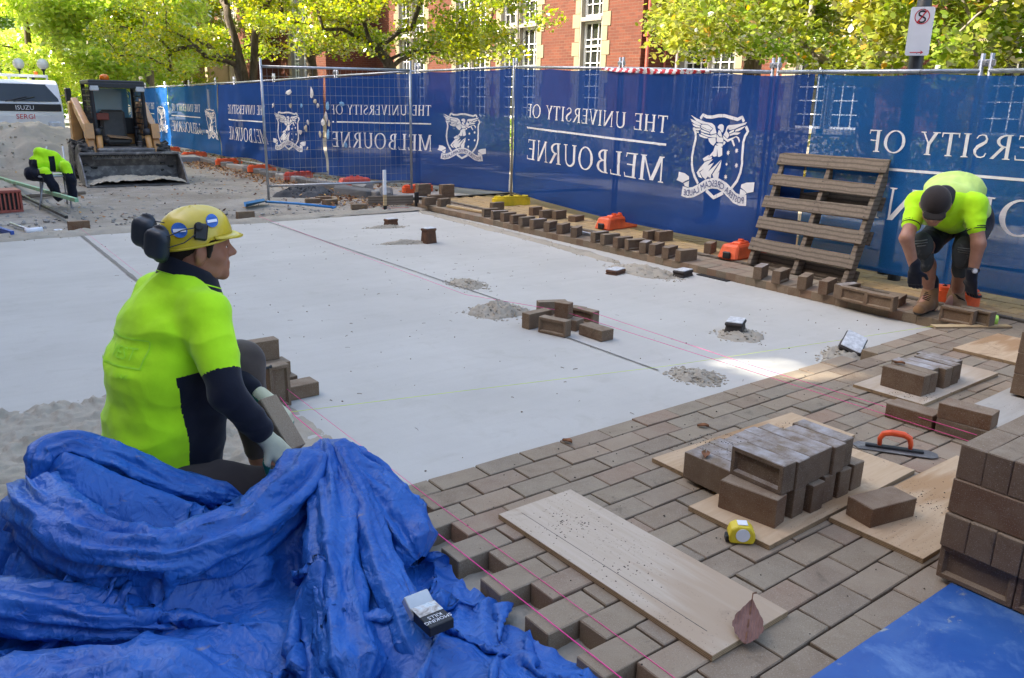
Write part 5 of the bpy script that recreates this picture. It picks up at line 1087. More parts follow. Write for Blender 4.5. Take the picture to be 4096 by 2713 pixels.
# ------------------------------------------------------------------ globe lamps
def lamp(label, x, y, h, r, arms, mat, group=None):
    t = thing('street_lamp', label, 'lamp', (x, y, 0), 0, group); G().tube([(0, 0, 0), (0, 0, h - r * 2.2)], [.07, .045], 10).build('post', mat, t, True, world=False)
    for dx, dy in arms:
        g = G(); g.tube([(0, 0, h - r * 2.4), (dx, dy, h - r * 2.4), (dx, dy, h - r * .95)], .03, 8)
        g.lathe([(.04, h - r * 1.25), (r * .42, h - r * .98), (r * .42, h - r * .9)], (dx, dy, 0), 14); g.build('arm', mat, t, True, world=False); G().ico((dx, dy, h), r, 3).build('globe', MT['globe'], t, True, world=False)
    return t
lamp('round white globe lamp among leaves beside the red downpipe', 12.4, 9.85, 3.45, .185, [(0, 0)], MT['pole_brown']); lamp('round white globe lamp half hidden behind the signpost tree', 13.0, 4.4, 3.45, .2, [(0, 0)], MT['pole_brown'])
lamp('twin globe street lamp above the white truck', 2.82, 28.6, 2.42, .17, [(-.33, .2), (.30, -.18)], MT['pole_dark'])
# ------------------------------------------------------------------ crumpled tarpaulin: a cloth relaxed over a heap
def tarp_sheet(x0, x1, y0, y1, nx, ny, excess, support, seed, steps, free=(), amp=.10, pins=(), keep=None):
    rs = np.random.RandomState(seed); gx, gy = np.meshgrid(np.linspace(x0, x1, nx), np.linspace(y0, y1, ny)); P = np.stack([gx, gy, np.zeros_like(gx)], 2); flatp = P.reshape(-1, 3)
    nz = vnoise(flatp, 4.0, seed, 3).reshape(ny, nx); P[..., 2] = support(gx, gy) + .02 + amp * (nz + .5).clip(0); P[..., 0] += .05 * vnoise(flatp, 5.0, seed + 1, 2).reshape(ny, nx); P[..., 1] += .05 * vnoise(flatp, 5.0, seed + 2, 2).reshape(ny, nx)
    Lx = (x1 - x0) / (nx - 1) * excess; Ly = (y1 - y0) / (ny - 1) * excess; Ld = math.hypot(Lx, Ly); V = np.zeros_like(P); edge = np.zeros((ny, nx), bool); edge[0] = edge[-1] = True; edge[:, 0] = edge[:, -1] = True
    P0 = P.copy()
    def sat(a, b, L, k, mode=0):
        d = b - a; l = np.linalg.norm(d, axis=2, keepdims=True) + 1e-9; c = (l - L) / l * d * (.5 * k)
        if mode: c = c * (l < L)
        a += c; b -= c
    for it in range(steps):
        V *= .93; V[..., 2] -= .0011; Q = P + V
        for _ in range(4):
            for s in (0, 1):
                n = (nx - s) // 2; sat(Q[:, s:s + 2 * n:2], Q[:, s + 1:s + 2 * n:2], Lx, 1.0); n = (ny - s) // 2; sat(Q[s:s + 2 * n:2], Q[s + 1:s + 2 * n:2], Ly, 1.0)
            n2 = ((ny - 1) // 2) * 2
            for s in (0, 1):
                m = (ny - s) // 2; sat(Q[s:s + 2 * m:2, :-1], Q[s + 1:s + 2 * m:2, 1:], Ld, .22); sat(Q[s:s + 2 * m:2, 1:], Q[s + 1:s + 2 * m:2, :-1], Ld, .22)
            for s in range(4):      # bending: keep points two and four apart from collapsing
                sat(Q[:, s:nx - 2:4], Q[:, s + 2:nx:4], 2 * Lx * .90, .3, 1); sat(Q[s:ny - 2:4], Q[s + 2:ny:4], 2 * Ly * .90, .3, 1)
            for s in range(8):
                sat(Q[:, s:nx - 4:8], Q[:, s + 4:nx:8], 4 * Lx * .70, .15, 1); sat(Q[s:ny - 4:8], Q[s + 4:ny:8], 4 * Ly * .70, .15, 1)
            Q[edge, :2] = P0[edge, :2]
        S = support(Q[..., 0], Q[..., 1]) + .006; hit = Q[..., 2] < S; Q[..., 2] = np.maximum(Q[..., 2], S); fr = Q[hit]; Q[hit, :2] = P[hit, :2] * .55 + fr[:, :2] * .45
        V = np.clip((Q - P), -.02, .02); P = Q
    return P
def seg_ridge(X, Y, pts, w_, pw=1.6):
    out = np.full(X.shape, -1.0)
    for (ax, ay, az), (bx, by, bz) in zip(pts[:-1], pts[1:]):
        dx, dy = bx - ax, by - ay; t = np.clip(((X - ax) * dx + (Y - ay) * dy) / (dx * dx + dy * dy), 0, 1); d = np.hypot(X - ax - t * dx, Y - ay - t * dy); h = az + (bz - az) * t; out = np.maximum(out, -.09 + (h + .09) * np.clip(1 - (d / w_) ** pw, 0, 1))
    return out
def heap_s(X, Y):
    b = -.085 + .13 * np.exp(-(((X + .75) / .55) ** 2 + ((Y + .35) / .5) ** 2) ** 1.5)
    b = np.maximum(b, seg_ridge(X, Y, [(-1.14, .20, .26), (-1.0, .17, .38), (-.82, .08, .28), (-.6, -.04, .13), (-.42, -.06, .19), (-.25, -.08, .32)], .17))
    b = np.maximum(b, seg_ridge(X, Y, [(-1.12, .0, .20), (-1.05, -.22, .16), (-.85, -.36, .17), (-.6, -.36, .22), (-.42, -.26, .27), (-.26, -.10, .32)], .15))
    b = np.maximum(b, seg_ridge(X, Y, [(-.25, -.08, .33), (-.40, -.42, .27), (-.55, -.75, .14), (-.66, -1.0, .02)], .11))
    b = np.maximum(b, seg_ridge(X, Y, [(-.25, -.08, .33), (-.27, -.40, .22), (-.30, -.75, .10)], .10)); b = np.maximum(b, seg_ridge(X, Y, [(-.24, -.08, .33), (-.12, -.25, .20), (-.04, -.38, .04)], .10))
    b = np.maximum(b, seg_ridge(X, Y, [(-.42, -.75, .10), (-.34, -.98, .07), (-.22, -1.2, .03)], .22)); b = np.maximum(b, seg_ridge(X, Y, [(-.02, -.42, .02), (-.10, -.60, .03)], .08)); b = np.maximum(b, seg_ridge(X, Y, [(-.14, -.5, -.01), (-.14, -1.5, -.02)], .24, 3)); b = np.maximum(b, seg_ridge(X, Y, [(-1.9, .45, .0), (-1.5, .40, .02), (-1.2, .35, .03)], .25)); b = np.maximum(b, seg_ridge(X, Y, [(-1.5, -.2, .05), (-1.25, -.5, .10), (-1.0, -.75, .10), (-.85, -.9, .05)], .2))
    return b
def frame(fwd, up=(0, 0, 1)):
    f = V3(*fwd); f /= np.linalg.norm(f); l = np.cross(V3(*up), f); l /= np.linalg.norm(l); u = np.cross(f, l); return np.stack([f, l, u], 1)
tp = thing('blue_tarpaulin', 'crumpled blue tarpaulin heaped in front of the kneeling worker', 'tarpaulin', (-.7, -.4, -.08))
NXT, NYT = 190, 184
P = tarp_sheet(-2.0, .06, -1.75, .72, NXT, NYT, 1.50, heap_s, 6, 150, amp=.20)
Ps = P.copy(); Ps[1:-1, 1:-1] = .6 * P[1:-1, 1:-1] + .1 * (P[:-2, 1:-1] + P[2:, 1:-1] + P[1:-1, :-2] + P[1:-1, 2:])
# sharp creases of thin stiff plastic: ridged displacement along the normals, in cloth space
Tu = np.gradient(Ps, axis=1); Tv = np.gradient(Ps, axis=0); Nn = np.cross(Tu, Tv); Nn /= np.linalg.norm(Nn, axis=2, keepdims=True) + 1e-9
Xg, Yg = np.meshgrid(np.linspace(0, 3.0, NXT), np.linspace(0, 3.2, NYT)); C3 = np.stack([Xg, Yg, np.zeros_like(Xg)], 2).reshape(-1, 3)
wr = np.stack([vnoise(C3, 1.7, 31, 2), vnoise(C3, 1.7, 32, 2), np.zeros(len(C3))], 1) * .35
def ridged(sc_, sd, st): q = (C3 + wr) * np.array(st); return 1 - np.abs(vnoise(q, sc_, sd, 1)) * 2.2
disp = .020 * ridged(2.6, 41, (1, 1, 1)) + .012 * ridged(5.5, 42, (1.3, .8, 1)) + .006 * ridged(12, 43, (.8, 1.3, 1)) - .024
Ps = Ps + Nn * disp.reshape(NYT, NXT, 1)
g = G(); g.v = [tuple(p) for p in Ps.reshape(-1, 3)]
x_, y_ = Ps[..., 0], Ps[..., 1]
# the tarpaulin's outline: far edge behind the heap, right edge along the stepped pavers
ii, jj = np.meshgrid(np.arange(NXT), np.arange(NYT)); u0 = -2.0 + 2.06 * ii / (NXT - 1); v0 = -1.75 + 2.47 * jj / (NYT - 1)
keep = (ii < NXT - 8 - 1.5 * np.sin(jj * .09)) & (v0 < .36 + .26 / (1 + np.exp((u0 + 1.08) * 30)) + .02 * np.sin(u0 * 9))
for j in range(NYT - 1):
    for i in range(NXT - 1):
        if keep[j, i] and keep[j + 1, i] and keep[j, i + 1] and keep[j + 1, i + 1]: g.f.append((j * NXT + i, j * NXT + i + 1, (j + 1) * NXT + i + 1, (j + 1) * NXT + i)); g.mi.append(0)
lab = {}
adj = np.array(g.f); parent_ = np.arange(NXT * NYT)
def find(a):
    while parent_[a] != a: parent_[a] = parent_[parent_[a]]; a = parent_[a]
    return a
for q in g.f:
    r0 = find(q[0])
    for b in q[1:]: parent_[find(b)] = r0
roots = np.array([find(q[0]) for q in g.f]); big = np.bincount(roots).argmax(); g.f = [q for q, r0 in zip(g.f, roots) if r0 == big]; g.mi = [0] * len(g.f)
def fold_roll(path, r0, r1, seed, flat=.8, n=48, m=110, open_=.0):
    """a rolled or hanging fold of the same sheet, creased lengthwise"""
    Pp = np.array(path, float); L = np.r_[0, np.cumsum(np.linalg.norm(np.diff(Pp, axis=0), axis=1))]; tt = np.linspace(0, 1, m); C = np.stack([np.interp(tt * L[-1], L, Pp[:, q]) for q in range(3)], 1)
    for _ in range(6): C[1:-1] = .5 * C[1:-1] + .25 * (C[:-2] + C[2:])
    T_ = np.gradient(C, axis=0); T_ /= np.linalg.norm(T_, axis=1)[:, None]; up_ = np.array([0, 0, 1.0]); Sd = np.cross(T_, up_); Sd /= np.linalg.norm(Sd, axis=1)[:, None] + 1e-9; Up = np.cross(Sd, T_); A = np.linspace(0, 2 * PI, n, endpoint=False)
    q3 = np.stack([np.cos(A)[None].repeat(m, 0) * 1.3, np.sin(A)[None].repeat(m, 0) * 1.3, (tt * L[-1] * 2.2)[:, None].repeat(n, 1)], 2).reshape(-1, 3); cr = (1 - 2.4 * np.abs(vnoise(q3 * np.array([1, 1, .55]), 1.7, seed, 1))) * .40 + (1 - 2.2 * np.abs(vnoise(q3 * np.array([1, 1, 1.4]), 3.6, seed + 1, 1))) * .17 + vnoise(q3 * np.array([.4, .4, 1]), 2.5, seed + 2, 2) * .25
    kf = 5; ph = seed * 1.3 + 1.6 * tt + .9 * vnoise(np.stack([tt * 5, tt * 0, tt * 0], 1), 1, seed, 2); sec = ((A[None] + ph[:, None]) % (2 * PI / kf)) - PI / kf; poly_ = math.cos(PI / kf) / np.cos(sec)
    rad = (r0 + (r1 - r0) * tt)[:, None] * (poly_ * 1.12 + .75 * cr.reshape(m, n)) * np.clip(np.minimum(tt, 1 - tt) * 9 + .25, 0, 1)[:, None]; V_ = C[:, None] + Sd[:, None] * (np.cos(A) * 1)[None, :, None] * rad[..., None] + Up[:, None] * (np.sin(A) * flat)[None, :, None] * rad[..., None]
    g.add(V_.reshape(-1, 3), [(i * n + k, i * n + (k + 1) % n, (i + 1) * n + (k + 1) % n, (i + 1) * n + k) for i in range(m - 1) for k in range(n)])
fold_roll([(-1.10, .22, .27), (-1.09, .02, .25), (-1.0, -.2, .19), (-.82, -.33, .17), (-.6, -.35, .19), (-.42, -.28, .25), (-.27, -.13, .30)], .085, .07, 61, 1.0)
fold_roll([(-1.10, .18, .28), (-1.04, .24, .345), (-.96, .23, .36), (-.84, .17, .30), (-.70, .10, .20), (-.5, .03, .12)], .05, .04, 62, .9)
fold_roll([(-.25, -.10, .32), (-.35, -.38, .23), (-.47, -.68, .10), (-.56, -.95, -.02)], .05, .085, 63, .9); fold_roll([(-.24, -.10, .32), (-.28, -.42, .20), (-.34, -.75, .07), (-.38, -1.0, .0)], .045, .07, 64, .9)
fold_roll([(-.23, -.10, .31), (-.17, -.34, .17), (-.14, -.56, .04)], .05, .09, 65, .9); fold_roll([(-.20, -.10, .27), (-.09, -.22, .18), (-.03, -.36, .05)], .05, .075, 66, .9)
fold_roll([(-1.75, .25, .0), (-1.42, .05, .05), (-1.2, -.18, .08), (-1.0, -.38, .07), (-.8, -.42, .0)], .09, .06, 67, .8); fold_roll([(-1.6, -.45, -.02), (-1.25, -.58, .05), (-.95, -.7, .05), (-.78, -.95, -.03)], .12, .10, 68, .8)
o = g.build('sheet', MT['tarp'], tp, True)
for (jj, ii) in ((NYT - 40, 96), (NYT - 70, 130), (60, 150)):
    pz_ = Ps[jj, ii]; nz_ = Nn[jj, ii]; nz_ = nz_ if nz_[2] > 0 else -nz_; fr_e = frame(nz_, (.3, .2, .9)); G().lathe([(.007, 0), (.013, 0), (.0135, .003), (.010, .005), (.007, .003)], pz_ + nz_ * .004, 14, np.stack([fr_e[:, 1], fr_e[:, 2], fr_e[:, 0]], 1), False).build('eyelet', MT['galv'], tp, True)

# ------------------------------------------------------------------ people: one smooth surface grown round a posed skeleton
class Body:
    def __init__(s): s.p = []
    def cap(s, a, b, ra, rb, k=.03, ax=None, sc_=1.0): s.p.append((V3(*a), V3(*b), ra, rb, k, None if ax is None else V3(*ax) / np.linalg.norm(ax), sc_)); return s
    def chain(s, pts, rs, k=.03, ax=None, sc_=1.0):
        for i in range(len(pts) - 1): s.cap(pts[i], pts[i + 1], rs[i], rs[i + 1], k, ax, sc_)
        return s
    def ell(s, c, r, R=None, k=.03): s.p.append((V3(*c), V3(*r), None, None, k, R, 0)); return s
    def mesh(s, h):
        lo = np.full(3, 9.0); hi = -lo; bb = []
        for a, b, ra, rb, k, ax, sc_ in s.p:
            if ra is None: m = max(b); l, u = a - m, a + m
            else: m = max(ra, rb) * max(1.0, sc_); l, u = np.minimum(a, b) - m, np.maximum(a, b) + m
            bb.append((l, u)); lo = np.minimum(lo, l); hi = np.maximum(hi, u)
        lo -= 3 * h; hi += 3 * h; n = np.ceil((hi - lo) / h).astype(int) + 1; F = np.full(n, .08, np.float32)
        for (a, b, ra, rb, k, ax, sc_), (l, u) in zip(s.p, bb):
            i0 = np.maximum(((l - lo - .045) / h).astype(int), 0); i1 = np.minimum(((u - lo + .045) / h).astype(int) + 2, n)
            g = np.stack(np.meshgrid(*[lo[q] + h * np.arange(i0[q], i1[q]) for q in range(3)], indexing='ij'), -1)
            if ra is None:
                q = g - a
                if ax is not None: q = q @ ax
                e = np.linalg.norm(q / b, axis=-1); e2 = np.linalg.norm(q / (b * b), axis=-1) + 1e-9; d = e * (e - 1) / e2
            else:
                ba = b - a; t = np.clip(((g - a) @ ba) / (ba @ ba + 1e-12), 0, 1); q = g - a - t[..., None] * ba
                if ax is not None: c = q @ ax; q = q - np.multiply.outer(c * (1 - 1 / sc_), ax)
                d = np.linalg.norm(q, axis=-1) - (ra + (rb - ra) * t)
            S = F[i0[0]:i1[0], i0[1]:i1[1], i0[2]:i1[2]]; w_ = np.clip(.5 + .5 * (d - S) / k, 0, 1); S[...] = np.minimum(.08, d * (1 - w_) + S * w_ - k * w_ * (1 - w_))
        return surface_nets(F, lo, h)
def surface_nets(F, lo, h):
    ins = F < 0; cell = np.zeros(np.array(F.shape) - 1, bool); cnt = np.zeros(cell.shape, np.int8)
    for dx in (0, 1):
        for dy in (0, 1):
            for dz in (0, 1): cnt += ins[dx:F.shape[0] - 1 + dx, dy:F.shape[1] - 1 + dy, dz:F.shape[2] - 1 + dz]
    cell = (cnt > 0) & (cnt < 8); I = np.argwhere(cell); idx = np.full(cell.shape, -1, np.int64); idx[cell] = np.arange(len(I)); acc = np.zeros((len(I), 3)); num = np.zeros(len(I)); C = [(a, b, c) for a in (0, 1) for b in (0, 1) for c in (0, 1)]
    val = {c: F[I[:, 0] + c[0], I[:, 1] + c[1], I[:, 2] + c[2]].astype(float) for c in C}
    for a in C:
        for q in range(3):
            if a[q] == 0:
                b = list(a); b[q] = 1; b = tuple(b); va, vb = val[a], val[b]; m = (va < 0) != (vb < 0); t = np.where(m, va / (va - vb + 1e-12), 0); p = np.array(a, float)[None].repeat(len(I), 0); p[:, q] = t; acc += p * m[:, None]; num += m
    V = lo + h * (I + acc / num[:, None]); faces = []
    for q in range(3):
        o1, o2 = (q + 1) % 3, (q + 2) % 3; s0 = [slice(None)] * 3; s1 = [slice(None)] * 3; s0[q] = slice(0, -1); s1[q] = slice(1, None); ch = ins[tuple(s0)] != ins[tuple(s1)]; E = np.argwhere(ch); E = E[(E[:, o1] > 0) & (E[:, o2] > 0) & (E[:, o1] < F.shape[o1] - 1) & (E[:, o2] < F.shape[o2] - 1)]
        def at(d1, d2): e = E.copy(); e[:, o1] -= d1; e[:, o2] -= d2; return idx[e[:, 0], e[:, 1], e[:, 2]]
        Q = np.stack([at(0, 0), at(1, 0), at(1, 1), at(0, 1)], 1); fl = ins[E[:, 0], E[:, 1], E[:, 2]]; Q[~fl] = Q[~fl][:, ::-1]; faces.append(Q)
    Fq = np.concatenate(faces); Fq = Fq[(Fq >= 0).all(1)]
    for _ in range(2):     # light smoothing
        s_ = np.zeros_like(V); n_ = np.zeros(len(V))
        for a, b in ((0, 1), (1, 2), (2, 3), (3, 0)): np.add.at(s_, Fq[:, a], V[Fq[:, b]]); np.add.at(s_, Fq[:, b], V[Fq[:, a]]); np.add.at(n_, Fq[:, a], 1); np.add.at(n_, Fq[:, b], 1)
        V = .55 * V + .45 * s_ / np.maximum(n_, 1)[:, None]
    return V, Fq
def grow(name, B, h, mats, parent, pick=None, wrinkle=None):
    V, Fq = B.mesh(h); me = bpy.data.meshes.new(name); 
    if wrinkle is not None:
        me.from_pydata(V.tolist(), [], Fq.tolist()); me.update(); N_ = np.zeros(len(V) * 3); me.vertices.foreach_get('normal', N_); N_ = N_.reshape(-1, 3); V = V + N_ * wrinkle(V)[:, None]; me = bpy.data.meshes.new(name)
    L = np.array(parent_origin(parent)); me.from_pydata((V - L).tolist(), [], Fq.tolist()); me.polygons.foreach_set('use_smooth', [True] * len(me.polygons))
    for m in mats: me.materials.append(m)
    if pick is not None: C = V[Fq].mean(1); me.polygons.foreach_set('material_index', pick(C).astype(np.int32))
    me.update(); return link(name, me, parent)
def mk_skin(name, a, b):
    k = NT(name); v = k.coord('Object'); n = k.noise(v, 16, 4, .6); c = k.mix(k.rng(n, .3, .7), a, b); k.base(c, .5, 0, .4); k.b.inputs['Subsurface Weight'].default_value = .12; k.b.inputs['Subsurface Radius'].default_value = (.012, .004, .002); k.b.inputs['Subsurface Scale'].default_value = .5; k.bump(k.noise(v, 160, 3, .6), .12, .001); return k.m
MT['skin'] = mk_skin('tanned_skin', (.36, .165, .10), (.28, .115, .068))
MT['skin2'] = mk_skin('freckled_skin', (.40, .21, .14), (.32, .15, .095))
def mk_cloth(name, c, var=.12, weave=700, rough=.85, emit=0):
    k = NT(name); v = k.coord('Object'); n = k.noise(v, 7, 4, .6); cc = k.mix(k.rng(n, .3, .7), tuple(x * (1 - var) for x in c), tuple(min(1, x * (1 + var)) for x in c)); k.base(cc, rough, 0, .2); k.b.inputs['Sheen Weight'].default_value = .15; k.bump(k.noise(v, weave, 1, .5), .12, .0006); k.bump(k.noise(v, 22, 4, .6, .6), .25, .006); return k.m
MT['hivis'] = mk_cloth('hi_vis_yellow_cloth', (.50, .95, .015)); MT['hivis_vest'] = mk_cloth('hi_vis_pale_fleece', (.60, .80, .20)); MT['navy'] = mk_cloth('navy_cloth', (.008, .010, .020)); MT['trouser'] = mk_cloth('charcoal_trousers', (.070, .054, .048)); MT['glove_knit'] = mk_cloth('cream_knit_glove', (.55, .53, .36)); MT['glove_green'] = mk_cloth('green_rubber_palm', (.012, .16, .10), rough=.5); MT['hair'] = mk_cloth('dark_brown_hair', (.022, .014, .010), weave=400)
MT['helmet'] = simple('yellow_helmet_shell', (.62, .46, .025), .35, 0, .10, 12, .08, 60, ((.25, .19, .05), .66), coat=.25); MT['muff'] = simple('navy_ear_muff', (.018, .026, .036), .5, 0, .2, 12, .1, 60, ((.12, .13, .14), .62)); MT['boot'] = mk_cloth('tan_boot_leather', (.23, .125, .055), rough=.7); MT['knee'] = simple('grey_knee_pad', (.035, .038, .038), .75, 0, .25, 12, .3, 70, ((.15, .15, .14), .55)); MT['sole'] = simple('boot_sole', (.05, .045, .04), .85)
def frame(fwd, up=(0, 0, 1)):
    f = V3(*fwd); f /= np.linalg.norm(f); l = np.cross(V3(*up), f); l /= np.linalg.norm(l); u = np.cross(f, l); return np.stack([f, l, u], 1)     # columns: forward, left, up
def head_prims(B, c, R, hs=1.0):
    T = lambda x, y, z: V3(*c) + R @ (V3(x, y, z) * hs); _e, _c = B.ell, B.cap
    class S:
        def ell(q, a, r, R_=None, k=.03): _e(a, tuple(x * hs for x in r), R_, k); return q
        def cap(q, a, b, ra, rb, k=.03): _c(a, b, ra * hs, rb * hs, k); return q
    B = S()
    B.ell(T(-.008, 0, .022), (.100, .077, .100), R, .02).ell(T(.018, 0, -.02), (.078, .068, .085), R, .02).ell(T(.034, 0, -.070), (.060, .053, .046), R, .025)
    B.cap(T(.078, .012, -.098), T(.078, -.012, -.098), .019, .019, .022)                                          # chin
    B.cap(T(.090, 0, .016), T(.114, 0, -.020), .0085, .0125, .012).cap(T(.100, .011, -.026), T(.100, -.011, -.026), .0095, .0095, .008)   # nose
    B.cap(T(.084, .036, .026), T(.084, -.036, .026), .013, .013, .014)                                            # brow
    for s_ in (-1, 1):
        B.ell(T(.052, s_ * .042, -.032), (.030, .022, .026), R, .02)                                              # cheek
        B.ell(T(-.004, s_ * .081, -.014), (.021, .011, .034), R @ rot_e(0, .2, s_ * -.35), .006).ell(T(-.012, s_ * .090, -.006), (.014, .007, .025), R @ rot_e(0, .2, s_ * -.4), .004)   # ear
        B.cap(T(.040, s_ * .045, -.085), T(-.025, s_ * .058, -.055), .014, .014, .03)                             # jaw line
    B.cap(T(.0925, .017, -.056), T(.0925, -.017, -.056), .0085, .0085, .006).cap(T(.0905, .015, -.071), T(.0905, -.015, -.071), .0088, .0088, .005)   # lips
    return T
def eyes(T, parent, R):
    for s_ in (-1, 1):
        g = G(); g.ico(T(.077, s_ * .031, .006), .0125, 2); g.build('eye', MT['print_white'], parent, True); g = G(); g.ico(T(.0855, s_ * .0315, .006), .0055, 2); g.build('iris', MT['hair'], parent, True)
        g = G(); g.tube([T(.094, s_ * .015, .031), T(.094, s_ * .033, .036), T(.080, s_ * .052, .030)], [.004, .005, .003], 6); g.build('eyebrow', MT['hair'], parent, True)
def hand_prims(B, w_, d, nrm, curl=.7, side=1, s_=1.0, k=.008):
    """w_ wrist, d direction wrist->knuckles, nrm back-of-hand normal, side +1 thumb on cross(d,nrm) side"""
    d = V3(*d); d /= np.linalg.norm(d); n = V3(*nrm); n -= d * (n @ d); n /= np.linalg.norm(n); t = np.cross(d, n) * side; w_ = V3(*w_); kn = w_ + d * .085 * s_
    B.cap(w_, w_ + d * .03, .027 * s_, .031 * s_, .015, n, .75)
    for q in (-.028, -.009, .010, .028): B.cap(w_ + d * .025 + t * q * .8 * s_, kn + t * q * s_, .016 * s_, .0125 * s_, .012)
    for q, ln in ((.030, .90), (.010, 1.0), (-.010, .95), (-.029, .76)):       # index .. little finger
        p0 = kn + t * q * s_; a1 = curl * .55; a2 = curl * 1.25; a3 = curl * 1.9; L = .040 * ln * s_; dirs = [d * math.cos(a) - n * math.sin(a) for a in (a1, a2, a3)]; p1 = p0 + dirs[0] * L; p2 = p1 + dirs[1] * L * .72; p3 = p2 + dirs[2] * L * .55
        B.chain([p0, p1, p2, p3], [.0100 * s_, .0092 * s_, .0086 * s_, .0075 * s_], .004)
    b0 = w_ + d * .022 * s_ + t * .024 * s_; p1 = b0 + (t * .75 + d * .55 - n * .35) / 1.0 * .040 * s_; p2 = p1 + (t * .25 + d * .85 - n * .5) * .034 * s_; B.chain([b0, p1, p2], [.015 * s_, .0118 * s_, .0092 * s_], .006)
def folds(amp, seed, st=(1, 1, 1), sc_=5.0):
    def f(V): q = V * np.array(st); return amp * (1 - 2.0 * np.abs(vnoise(q + .05 * vnoise(V, 6, seed + 3, 1)[:, None], sc_, seed, 2))) + amp * .4 * vnoise(V, 16, seed + 1, 2)
    return f
# ---------------------------------------------------------------- kneeling worker in the yellow helmet
w1 = thing('person', 'worker kneeling on the sand in yellow helmet and hi-vis shirt, back half turned', 'person', (-.62, .42, -.08))
FB = frame((.978, .208, 0)); HR = frame((.985, -.17, -.05), (-.06, 0, 1))
pel = V3(-.735, .43, .12); che = V3(-.635, .44, .50); nk = V3(-.525, .445, .80); hc = V3(-.452, .445, .938); sR = V3(-.50, .262, .725); sL = V3(-.56, .63, .735); eR = V3(-.50, .105, .49); wR = V3(-.372, .085, .285); eL = V3(-.40, .62, .47); wL = V3(-.245, .43, .305)
B = Body(); T = head_prims(B, hc, HR, 1.04)
B.cap(hc + HR @ V3(-.030, 0, -.055), nk + V3(.005, 0, 0), .064, .068, .03).chain([nk + V3(0, 0, -.02), che + V3(-.02, 0, 0), pel], [.07, .095, .10], .05, FB[:, 1], 1.4)
B.cap(sR, eR, .052, .043, .03).cap(eR, wR, .042, .028, .02).cap(sL, eL, .052, .043, .03).cap(eL, wL, .042, .028, .02)
hdR = V3(.045, -.03, -.065); hdL = V3(.07, -.05, -.075)
hand_prims(B, wR, hdR, (.35, -.75, .5), .75, 1); hand_prims(B, wL, hdL, (.6, -.3, .4), .9, 1)
for hp, kp, ap, tp_ in (((-.70, .35, .12), (-.335, .185, .02), (-.66, .20, -.03), (-.76, .22, -.05)), ((-.70, .53, .14), (-.285, .585, .43), (-.24, .56, .01), (-.12, .55, -.05))): B.chain([hp, kp, ap, tp_], [.085, .06, .045, .04], .03)
skin1 = grow('body', B, .0055, [MT['skin']], w1); eyes(T, w1, HR)
# hair: a cap of hair low on the skull and down to the nape
B = Body(); B.ell(hc + HR @ V3(-.020, 0, .018), (.105, .079, .100), HR, .01).cap(hc + HR @ V3(-.082, .03, -.055), hc + HR @ V3(-.082, -.03, -.055), .034, .034, .02).ell(hc + HR @ V3(.008, 0, .06), (.094, .080, .066), HR, .02)
for s_ in (-1, 1): B.cap(hc + HR @ V3(.028, s_ * .079, .02), hc + HR @ V3(.022, s_ * .079, -.022), .013, .009, .01)
grow('hair', B, .006, [MT['hair']], w1, None, lambda V: .002 * vnoise(V, 90, 3, 2) - .0)
# shirt: long sleeves, yellow with navy flank and navy lower sleeves
B = Body(); B.chain([nk + V3(-.02, 0, -.01), V3(-.60, .442, .66), che + V3(-.025, 0, 0), V3(-.685, .435, .30), pel + V3(-.005, 0, .02)], [.080, .116, .126, .122, .130], .06, FB[:, 1], 1.52)
B.cap(nk + V3(-.01, 0, -.03), sR + V3(.0, .02, .0), .07, .072, .05).cap(nk + V3(-.01, 0, -.03), sL + V3(0, -.02, 0), .07, .072, .05)
B.cap(sR, eR, .074, .062, .045).cap(eR + V3(0, 0, .01), wR + (eR - wR) * .22, .055, .041, .025).cap(sL, eL, .072, .06, .045).cap(eL, wL + (eL - wL) * .3, .052, .040, .025)
B.cap(V3(-.51, .42, .56), V3(-.58, .43, .16), .105, .125, .06, FB[:, 1], 1.38)
ua = (eR - sR) / np.linalg.norm(eR - sR); ul = (eL - sL) / np.linalg.norm(eL - sL)
def shirt_pick(C):
    d = (C - sR) @ ua; lat = (C - np.array(pel)) @ FB[:, 1]; fw = (C - np.array(pel)) @ FB[:, 0]
    side = (lat < -.0) & (fw > .075 + .14 * np.clip((C[:, 2] - .30), -.12, .3)) & (C[:, 2] < .545) & (d < .02 + .35 * (C[:, 1] < .0))
    q = np.linalg.norm(np.cross(C - sR, ua), axis=1); armR = (d > .215) & (q < .11) & ((C[:, 1] < .19) | (C[:, 0] > -.44)); fore = np.zeros(len(C), bool)
    for a, b in ((eR, wR), (eL, wL)): t = np.clip(((C - a) @ (b - a)) / ((b - a) @ (b - a)), 0, 1); fore |= (np.linalg.norm(C - a - t[:, None] * (b - a), axis=1) < .075) & (t > .02)
    dl = (C - sL) @ ul; armL = (dl > .2) & (np.linalg.norm(np.cross(C - sL, ul), axis=1) < .10)
    flank = (lat < -.02) & (fw > .09 - .10 * np.clip(C[:, 2] - .25, 0, .3)) & (C[:, 2] < .53) & (q > .062)
    return (armR | armL | flank | (fore & (C[:, 2] < .50))).astype(int)
shirt = grow('shirt', B, .006, [MT['hivis'], MT['navy']], w1, shirt_pick, folds(.011, 12, (1.4, 1.4, 2.8), 3.0))
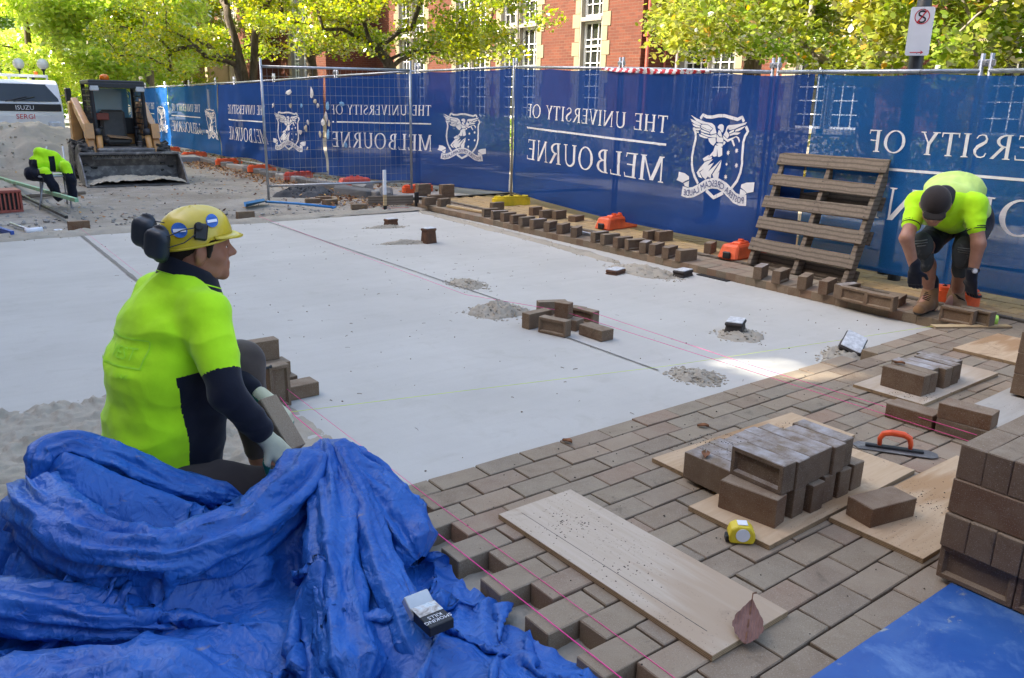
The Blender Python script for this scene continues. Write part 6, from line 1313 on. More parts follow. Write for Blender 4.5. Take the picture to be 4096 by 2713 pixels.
# collar and print on the back
def col_ring(a, t): r0, r1 = .080, .108; r = r0 + (r1 - r0) * t; return nk + FB @ V3((r + .004) * math.cos(a) + .026 + .012 * (1 - t), (r + .008) * math.sin(a), .068 - .082 * t - (.056 - .010 * t) * math.cos(a) * .9)
g = G(); g.grid(lambda u, v: tuple(col_ring(2 * PI * u, v)), 33, 5); co_ = g.build('collar', MT['navy'], w1, True); md = co_.modifiers.new('thickness', 'SOLIDIFY'); md.thickness = .005
g = G()
for t_, rr in ((.62, .0026), (.86, .0032)): g.tube([col_ring(a, t_) + FB @ V3(.004 * math.cos(a), .004 * math.sin(a), .002) for a in [2 * PI * k / 32 for k in range(33)]], rr, 6)
g.build('collar_piping', MT['hivis'], w1, True)
# helmet
HT = HR @ rot_e(0, -.10, 0) * .97; hh = hc + HR @ V3(-.014, 0, .044); Th = lambda x, y, z: hh + HT @ V3(x, y, z); g = G(); nu, nv = 40, 14; vs = []
for j in range(nv + 1):
    ph = PI / 2 * j / nv; 
    for i in range(nu):
        th = 2 * PI * i / nu; cx, sy = math.cos(th), math.sin(th); rad = math.cos(ph) ** .75; x = .134 * cx * rad; y = .114 * sy * rad; z = .102 * math.sin(ph); dip = -.030 * (1 - math.cos(th)) * .5 * (1 - j / nv) - (.016 if abs(sy) > .5 and cx < .3 else 0) * (1 - j / nv); rid = .007 * math.exp(-(y / .018) ** 2) * (j > 3); vs.append(tuple(Th(x, y, z + dip + rid)))
g.add(vs, [(j * nu + i, j * nu + (i + 1) % nu, (j + 1) * nu + (i + 1) % nu, (j + 1) * nu + i) for j in range(nv) for i in range(nu)])
hel = g.build('helmet', MT['helmet'], w1, True); md = hel.modifiers.new('thickness', 'SOLIDIFY'); md.thickness = .004; md.offset = -1
g = G(); vs = []; m = 24
for q in range(3):
    for i in range(m + 1):
        a = -1.15 + 2.3 * i / m; ext = (0, .022, .040)[q] * max(.12, math.cos(a * 1.15)) ** .6; vs.append(tuple(Th((.131 + ext) * math.cos(a), (.112 + ext * .55) * math.sin(a), .004 - .010 * q * math.cos(a) - .004)))
g.add(vs, [(q * (m + 1) + i, q * (m + 1) + i + 1, (q + 1) * (m + 1) + i + 1, (q + 1) * (m + 1) + i) for q in range(2) for i in range(m)]); pk = g.build('helmet_peak', MT['helmet'], hel, True, world=False)
P0 = np.array(parent_origin(hel)); pk.data.transform(Matrix.Translation(-Vector(P0))); md = pk.modifiers.new('thickness', 'SOLIDIFY'); md.thickness = .004
g = G(); g.tube([Th(.133 * math.cos(a), .113 * math.sin(a), -.012 - .030 * (1 - math.cos(a)) * .5) for a in [2 * PI * k / 30 for k in range(31)]], .0045, 6); g.build('helmet_rim', MT['helmet'], hel, True)
stk = simple('sticker_blue', (.03, .13, .45), .5, var=.3, scale=60)
for (cx, cz, rr) in ((-.058, .036, .026), (.058, .058, .022)):
    g = G(); n = 20; base = []
    for k in range(n):
        a = 2 * PI * k / n; x, z = cx + rr * math.cos(a), cz + rr * math.sin(a); q = max(0.0, 1 - (x / .142) ** 2 - (max(0, z) / .108) ** 2); base.append(tuple(Th(x, -.114 * q ** .5 - .003, z)))
    g.add(base, [tuple(range(n))]); o = g.build('helmet_sticker', stk, hel); g = G(); strip = []
    for sx, sz in ((-.8, -.22), (.8, -.22), (.8, .2), (-.8, .2)): x, z = cx + sx * rr, cz + sz * rr; q = max(0.0, 1 - (x / .142) ** 2 - (max(0, z) / .108) ** 2); strip.append(tuple(Th(x, -.114 * q ** .5 - .0052, z)))
    g.add(strip, [(0, 1, 2, 3)]); g.build('sticker_band', MT['print_white'], o)
g = G(); g.box(Th(.012, -.113, .026), (.046, .018, .062), HT @ rot_e(-.25, .25, 0), .006); g.lathe([(.016, -.006), (.016, .01), (.01, .013)], Th(.006, -.117, .046), 12, HT @ rot_e(1.35, 0, 0)); g.build('muff_bracket', MT['black'], hel)
for (x, y, z, yaw) in ((-.140, -.085, -.010, -.8), (-.172, .0, .022, -.8)):
    Rm = HT / .97 @ rotz(yaw) @ rot_e(0, .25, 0); c_ = Th(x, y, z); B = Body()
    for dx in (-.016, .016): B.cap(c_ + Rm @ V3(dx, 0, -.022), c_ + Rm @ V3(dx, 0, .022), .032, .032, .012, Rm[:, 1], .72)
    B.cap(c_ + Rm @ V3(0, .018, -.03), c_ + Rm @ V3(0, .018, .03), .041, .041, .01, Rm[:, 1], .3); grow('ear_muff', B, .005, [MT['muff']], w1)
g = G(); g.tube([Th(.01, -.118, .045), Th(-.05, -.125, .040), Th(-.10, -.12, .022), Th(-.135, -.10, .02)], .0022, 5); g.tube([Th(.01, -.118, .03), Th(-.05, -.128, -.005), Th(-.11, -.118, -.02)], .0022, 5); g.tube([Th(-.10, -.05, .06), Th(-.13, -.02, .065), Th(-.18, 0, .055)], .0022, 5); g.build('muff_wire', MT['steel_dark'], hel)
# trousers and gloves
B = Body(); B.cap(pel + V3(0, -.05, -.02), pel + V3(0, .06, -.02), .15, .15, .05)
B.chain([(-.70, .35, .11), (-.335, .18, .035), (-.64, .20, -.02)], [.115, .082, .06], .04).chain([(-.70, .53, .13), (-.285, .585, .43), (-.245, .565, .06)], [.115, .080, .062], .04); grow('trousers', B, .007, [MT['trouser']], w1, None, folds(.005, 22, (1, 1, 1), 7))
for nm, wv, dv, nv_ in (('glove', wR, hdR, (.35, -.75, .5)), ('glove', wL, hdL, (.6, -.3, .4))):
    B = Body(); hand_prims(B, wv, dv, nv_, .75 if wv is wR else .9, 1, 1.16, .008); dd = V3(*dv) / np.linalg.norm(dv); B.cap(wv - dd * .035, wv + dd * .01, .034, .034, .01); nn_ = V3(*nv_); nn_ -= dd * (nn_ @ dd); nn_ /= np.linalg.norm(nn_)
    grow(nm, B, .0045, [MT['glove_knit'], MT['glove_green']], w1, lambda C, wv=wv, nn_=nn_, dd=dd: (((C - wv) @ nn_ < -.010 + .0 * C[:, 0]) | (((C - wv) @ dd) > .135)).astype(int))
# lettering printed across the shoulders (tone on tone)
prn = simple('tone_print', (.43, .87, .04), .7, bump=0); v, f = bfont('VEST', .06); v2, f2 = bfont('LEAVE', .022); v[:, 0] += .03; v2[:, 0] += .07; me_sh = shirt.data
from mathutils.bvhtree import BVHTree
bv = BVHTree.FromPolygons([Vector(p.co) + shirt.location + w1.location for p in me_sh.vertices], [tuple(p.vertices) for p in me_sh.polygons]); g = G()
def on_back(px, pz): 
    o_ = Vector(np.array([-.62, .44, 0]) + FB @ V3(-.5, -px, 0)); o_.z = pz; d_ = Vector(FB[:, 0]); hit = bv.ray_cast(o_, d_)
    return (hit[0] - d_ * .004) if hit[0] else o_ + d_ * .25
for vv, ff, z0 in ((v, f, .585), (v2, f2, .525)): g.add([on_back(a, z0 + b) for a, b in vv], ff)
fr_ = [(-.125, .56), (.125, .56), (.125, .65), (-.125, .65)]
for i in range(4):
    a, b = fr_[i], fr_[(i + 1) % 4]
    for k in range(8):
        p = [a[0] + (b[0] - a[0]) * k / 8, a[1] + (b[1] - a[1]) * k / 8]; q = [a[0] + (b[0] - a[0]) * (k + 1) / 8, a[1] + (b[1] - a[1]) * (k + 1) / 8]; e = .005; ox, oz = (0, e) if i % 2 == 0 else (e, 0); g.add([on_back(p[0], p[1]), on_back(q[0], q[1]), on_back(q[0] + ox, q[1] + oz), on_back(p[0] + ox, p[1] + oz)], [(0, 1, 2, 3)])
g.build('back_print', prn, w1)
# paver held upright in his hands
o = bpy.data.objects.new('paver', PM[1]); col.objects.link(o); o.location = (-.285, .235, .262); ax = Vector((.05, -.15, -.17)).normalized(); o.rotation_euler = (ax.to_track_quat('X', 'Z') @ Euler((PI / 2, 0, 0)).to_quaternion()).to_euler(); tag(o, 'paver held on end between the gloves of the kneeling worker', 'paver')
# ---------------------------------------------------------------- bending worker by the fence
w2 = thing('person', 'worker in cap, shorts and knee pads bending down beside the leaning pallet', 'person', (4.95, .3, 0))
J = dict(head=(4.553, .234, .84), neck=(4.74, .27, .885), shR=(4.69, .42, .83), shL=(4.86, .115, .845), back=(5.03, .34, .905), pel=(5.36, .40, .70), hipR=(5.30, .48, .64), hipL=(5.38, .29, .64), kneeR=(4.74, .36, .50), kneeL=(4.90, .135, .475), ankR=(4.935, .345, .14), ankL=(5.16, .25, .12), elR=(4.46, .355, .60), wrR=(4.53, .295, .375), elL=(4.80, .005, .58), wrL=(4.785, .005, .335))
J = {k: V3(*v) for k, v in J.items()}; LAT = J['shR'] - J['shL']; LAT[2] = 0; LAT /= np.linalg.norm(LAT)
HR2 = frame((-.55, -.30, -.80), (-.72, -.36, .55)); B = Body(); T2 = head_prims(B, J['head'], HR2, 1.08); B.cap(J['head'] + HR2 @ V3(-.03, 0, -.06), J['neck'] + V3(.02, 0, -.01), .055, .065, .03); B.chain([J['neck'] + V3(.05, 0, -.03), J['back'], J['pel']], [.10, .12, .12], .06, LAT, 1.35)
for a, b, c, sd in (('shR', 'elR', 'wrR', 1), ('shL', 'elL', 'wrL', -1)): B.cap(J[a], J[b], .056, .048, .03).cap(J[b], J[c], .047, .031, .02); hand_prims(B, J[c], (.25, -.02, -.95), (-.85, -.25 * sd, 0), .8, -sd, 1.0)
for a, b, c in (('hipR', 'kneeR', 'ankR'), ('hipL', 'kneeL', 'ankL')): B.cap(J[a], J[b], .09, .062, .04).cap(J[b], J[b] * .62 + J[c] * .38 + V3(.03, .01, 0), .058, .062, .03).cap(J[b] * .62 + J[c] * .38 + V3(.03, .01, 0), J[c], .06, .042, .03).cap(J[c], J[c] + V3(-.14, -.02, -.07), .045, .035, .03)
grow('body', B, .008, [MT['skin2']], w2); eyes(T2, w2, HR2)
B = Body(); B.cap(J['neck'] + V3(.03, 0, -.03), J['back'] + V3(-.05, 0, -.015), .09, .120, .06, LAT, 1.35).cap(J['back'] + V3(-.05, 0, -.015), V3(5.22, .37, .77), .120, .125, .06, LAT, 1.25)
B.cap(J['neck'] + V3(.06, 0, -.03), J['shR'], .08, .08, .05).cap(J['neck'] + V3(.06, 0, -.03), J['shL'], .08, .08, .05)
for a, b in (('shR', 'elR'), ('shL', 'elL')): B.cap(J[a], J[a] * .42 + J[b] * .58, .072, .062, .04)
B.cap(V3(4.84, .28, .74), V3(5.05, .33, .69), .085, .10, .05, LAT, 1.25); grow('shirt', B, .008, [MT['hivis']], w2, None, folds(.009, 33, (1.2, 1.2, 1.4), 6))
for a, b in (('shR', 'elR'), ('shL', 'elL')):
    for q in (.60, .645): g = G(); c = J[a] * (1 - q) + J[b] * q; d_ = J[b] - J[a]; d_ /= np.linalg.norm(d_); e1 = np.cross(d_, (0, 0, 1)); e1 /= np.linalg.norm(e1); e2 = np.cross(d_, e1); g.tube([c + .064 * (math.cos(t) * e1 + math.sin(t) * e2) for t in [2 * PI * k / 18 for k in range(19)]], .004, 5); g.build('sleeve_stripe', MT['navy'], w2, True)

B = Body(); B.cap(J['neck'] + V3(.07, .005, -.01), J['back'] + V3(0, 0, 0), .108, .134, .05, LAT, 1.48).cap(J['back'] + V3(0, 0, 0), V3(5.25, .375, .79), .134, .136, .05, LAT, 1.34).cap(V3(4.84, .43, .80), V3(4.85, .41, .72), .075, .060, .04).cap(V3(4.96, .12, .79), V3(4.96, .15, .71), .082, .062, .04).cap(V3(5.28, .30, .78), V3(5.36, .27, .66), .10, .07, .04)
grow('vest', B, .008, [MT['hivis_vest']], w2, None, folds(.010, 35, (1.2, 1.2, 1.2), 6))
B = Body(); nd = J['head'] - J['neck']; nd /= np.linalg.norm(nd); B.cap(J['neck'] - nd * .0, J['neck'] + nd * .05, .088, .080, .02); grow('collar', B, .008, [MT['navy']], w2)
B = Body(); B.cap(J['pel'] + LAT * .06, J['pel'] - LAT * .06, .145, .145, .05).cap(V3(5.2, .37, .72), J['pel'], .12, .14, .05, LAT, 1.25)
for a, b in (('hipR', 'kneeR'), ('hipL', 'kneeL')): B.cap(J[a], J[a] * .22 + J[b] * .78, .112, .092, .05)
grow('shorts', B, .008, [MT['navy']], w2, None, folds(.006, 37, (1, 1, 1), 7))
# cap, gloves, pads, boots, watch
B = Body(); B.ell(J['head'] + HR2 @ V3(-.012, 0, .036), (.120, .099, .096), HR2, .01).ell(J['head'] + HR2 @ V3(-.05, 0, .0), (.068, .088, .075), HR2, .02); grow('cap', B, .007, [mk_cloth('dark_brown_cap', (.028, .022, .020))], w2)
B = Body(); B.cap(J['head'] + HR2 @ V3(.11, .03, .052), J['head'] + HR2 @ V3(.11, -.03, .052), .046, .046, .01, HR2[:, 2], .16); grow('cap_peak', B, .006, [mk_cloth('dark_cap_peak', (.024, .020, .018))], w2)
for c, sd in (('wrR', 1), ('wrL', -1)):
    B = Body(); hand_prims(B, J[c], (.25, -.02, -.95), (-.85, -.25 * sd, 0), .8, -sd, 1.22); B.cap(J[c] + V3(-.01, 0, .045), J[c], .040, .038, .01); grow('glove', B, .006, [MT['navy']], w2)
for a, c in (('kneeR', 'ankR'), ('kneeL', 'ankL')):
    n_ = V3(-.93, -.36, .05); n_ /= np.linalg.norm(n_); kx = J[a]; dn = J[c] - J[a]; dn /= np.linalg.norm(dn); R_ = np.stack([n_, np.cross(dn, n_) / np.linalg.norm(np.cross(dn, n_)), dn], 1); B = Body(); B.ell(kx + n_ * .035 - dn * .03, (.055, .078, .085), R_, .02).ell(kx + n_ * .028 + dn * .085, (.050, .066, .09), R_, .02); pad = grow('knee_pad', B, .008, [MT['knee']], w2); g = G()
    for q in range(7): g.tube([kx + n_ * (.094 - .012 * abs(q - 3) / 3 - .02 * (s_ ** 2)) - dn * (.075 - q * .022) + R_[:, 1] * s_ * .042 for s_ in (-1, -.5, 0, .5, 1)], .0042, 5)
    g.build('pad_ribs', simple('pad_rib', (.17, .18, .17), .7), pad, True)
for c, td in (('ankR', V3(-.215, -.03, 0)), ('ankL', V3(-.18, -.10, 0))):
    A_ = J[c]; B = Body(); heel = V3(A_[0] + .035, A_[1], .035); B.cap(A_ + V3(0, 0, .03), heel + V3(-.02, 0, .02), .056, .055, .03).chain([heel + V3(0, 0, .015), heel + td * .5 + V3(0, 0, .02), heel + td * 1.12 + V3(0, 0, .005)], [.046, .048, .044], .04).cap(A_ + V3(-.03, 0, -.02), heel + td * .7 + V3(0, 0, .03), .05, .04, .04); bt = grow('boot', B, .007, [MT['boot'], MT['sole']], w2, lambda C: (C[:, 2] < .022).astype(int)); V_ = bt.data.vertices
    for v in V_: v.co.z = max(v.co.z, .004)
    g = G()
    for q in range(6): p = A_ + V3(-.05, 0, .02) * 1 + (heel + td * .75 + V3(0, 0, .075) - A_ - V3(-.05, 0, .02)) * q / 5; g.tube([p + V3(.01, .034, -.006), p + V3(-.012, 0, .008), p + V3(.01, -.034, -.006)], .0035, 5)
    g.build('laces', MT['hair'], bt, True); B = Body(); B.cap(A_ + V3(.0, 0, .05), A_ + V3(-.012, 0, .10), .052, .050, .02); grow('sock', B, .008, [MT['navy']], w2)
g = G(); wv = J['wrL'] + V3(-.0, 0, .06); g.lathe([(.044, -.012), (.046, 0), (.044, .012)], wv, 18); wt = g.build('watch', MT['black'], w2, True); g = G(); g.lathe([(.0, 0), (.019, 0), (.019, .010), (.014, .012), (0, .012)], wv + V3(-.036, -.028, 0), 16, frame((0, 0, 1), (-.79, -.61, 0))); g.build('watch_case', MT['galv'], wt)
g = G(); g.lathe([(.0001, 0), (.0135, 0)], wv + V3(-.0462, -.0357, 0), 16, frame((0, 0, 1), (-.79, -.61, 0)), False); g.build('watch_face', MT['print_white'], wt)
# passer-by standing behind the banner
w3 = thing('person', 'passer-by in dark top standing on the far side of the crest banner', 'person', (7.3, 4.45, 0)); B = Body(); c3 = V3(7.3, 4.45, 0); hd = frame((-.3, 1, 0)); head_prims(B, c3 + V3(0, 0, 1.56), hd); B.cap(c3 + V3(0, 0, 1.36), c3 + V3(0, 0, 1.5), .06, .055, .03)
for s_ in (-1, 1): q = hd[:, 1] * s_; B.chain([c3 + q * .19 + V3(0, 0, 1.34), c3 + q * .24 + V3(0, 0, 1.06), c3 + q * .22 + V3(.03, .05, .82)], [.05, .042, .03], .03); hand_prims(B, c3 + q * .22 + V3(.03, .05, .82), (0, .05, -1), q, .5, s_); B.chain([c3 + q * .09 + V3(0, 0, .85), c3 + q * .10 + V3(0, 0, .45), c3 + q * .10 + V3(0, 0, .08), c3 + q * .1 + hd[:, 0] * .15 + V3(0, 0, .04)], [.08, .055, .045, .04], .03)
B.cap(c3 + V3(0, 0, .9), c3 + V3(0, 0, 1.32), .12, .12, .05, hd[:, 1], 1.35); grow('body', B, .012, [MT['skin2']], w3); eyes(lambda x, y, z: c3 + V3(0, 0, 1.56) + hd @ V3(x, y, z), w3, hd)
B = Body(); B.cap(c3 + V3(0, 0, .9), c3 + V3(0, 0, 1.36), .14, .13, .05, hd[:, 1], 1.35)
for s_ in (-1, 1): q = hd[:, 1] * s_; B.chain([c3 + q * .19 + V3(0, 0, 1.36), c3 + q * .24 + V3(0, 0, 1.06), c3 + q * .22 + V3(.03, .05, .86)], [.066, .056, .042], .03)
grow('jacket', B, .012, [MT['navy']], w3); B = Body()
for s_ in (-1, 1): q = hd[:, 1] * s_; B.chain([c3 + q * .09 + V3(0, 0, .9), c3 + q * .10 + V3(0, 0, .45), c3 + q * .10 + V3(0, 0, .1)], [.11, .075, .062], .04)
grow('trousers', B, .012, [MT['trouser']], w3)
# ------------------------------------------------------------------ skid-steer loader
def box_part(name, parent, mat, c, d, R=None, bev=.01, taper=1.0): return G().box(c, d, R, bev, taper).build(name, mat, parent, world=False)
ld = thing('skid_steer_loader', 'dusty tan skid-steer loader with black cab and bucket of sand lowered', 'loader', (2.22, 14.41, -.05), -.04)
ld.scale = (.95, .95, .87)
# local: +Y rear, -Y front (bucket), X across
def wheel(x, y):
    w_ = bpy.data.objects.new('wheel', None); col.objects.link(w_); w_.parent = ld; w_.location = (x, y, .40); R = rot_e(0, PI / 2, 0); G().lathe([(.20, -.13), (.35, -.135), (.395, -.10), (.40, 0), (.395, .10), (.35, .135), (.20, .13)], (0, 0, 0), 26, R).build('tyre', MT['rubber'], w_, True, world=False)
    g = G()
    for k in range(18):
        a = 2 * PI * k / 18
        for sx in (-1, 1): aa = a + (.17 if sx > 0 else 0); g.box((sx * .062, .405 * math.cos(aa), .405 * math.sin(aa)), (.13, .05, .045), rot_e(aa, 0, 0) @ rotz(sx * .45), .008)
    g.build('tread', MT['rubber'], w_, world=False, kind='stuff'); G().lathe([(.0, -.06), (.10, -.07), (.19, -.12), (.20, -.13), (.2, .13), (.19, .12), (.10, .07), (0, .06)], (0, 0, 0), 20, R).build('rim', MT['steel_dusty'], w_, True, world=False)
for x in (-.68, .68):
    for y in (-.42, .52): wheel(x, y)
box_part('chassis', ld, MT['steel_dusty'], (0, .1, .48), (1.02, 1.75, .46), None, .03); box_part('engine_cover', ld, MT['loader_tan'], (0, 1.0, .95), (1.0, .5, .55), None, .05)
for s_ in (-1, 1):
    box_part('rear_upright', ld, MT['loader_tan'], (s_ * .62, .82, 1.05), (.20, .34, 1.15), None, .03)
    g = G(); a = V3(s_ * .62, .72, 1.62); b = V3(s_ * .58, -.46, 1.02); c = V3(s_ * .58, -.66, .40)
    def beam(p, q, w_, h): d = q - p; L = np.linalg.norm(d); f = frame(d / L, (1, 0, 0)); return g.box((p + q) / 2, (L, h, w_), np.stack([f[:, 0], f[:, 1], f[:, 2]], 1), .015)
    beam(a, b, .12, .2); g.build('lift_arm', MT['loader_tan'], ld, world=False); g = G(); beam(b + V3(0, .06, .05), c, .13, .19); g.prism([(-.17, -.12), (.13, -.12), (.13, .14), (-.10, .18)], -.07, .07, rot_e(PI / 2, 0, PI / 2), b); g.build('arm_knee', MT['loader_tan'], ld, world=False)
    g = G(); g.tube([(s_ * .43, -.56, .98), (s_ * .45, -.70, .40)], .058, 10); g.build('hydraulic_ram', MT['loader_tan'], ld, True, world=False); g = G(); g.tube([(s_ * .43, -.52, 1.08), (s_ * .43, -.57, .95)], .068, 10); g.build('ram_collar', MT['steel_dark'], ld, True, world=False); g = G(); g.tube([(s_ * .50, .5, .75), (s_ * .50, .9, 1.3)], .04, 8); g.build('hydraulic_ram', MT['steel_dusty'], ld, True, world=False)
    for k in range(3): g = G(); g.tube([(s_ * .53, .2 - .1 * k, 1.2), (s_ * .56, .0 - .1 * k, .9), (s_ * .5, -.1 - .08 * k, .7)], .014, 6); g.build('hose', MT['black'], ld, True, world=False)
cab = bpy.data.objects.new('cab', None); col.objects.link(cab); cab.parent = ld
G().box((0, .12, 2.02), (.98, 1.08, .09), None, .02).build('roof', MT['steel_dark'], cab, world=False)
for s_ in (-1, 1):
    for (y0, y1) in ((-.40, -.36), (.62, .60)): g = G(); g.tube([(s_ * .44, y0 - .02, .72), (s_ * .45, y1, 2.0)], .042, 6); g.build('pillar', MT['steel_dark'], cab, world=False)
    g = G()
    for k in range(9): g.box((s_ * .46, .12, .95 + k * .115), (.018, .98, .022))
    for k in range(7): g.box((s_ * .462, -.3 + k * .14, 1.42), (.014, .02, 1.0))
    g.build('side_screen', MT['steel_dark'], cab, world=False); G().box((s_ * .40, -.42, 1.90), (.16, .06, .11), None, .015).build('work_light', MT['lens'], cab, world=False)
G().box((0, -.42, 1.955), (.98, .05, .10), None, .01).build('visor', MT['steel_dark'], cab, world=False)
G().box((0, .64, 1.60), (.70, .02, .62), None, 0).build('rear_window', mk_glass('cab_rear_glass', (.10, .25, .36), .1), cab, world=False); G().box((0, .66, 1.12), (.86, .05, .36), None, .02).build('bulkhead', MT['steel_dark'], cab, world=False)
g = G(); g.box((0, .42, 1.15), (.46, .14, .62), rot_e(-.15, 0, 0), .05); g.box((0, .16, .82), (.48, .46, .14), None, .05); g.build('seat', simple('grey_seat_vinyl', (.09, .085, .08), .6, dirt=((.2, .18, .15), .6)), cab, world=False); G().box((.02, .02, .90), (.40, .30, .02), rot_e(.12, .1, .1), .004).build('cardboard', simple('cardboard', (.36, .22, .12), .9), cab, world=False); G().box((-.2, .3, 1.32), (.22, .1, .14), None, .01).build('tool_box', MT['redpipe'], cab, world=False)
for s_ in (-1, 1): g = G(); g.tube([(s_ * .30, -.12, .72), (s_ * .31, -.14, 1.08)], [.022, .016], 8); g.ico((s_ * .31, -.14, 1.1), .035, 2); g.build('joystick', MT['black'], cab, True, world=False)
for k in range(6): G().lathe([(.055, k * .035), (.07, k * .035 + .0175), (.055, k * .035 + .035)], (.33, -.34, .62), 12).build('bellows', MT['steel_dusty'], cab, True, world=False)
box_part('foot_well', ld, MT['steel_dusty'], (0, -.38, .66), (.86, .3, .08), None, .01); box_part('cross_tube', ld, MT['loader_tan'], (-.02, -.60, .46), (.72, .11, .11), None, .02); G().lathe([(.07, 0), (.085, .02), (.08, .09), (.05, .12), (.0, .125)], (-.12, .1, 2.065), 14).build('beacon', MT['amber'], ld, True, world=False)
# bucket
bk = bpy.data.objects.new('bucket', None); col.objects.link(bk); bk.parent = ld; prof = [(-1.60, .03), (-1.55, .035), (-.98, .05), (-.82, .16), (-.80, .36), (-.88, .56), (-1.02, .62)]
g = G(); vs = [(x, y, z) for x in (-.86, .86) for y, z in prof]; n = len(prof); g.add(vs, [(i, i + 1, n + i + 1, n + i) for i in range(n - 1)]); sh = g.build('shell', MT['steel_dusty'], bk, world=False); md = sh.modifiers.new('thickness', 'SOLIDIFY'); md.thickness = .02
for x in (-.87, .87): g = G(); g.prism([(y, z) for y, z in prof] + [(-1.30, .40)], -.012, .012, np.array([[0, 0, 1.0], [1, 0, 0], [0, 1, 0]]), (x, 0, 0)); g.build('side_plate', MT['steel_dusty'], bk, world=False)
g = G(); g.box((0, -1.03, .62), (1.74, .05, .05), None, .008); g.box((0, -.92, .56), (1.3, .02, .12), None, 0); g.build('top_bar', MT['steel_dusty'], bk, world=False); g = G()
for k in range(22): g.box((-.62 + k * .059, -1.0, .565), (.012, .012, .09), rot_e(0, .5 if k % 2 else -.5, 0))
g.build('step_grip', MT['steel_dark'], bk, world=False); g = G(); g.box((0, -1.62, .03), (1.76, .10, .022)); g.build('cutting_edge', MT['steel_dusty'], bk, world=False)
def sandfill(u, v): x = (u - .5) * 1.66; y = -1.66 + .78 * v; z = .045 + (.13 * (1 - (2 * u - 1) ** 4) * math.sin(PI * min(1, v * .75 + .22)) + .05 * fbm(x * 4, y * 6) + .03 * abs(fbm(x * 13, y * 13))); return (x, y, max(.05, z))
G().grid(sandfill, 60, 34).build('sand_load', MT['sand_loose'], bk, True, world=False)
# ------------------------------------------------------------------ white tipper truck
tk = thing('white_truck', 'white cab-over truck with red lettering parked behind the sand pile', 'truck', (1.98, 24.6, -.05), .05)
prof = [(0, .55), (-.02, .95), (.0, 1.25), (.02, 1.32), (.30, 1.84), (.50, 1.92), (1.55, 1.94), (1.6, 1.2), (1.6, .55)]
g = G(); g.prism([(y, z) for y, z in prof], -.98, .98, np.array([[0, 0, 1.0], [1, 0, 0], [0, 1, 0]])); cb = g.build('cab_body', MT['truck_white'], tk, world=False); md = cb.modifiers.new('edge', 'BEVEL'); md.width = .05; md.segments = 3
def slope(u, v): y = .016 + (.285 - .016) * v; z = 1.34 + (1.81 - 1.34) * v; return ((u - .5) * (1.80 - .10 * v), y - .018 + .03 * (2 * u - 1) ** 2, z)
G().grid(slope, 9, 5).build('windscreen', MT['windscreen'], tk, True, world=False); G().box((0, -.022, 1.17), (1.86, .03, .20), None, .02).build('black_panel', MT['black'], tk, world=False)
for txt, size, z, mat, off in (('ISUZU', .17, 1.11, MT['sign_white'], -.042), ('SERGI', .19, .86, MT['print_red'], -.028)):
    v, f = bfont(txt, size); G().add([(a, off, z + b) for a, b in v], f).build('lettering', mat, tk, world=False)
for s_ in (-1, 1):
    g = G(); g.tube([(s_ * .98, .1, 1.5), (s_ * 1.14, .02, 1.55), (s_ * 1.14, .02, 1.30)], .014, 6); g.box((s_ * 1.15, .0, 1.52), (.17, .06, .42), None, .03); g.build('mirror', MT['black'], tk, world=False); G().box((s_ * .72, -.03, .70), (.36, .06, .18), None, .03).build('headlight', MT['lens'], tk, world=False)
    g = G(); g.tube([(s_ * .1 - .35, -.03, 1.33), (s_ * .1 + .2, .05, 1.47)], .010, 5); g.build('wiper', MT['black'], tk, world=False)
    for y in (.75, 3.6): G().lathe([(.0, -.1), (.38, -.1), (.40, 0), (.38, .1), (0, .1)], (s_ * .82, y, .42), 22, rot_e(0, PI / 2, 0)).build('wheel', MT['rubber'], tk, True, world=False)
box_part('bumper', tk, MT['truck_white'], (0, -.03, .45), (1.96, .16, .22), None, .03); box_part('chassis', tk, MT['steel_dark'], (0, 2.4, .60), (.8, 4.2, .2)); box_part('tray', tk, MT['galv'], (0, 3.2, 1.05), (2.05, 3.0, .6), None, .02)
g = G(); g.box((0, 1.72, 2.06), (2.05, .06, .08)); g.box((0, 1.72, 1.6), (.06, .06, .9))
for x in (-1.0, -.5, .5, 1.0): g.box((x, 1.72, 1.4), (.05, .05, 1.3))
g.build('headboard', MT['truck_white'], tk, world=False); G().lathe([(.05, 0), (.06, .02), (.055, .09), (0, .10)], (.72, 1.72, 2.10), 12).build('beacon', MT['amber'], tk, True, world=False); G().box((.1, .6, 1.6), (1.3, .3, .3), None, .05).build('dashboard', MT['blind'], tk, world=False)
# ------------------------------------------------------------------ sand pile and other heaps
heap('sand_heap', 'large heap of sand in front of the white truck', (1.0, 19.6), 2.35, 2.2, .86, 80, .22, 31, z0=-.06, crumbs=500, cr=(.01, .04)); heap('gravel_heap', 'small heap of dark gravel behind the bare fence panel', (4.15, 10.35), .55, .35, .17, 44, .35, 33, 'gravel', z0=-.06, crumbs=500, cr=(.008, .02))
heap('sand_heap', 'low spread of sand behind the folding chair', (.2, 13.2), .9, .8, .10, 50, .6, 35, z0=-.05, crumbs=120)
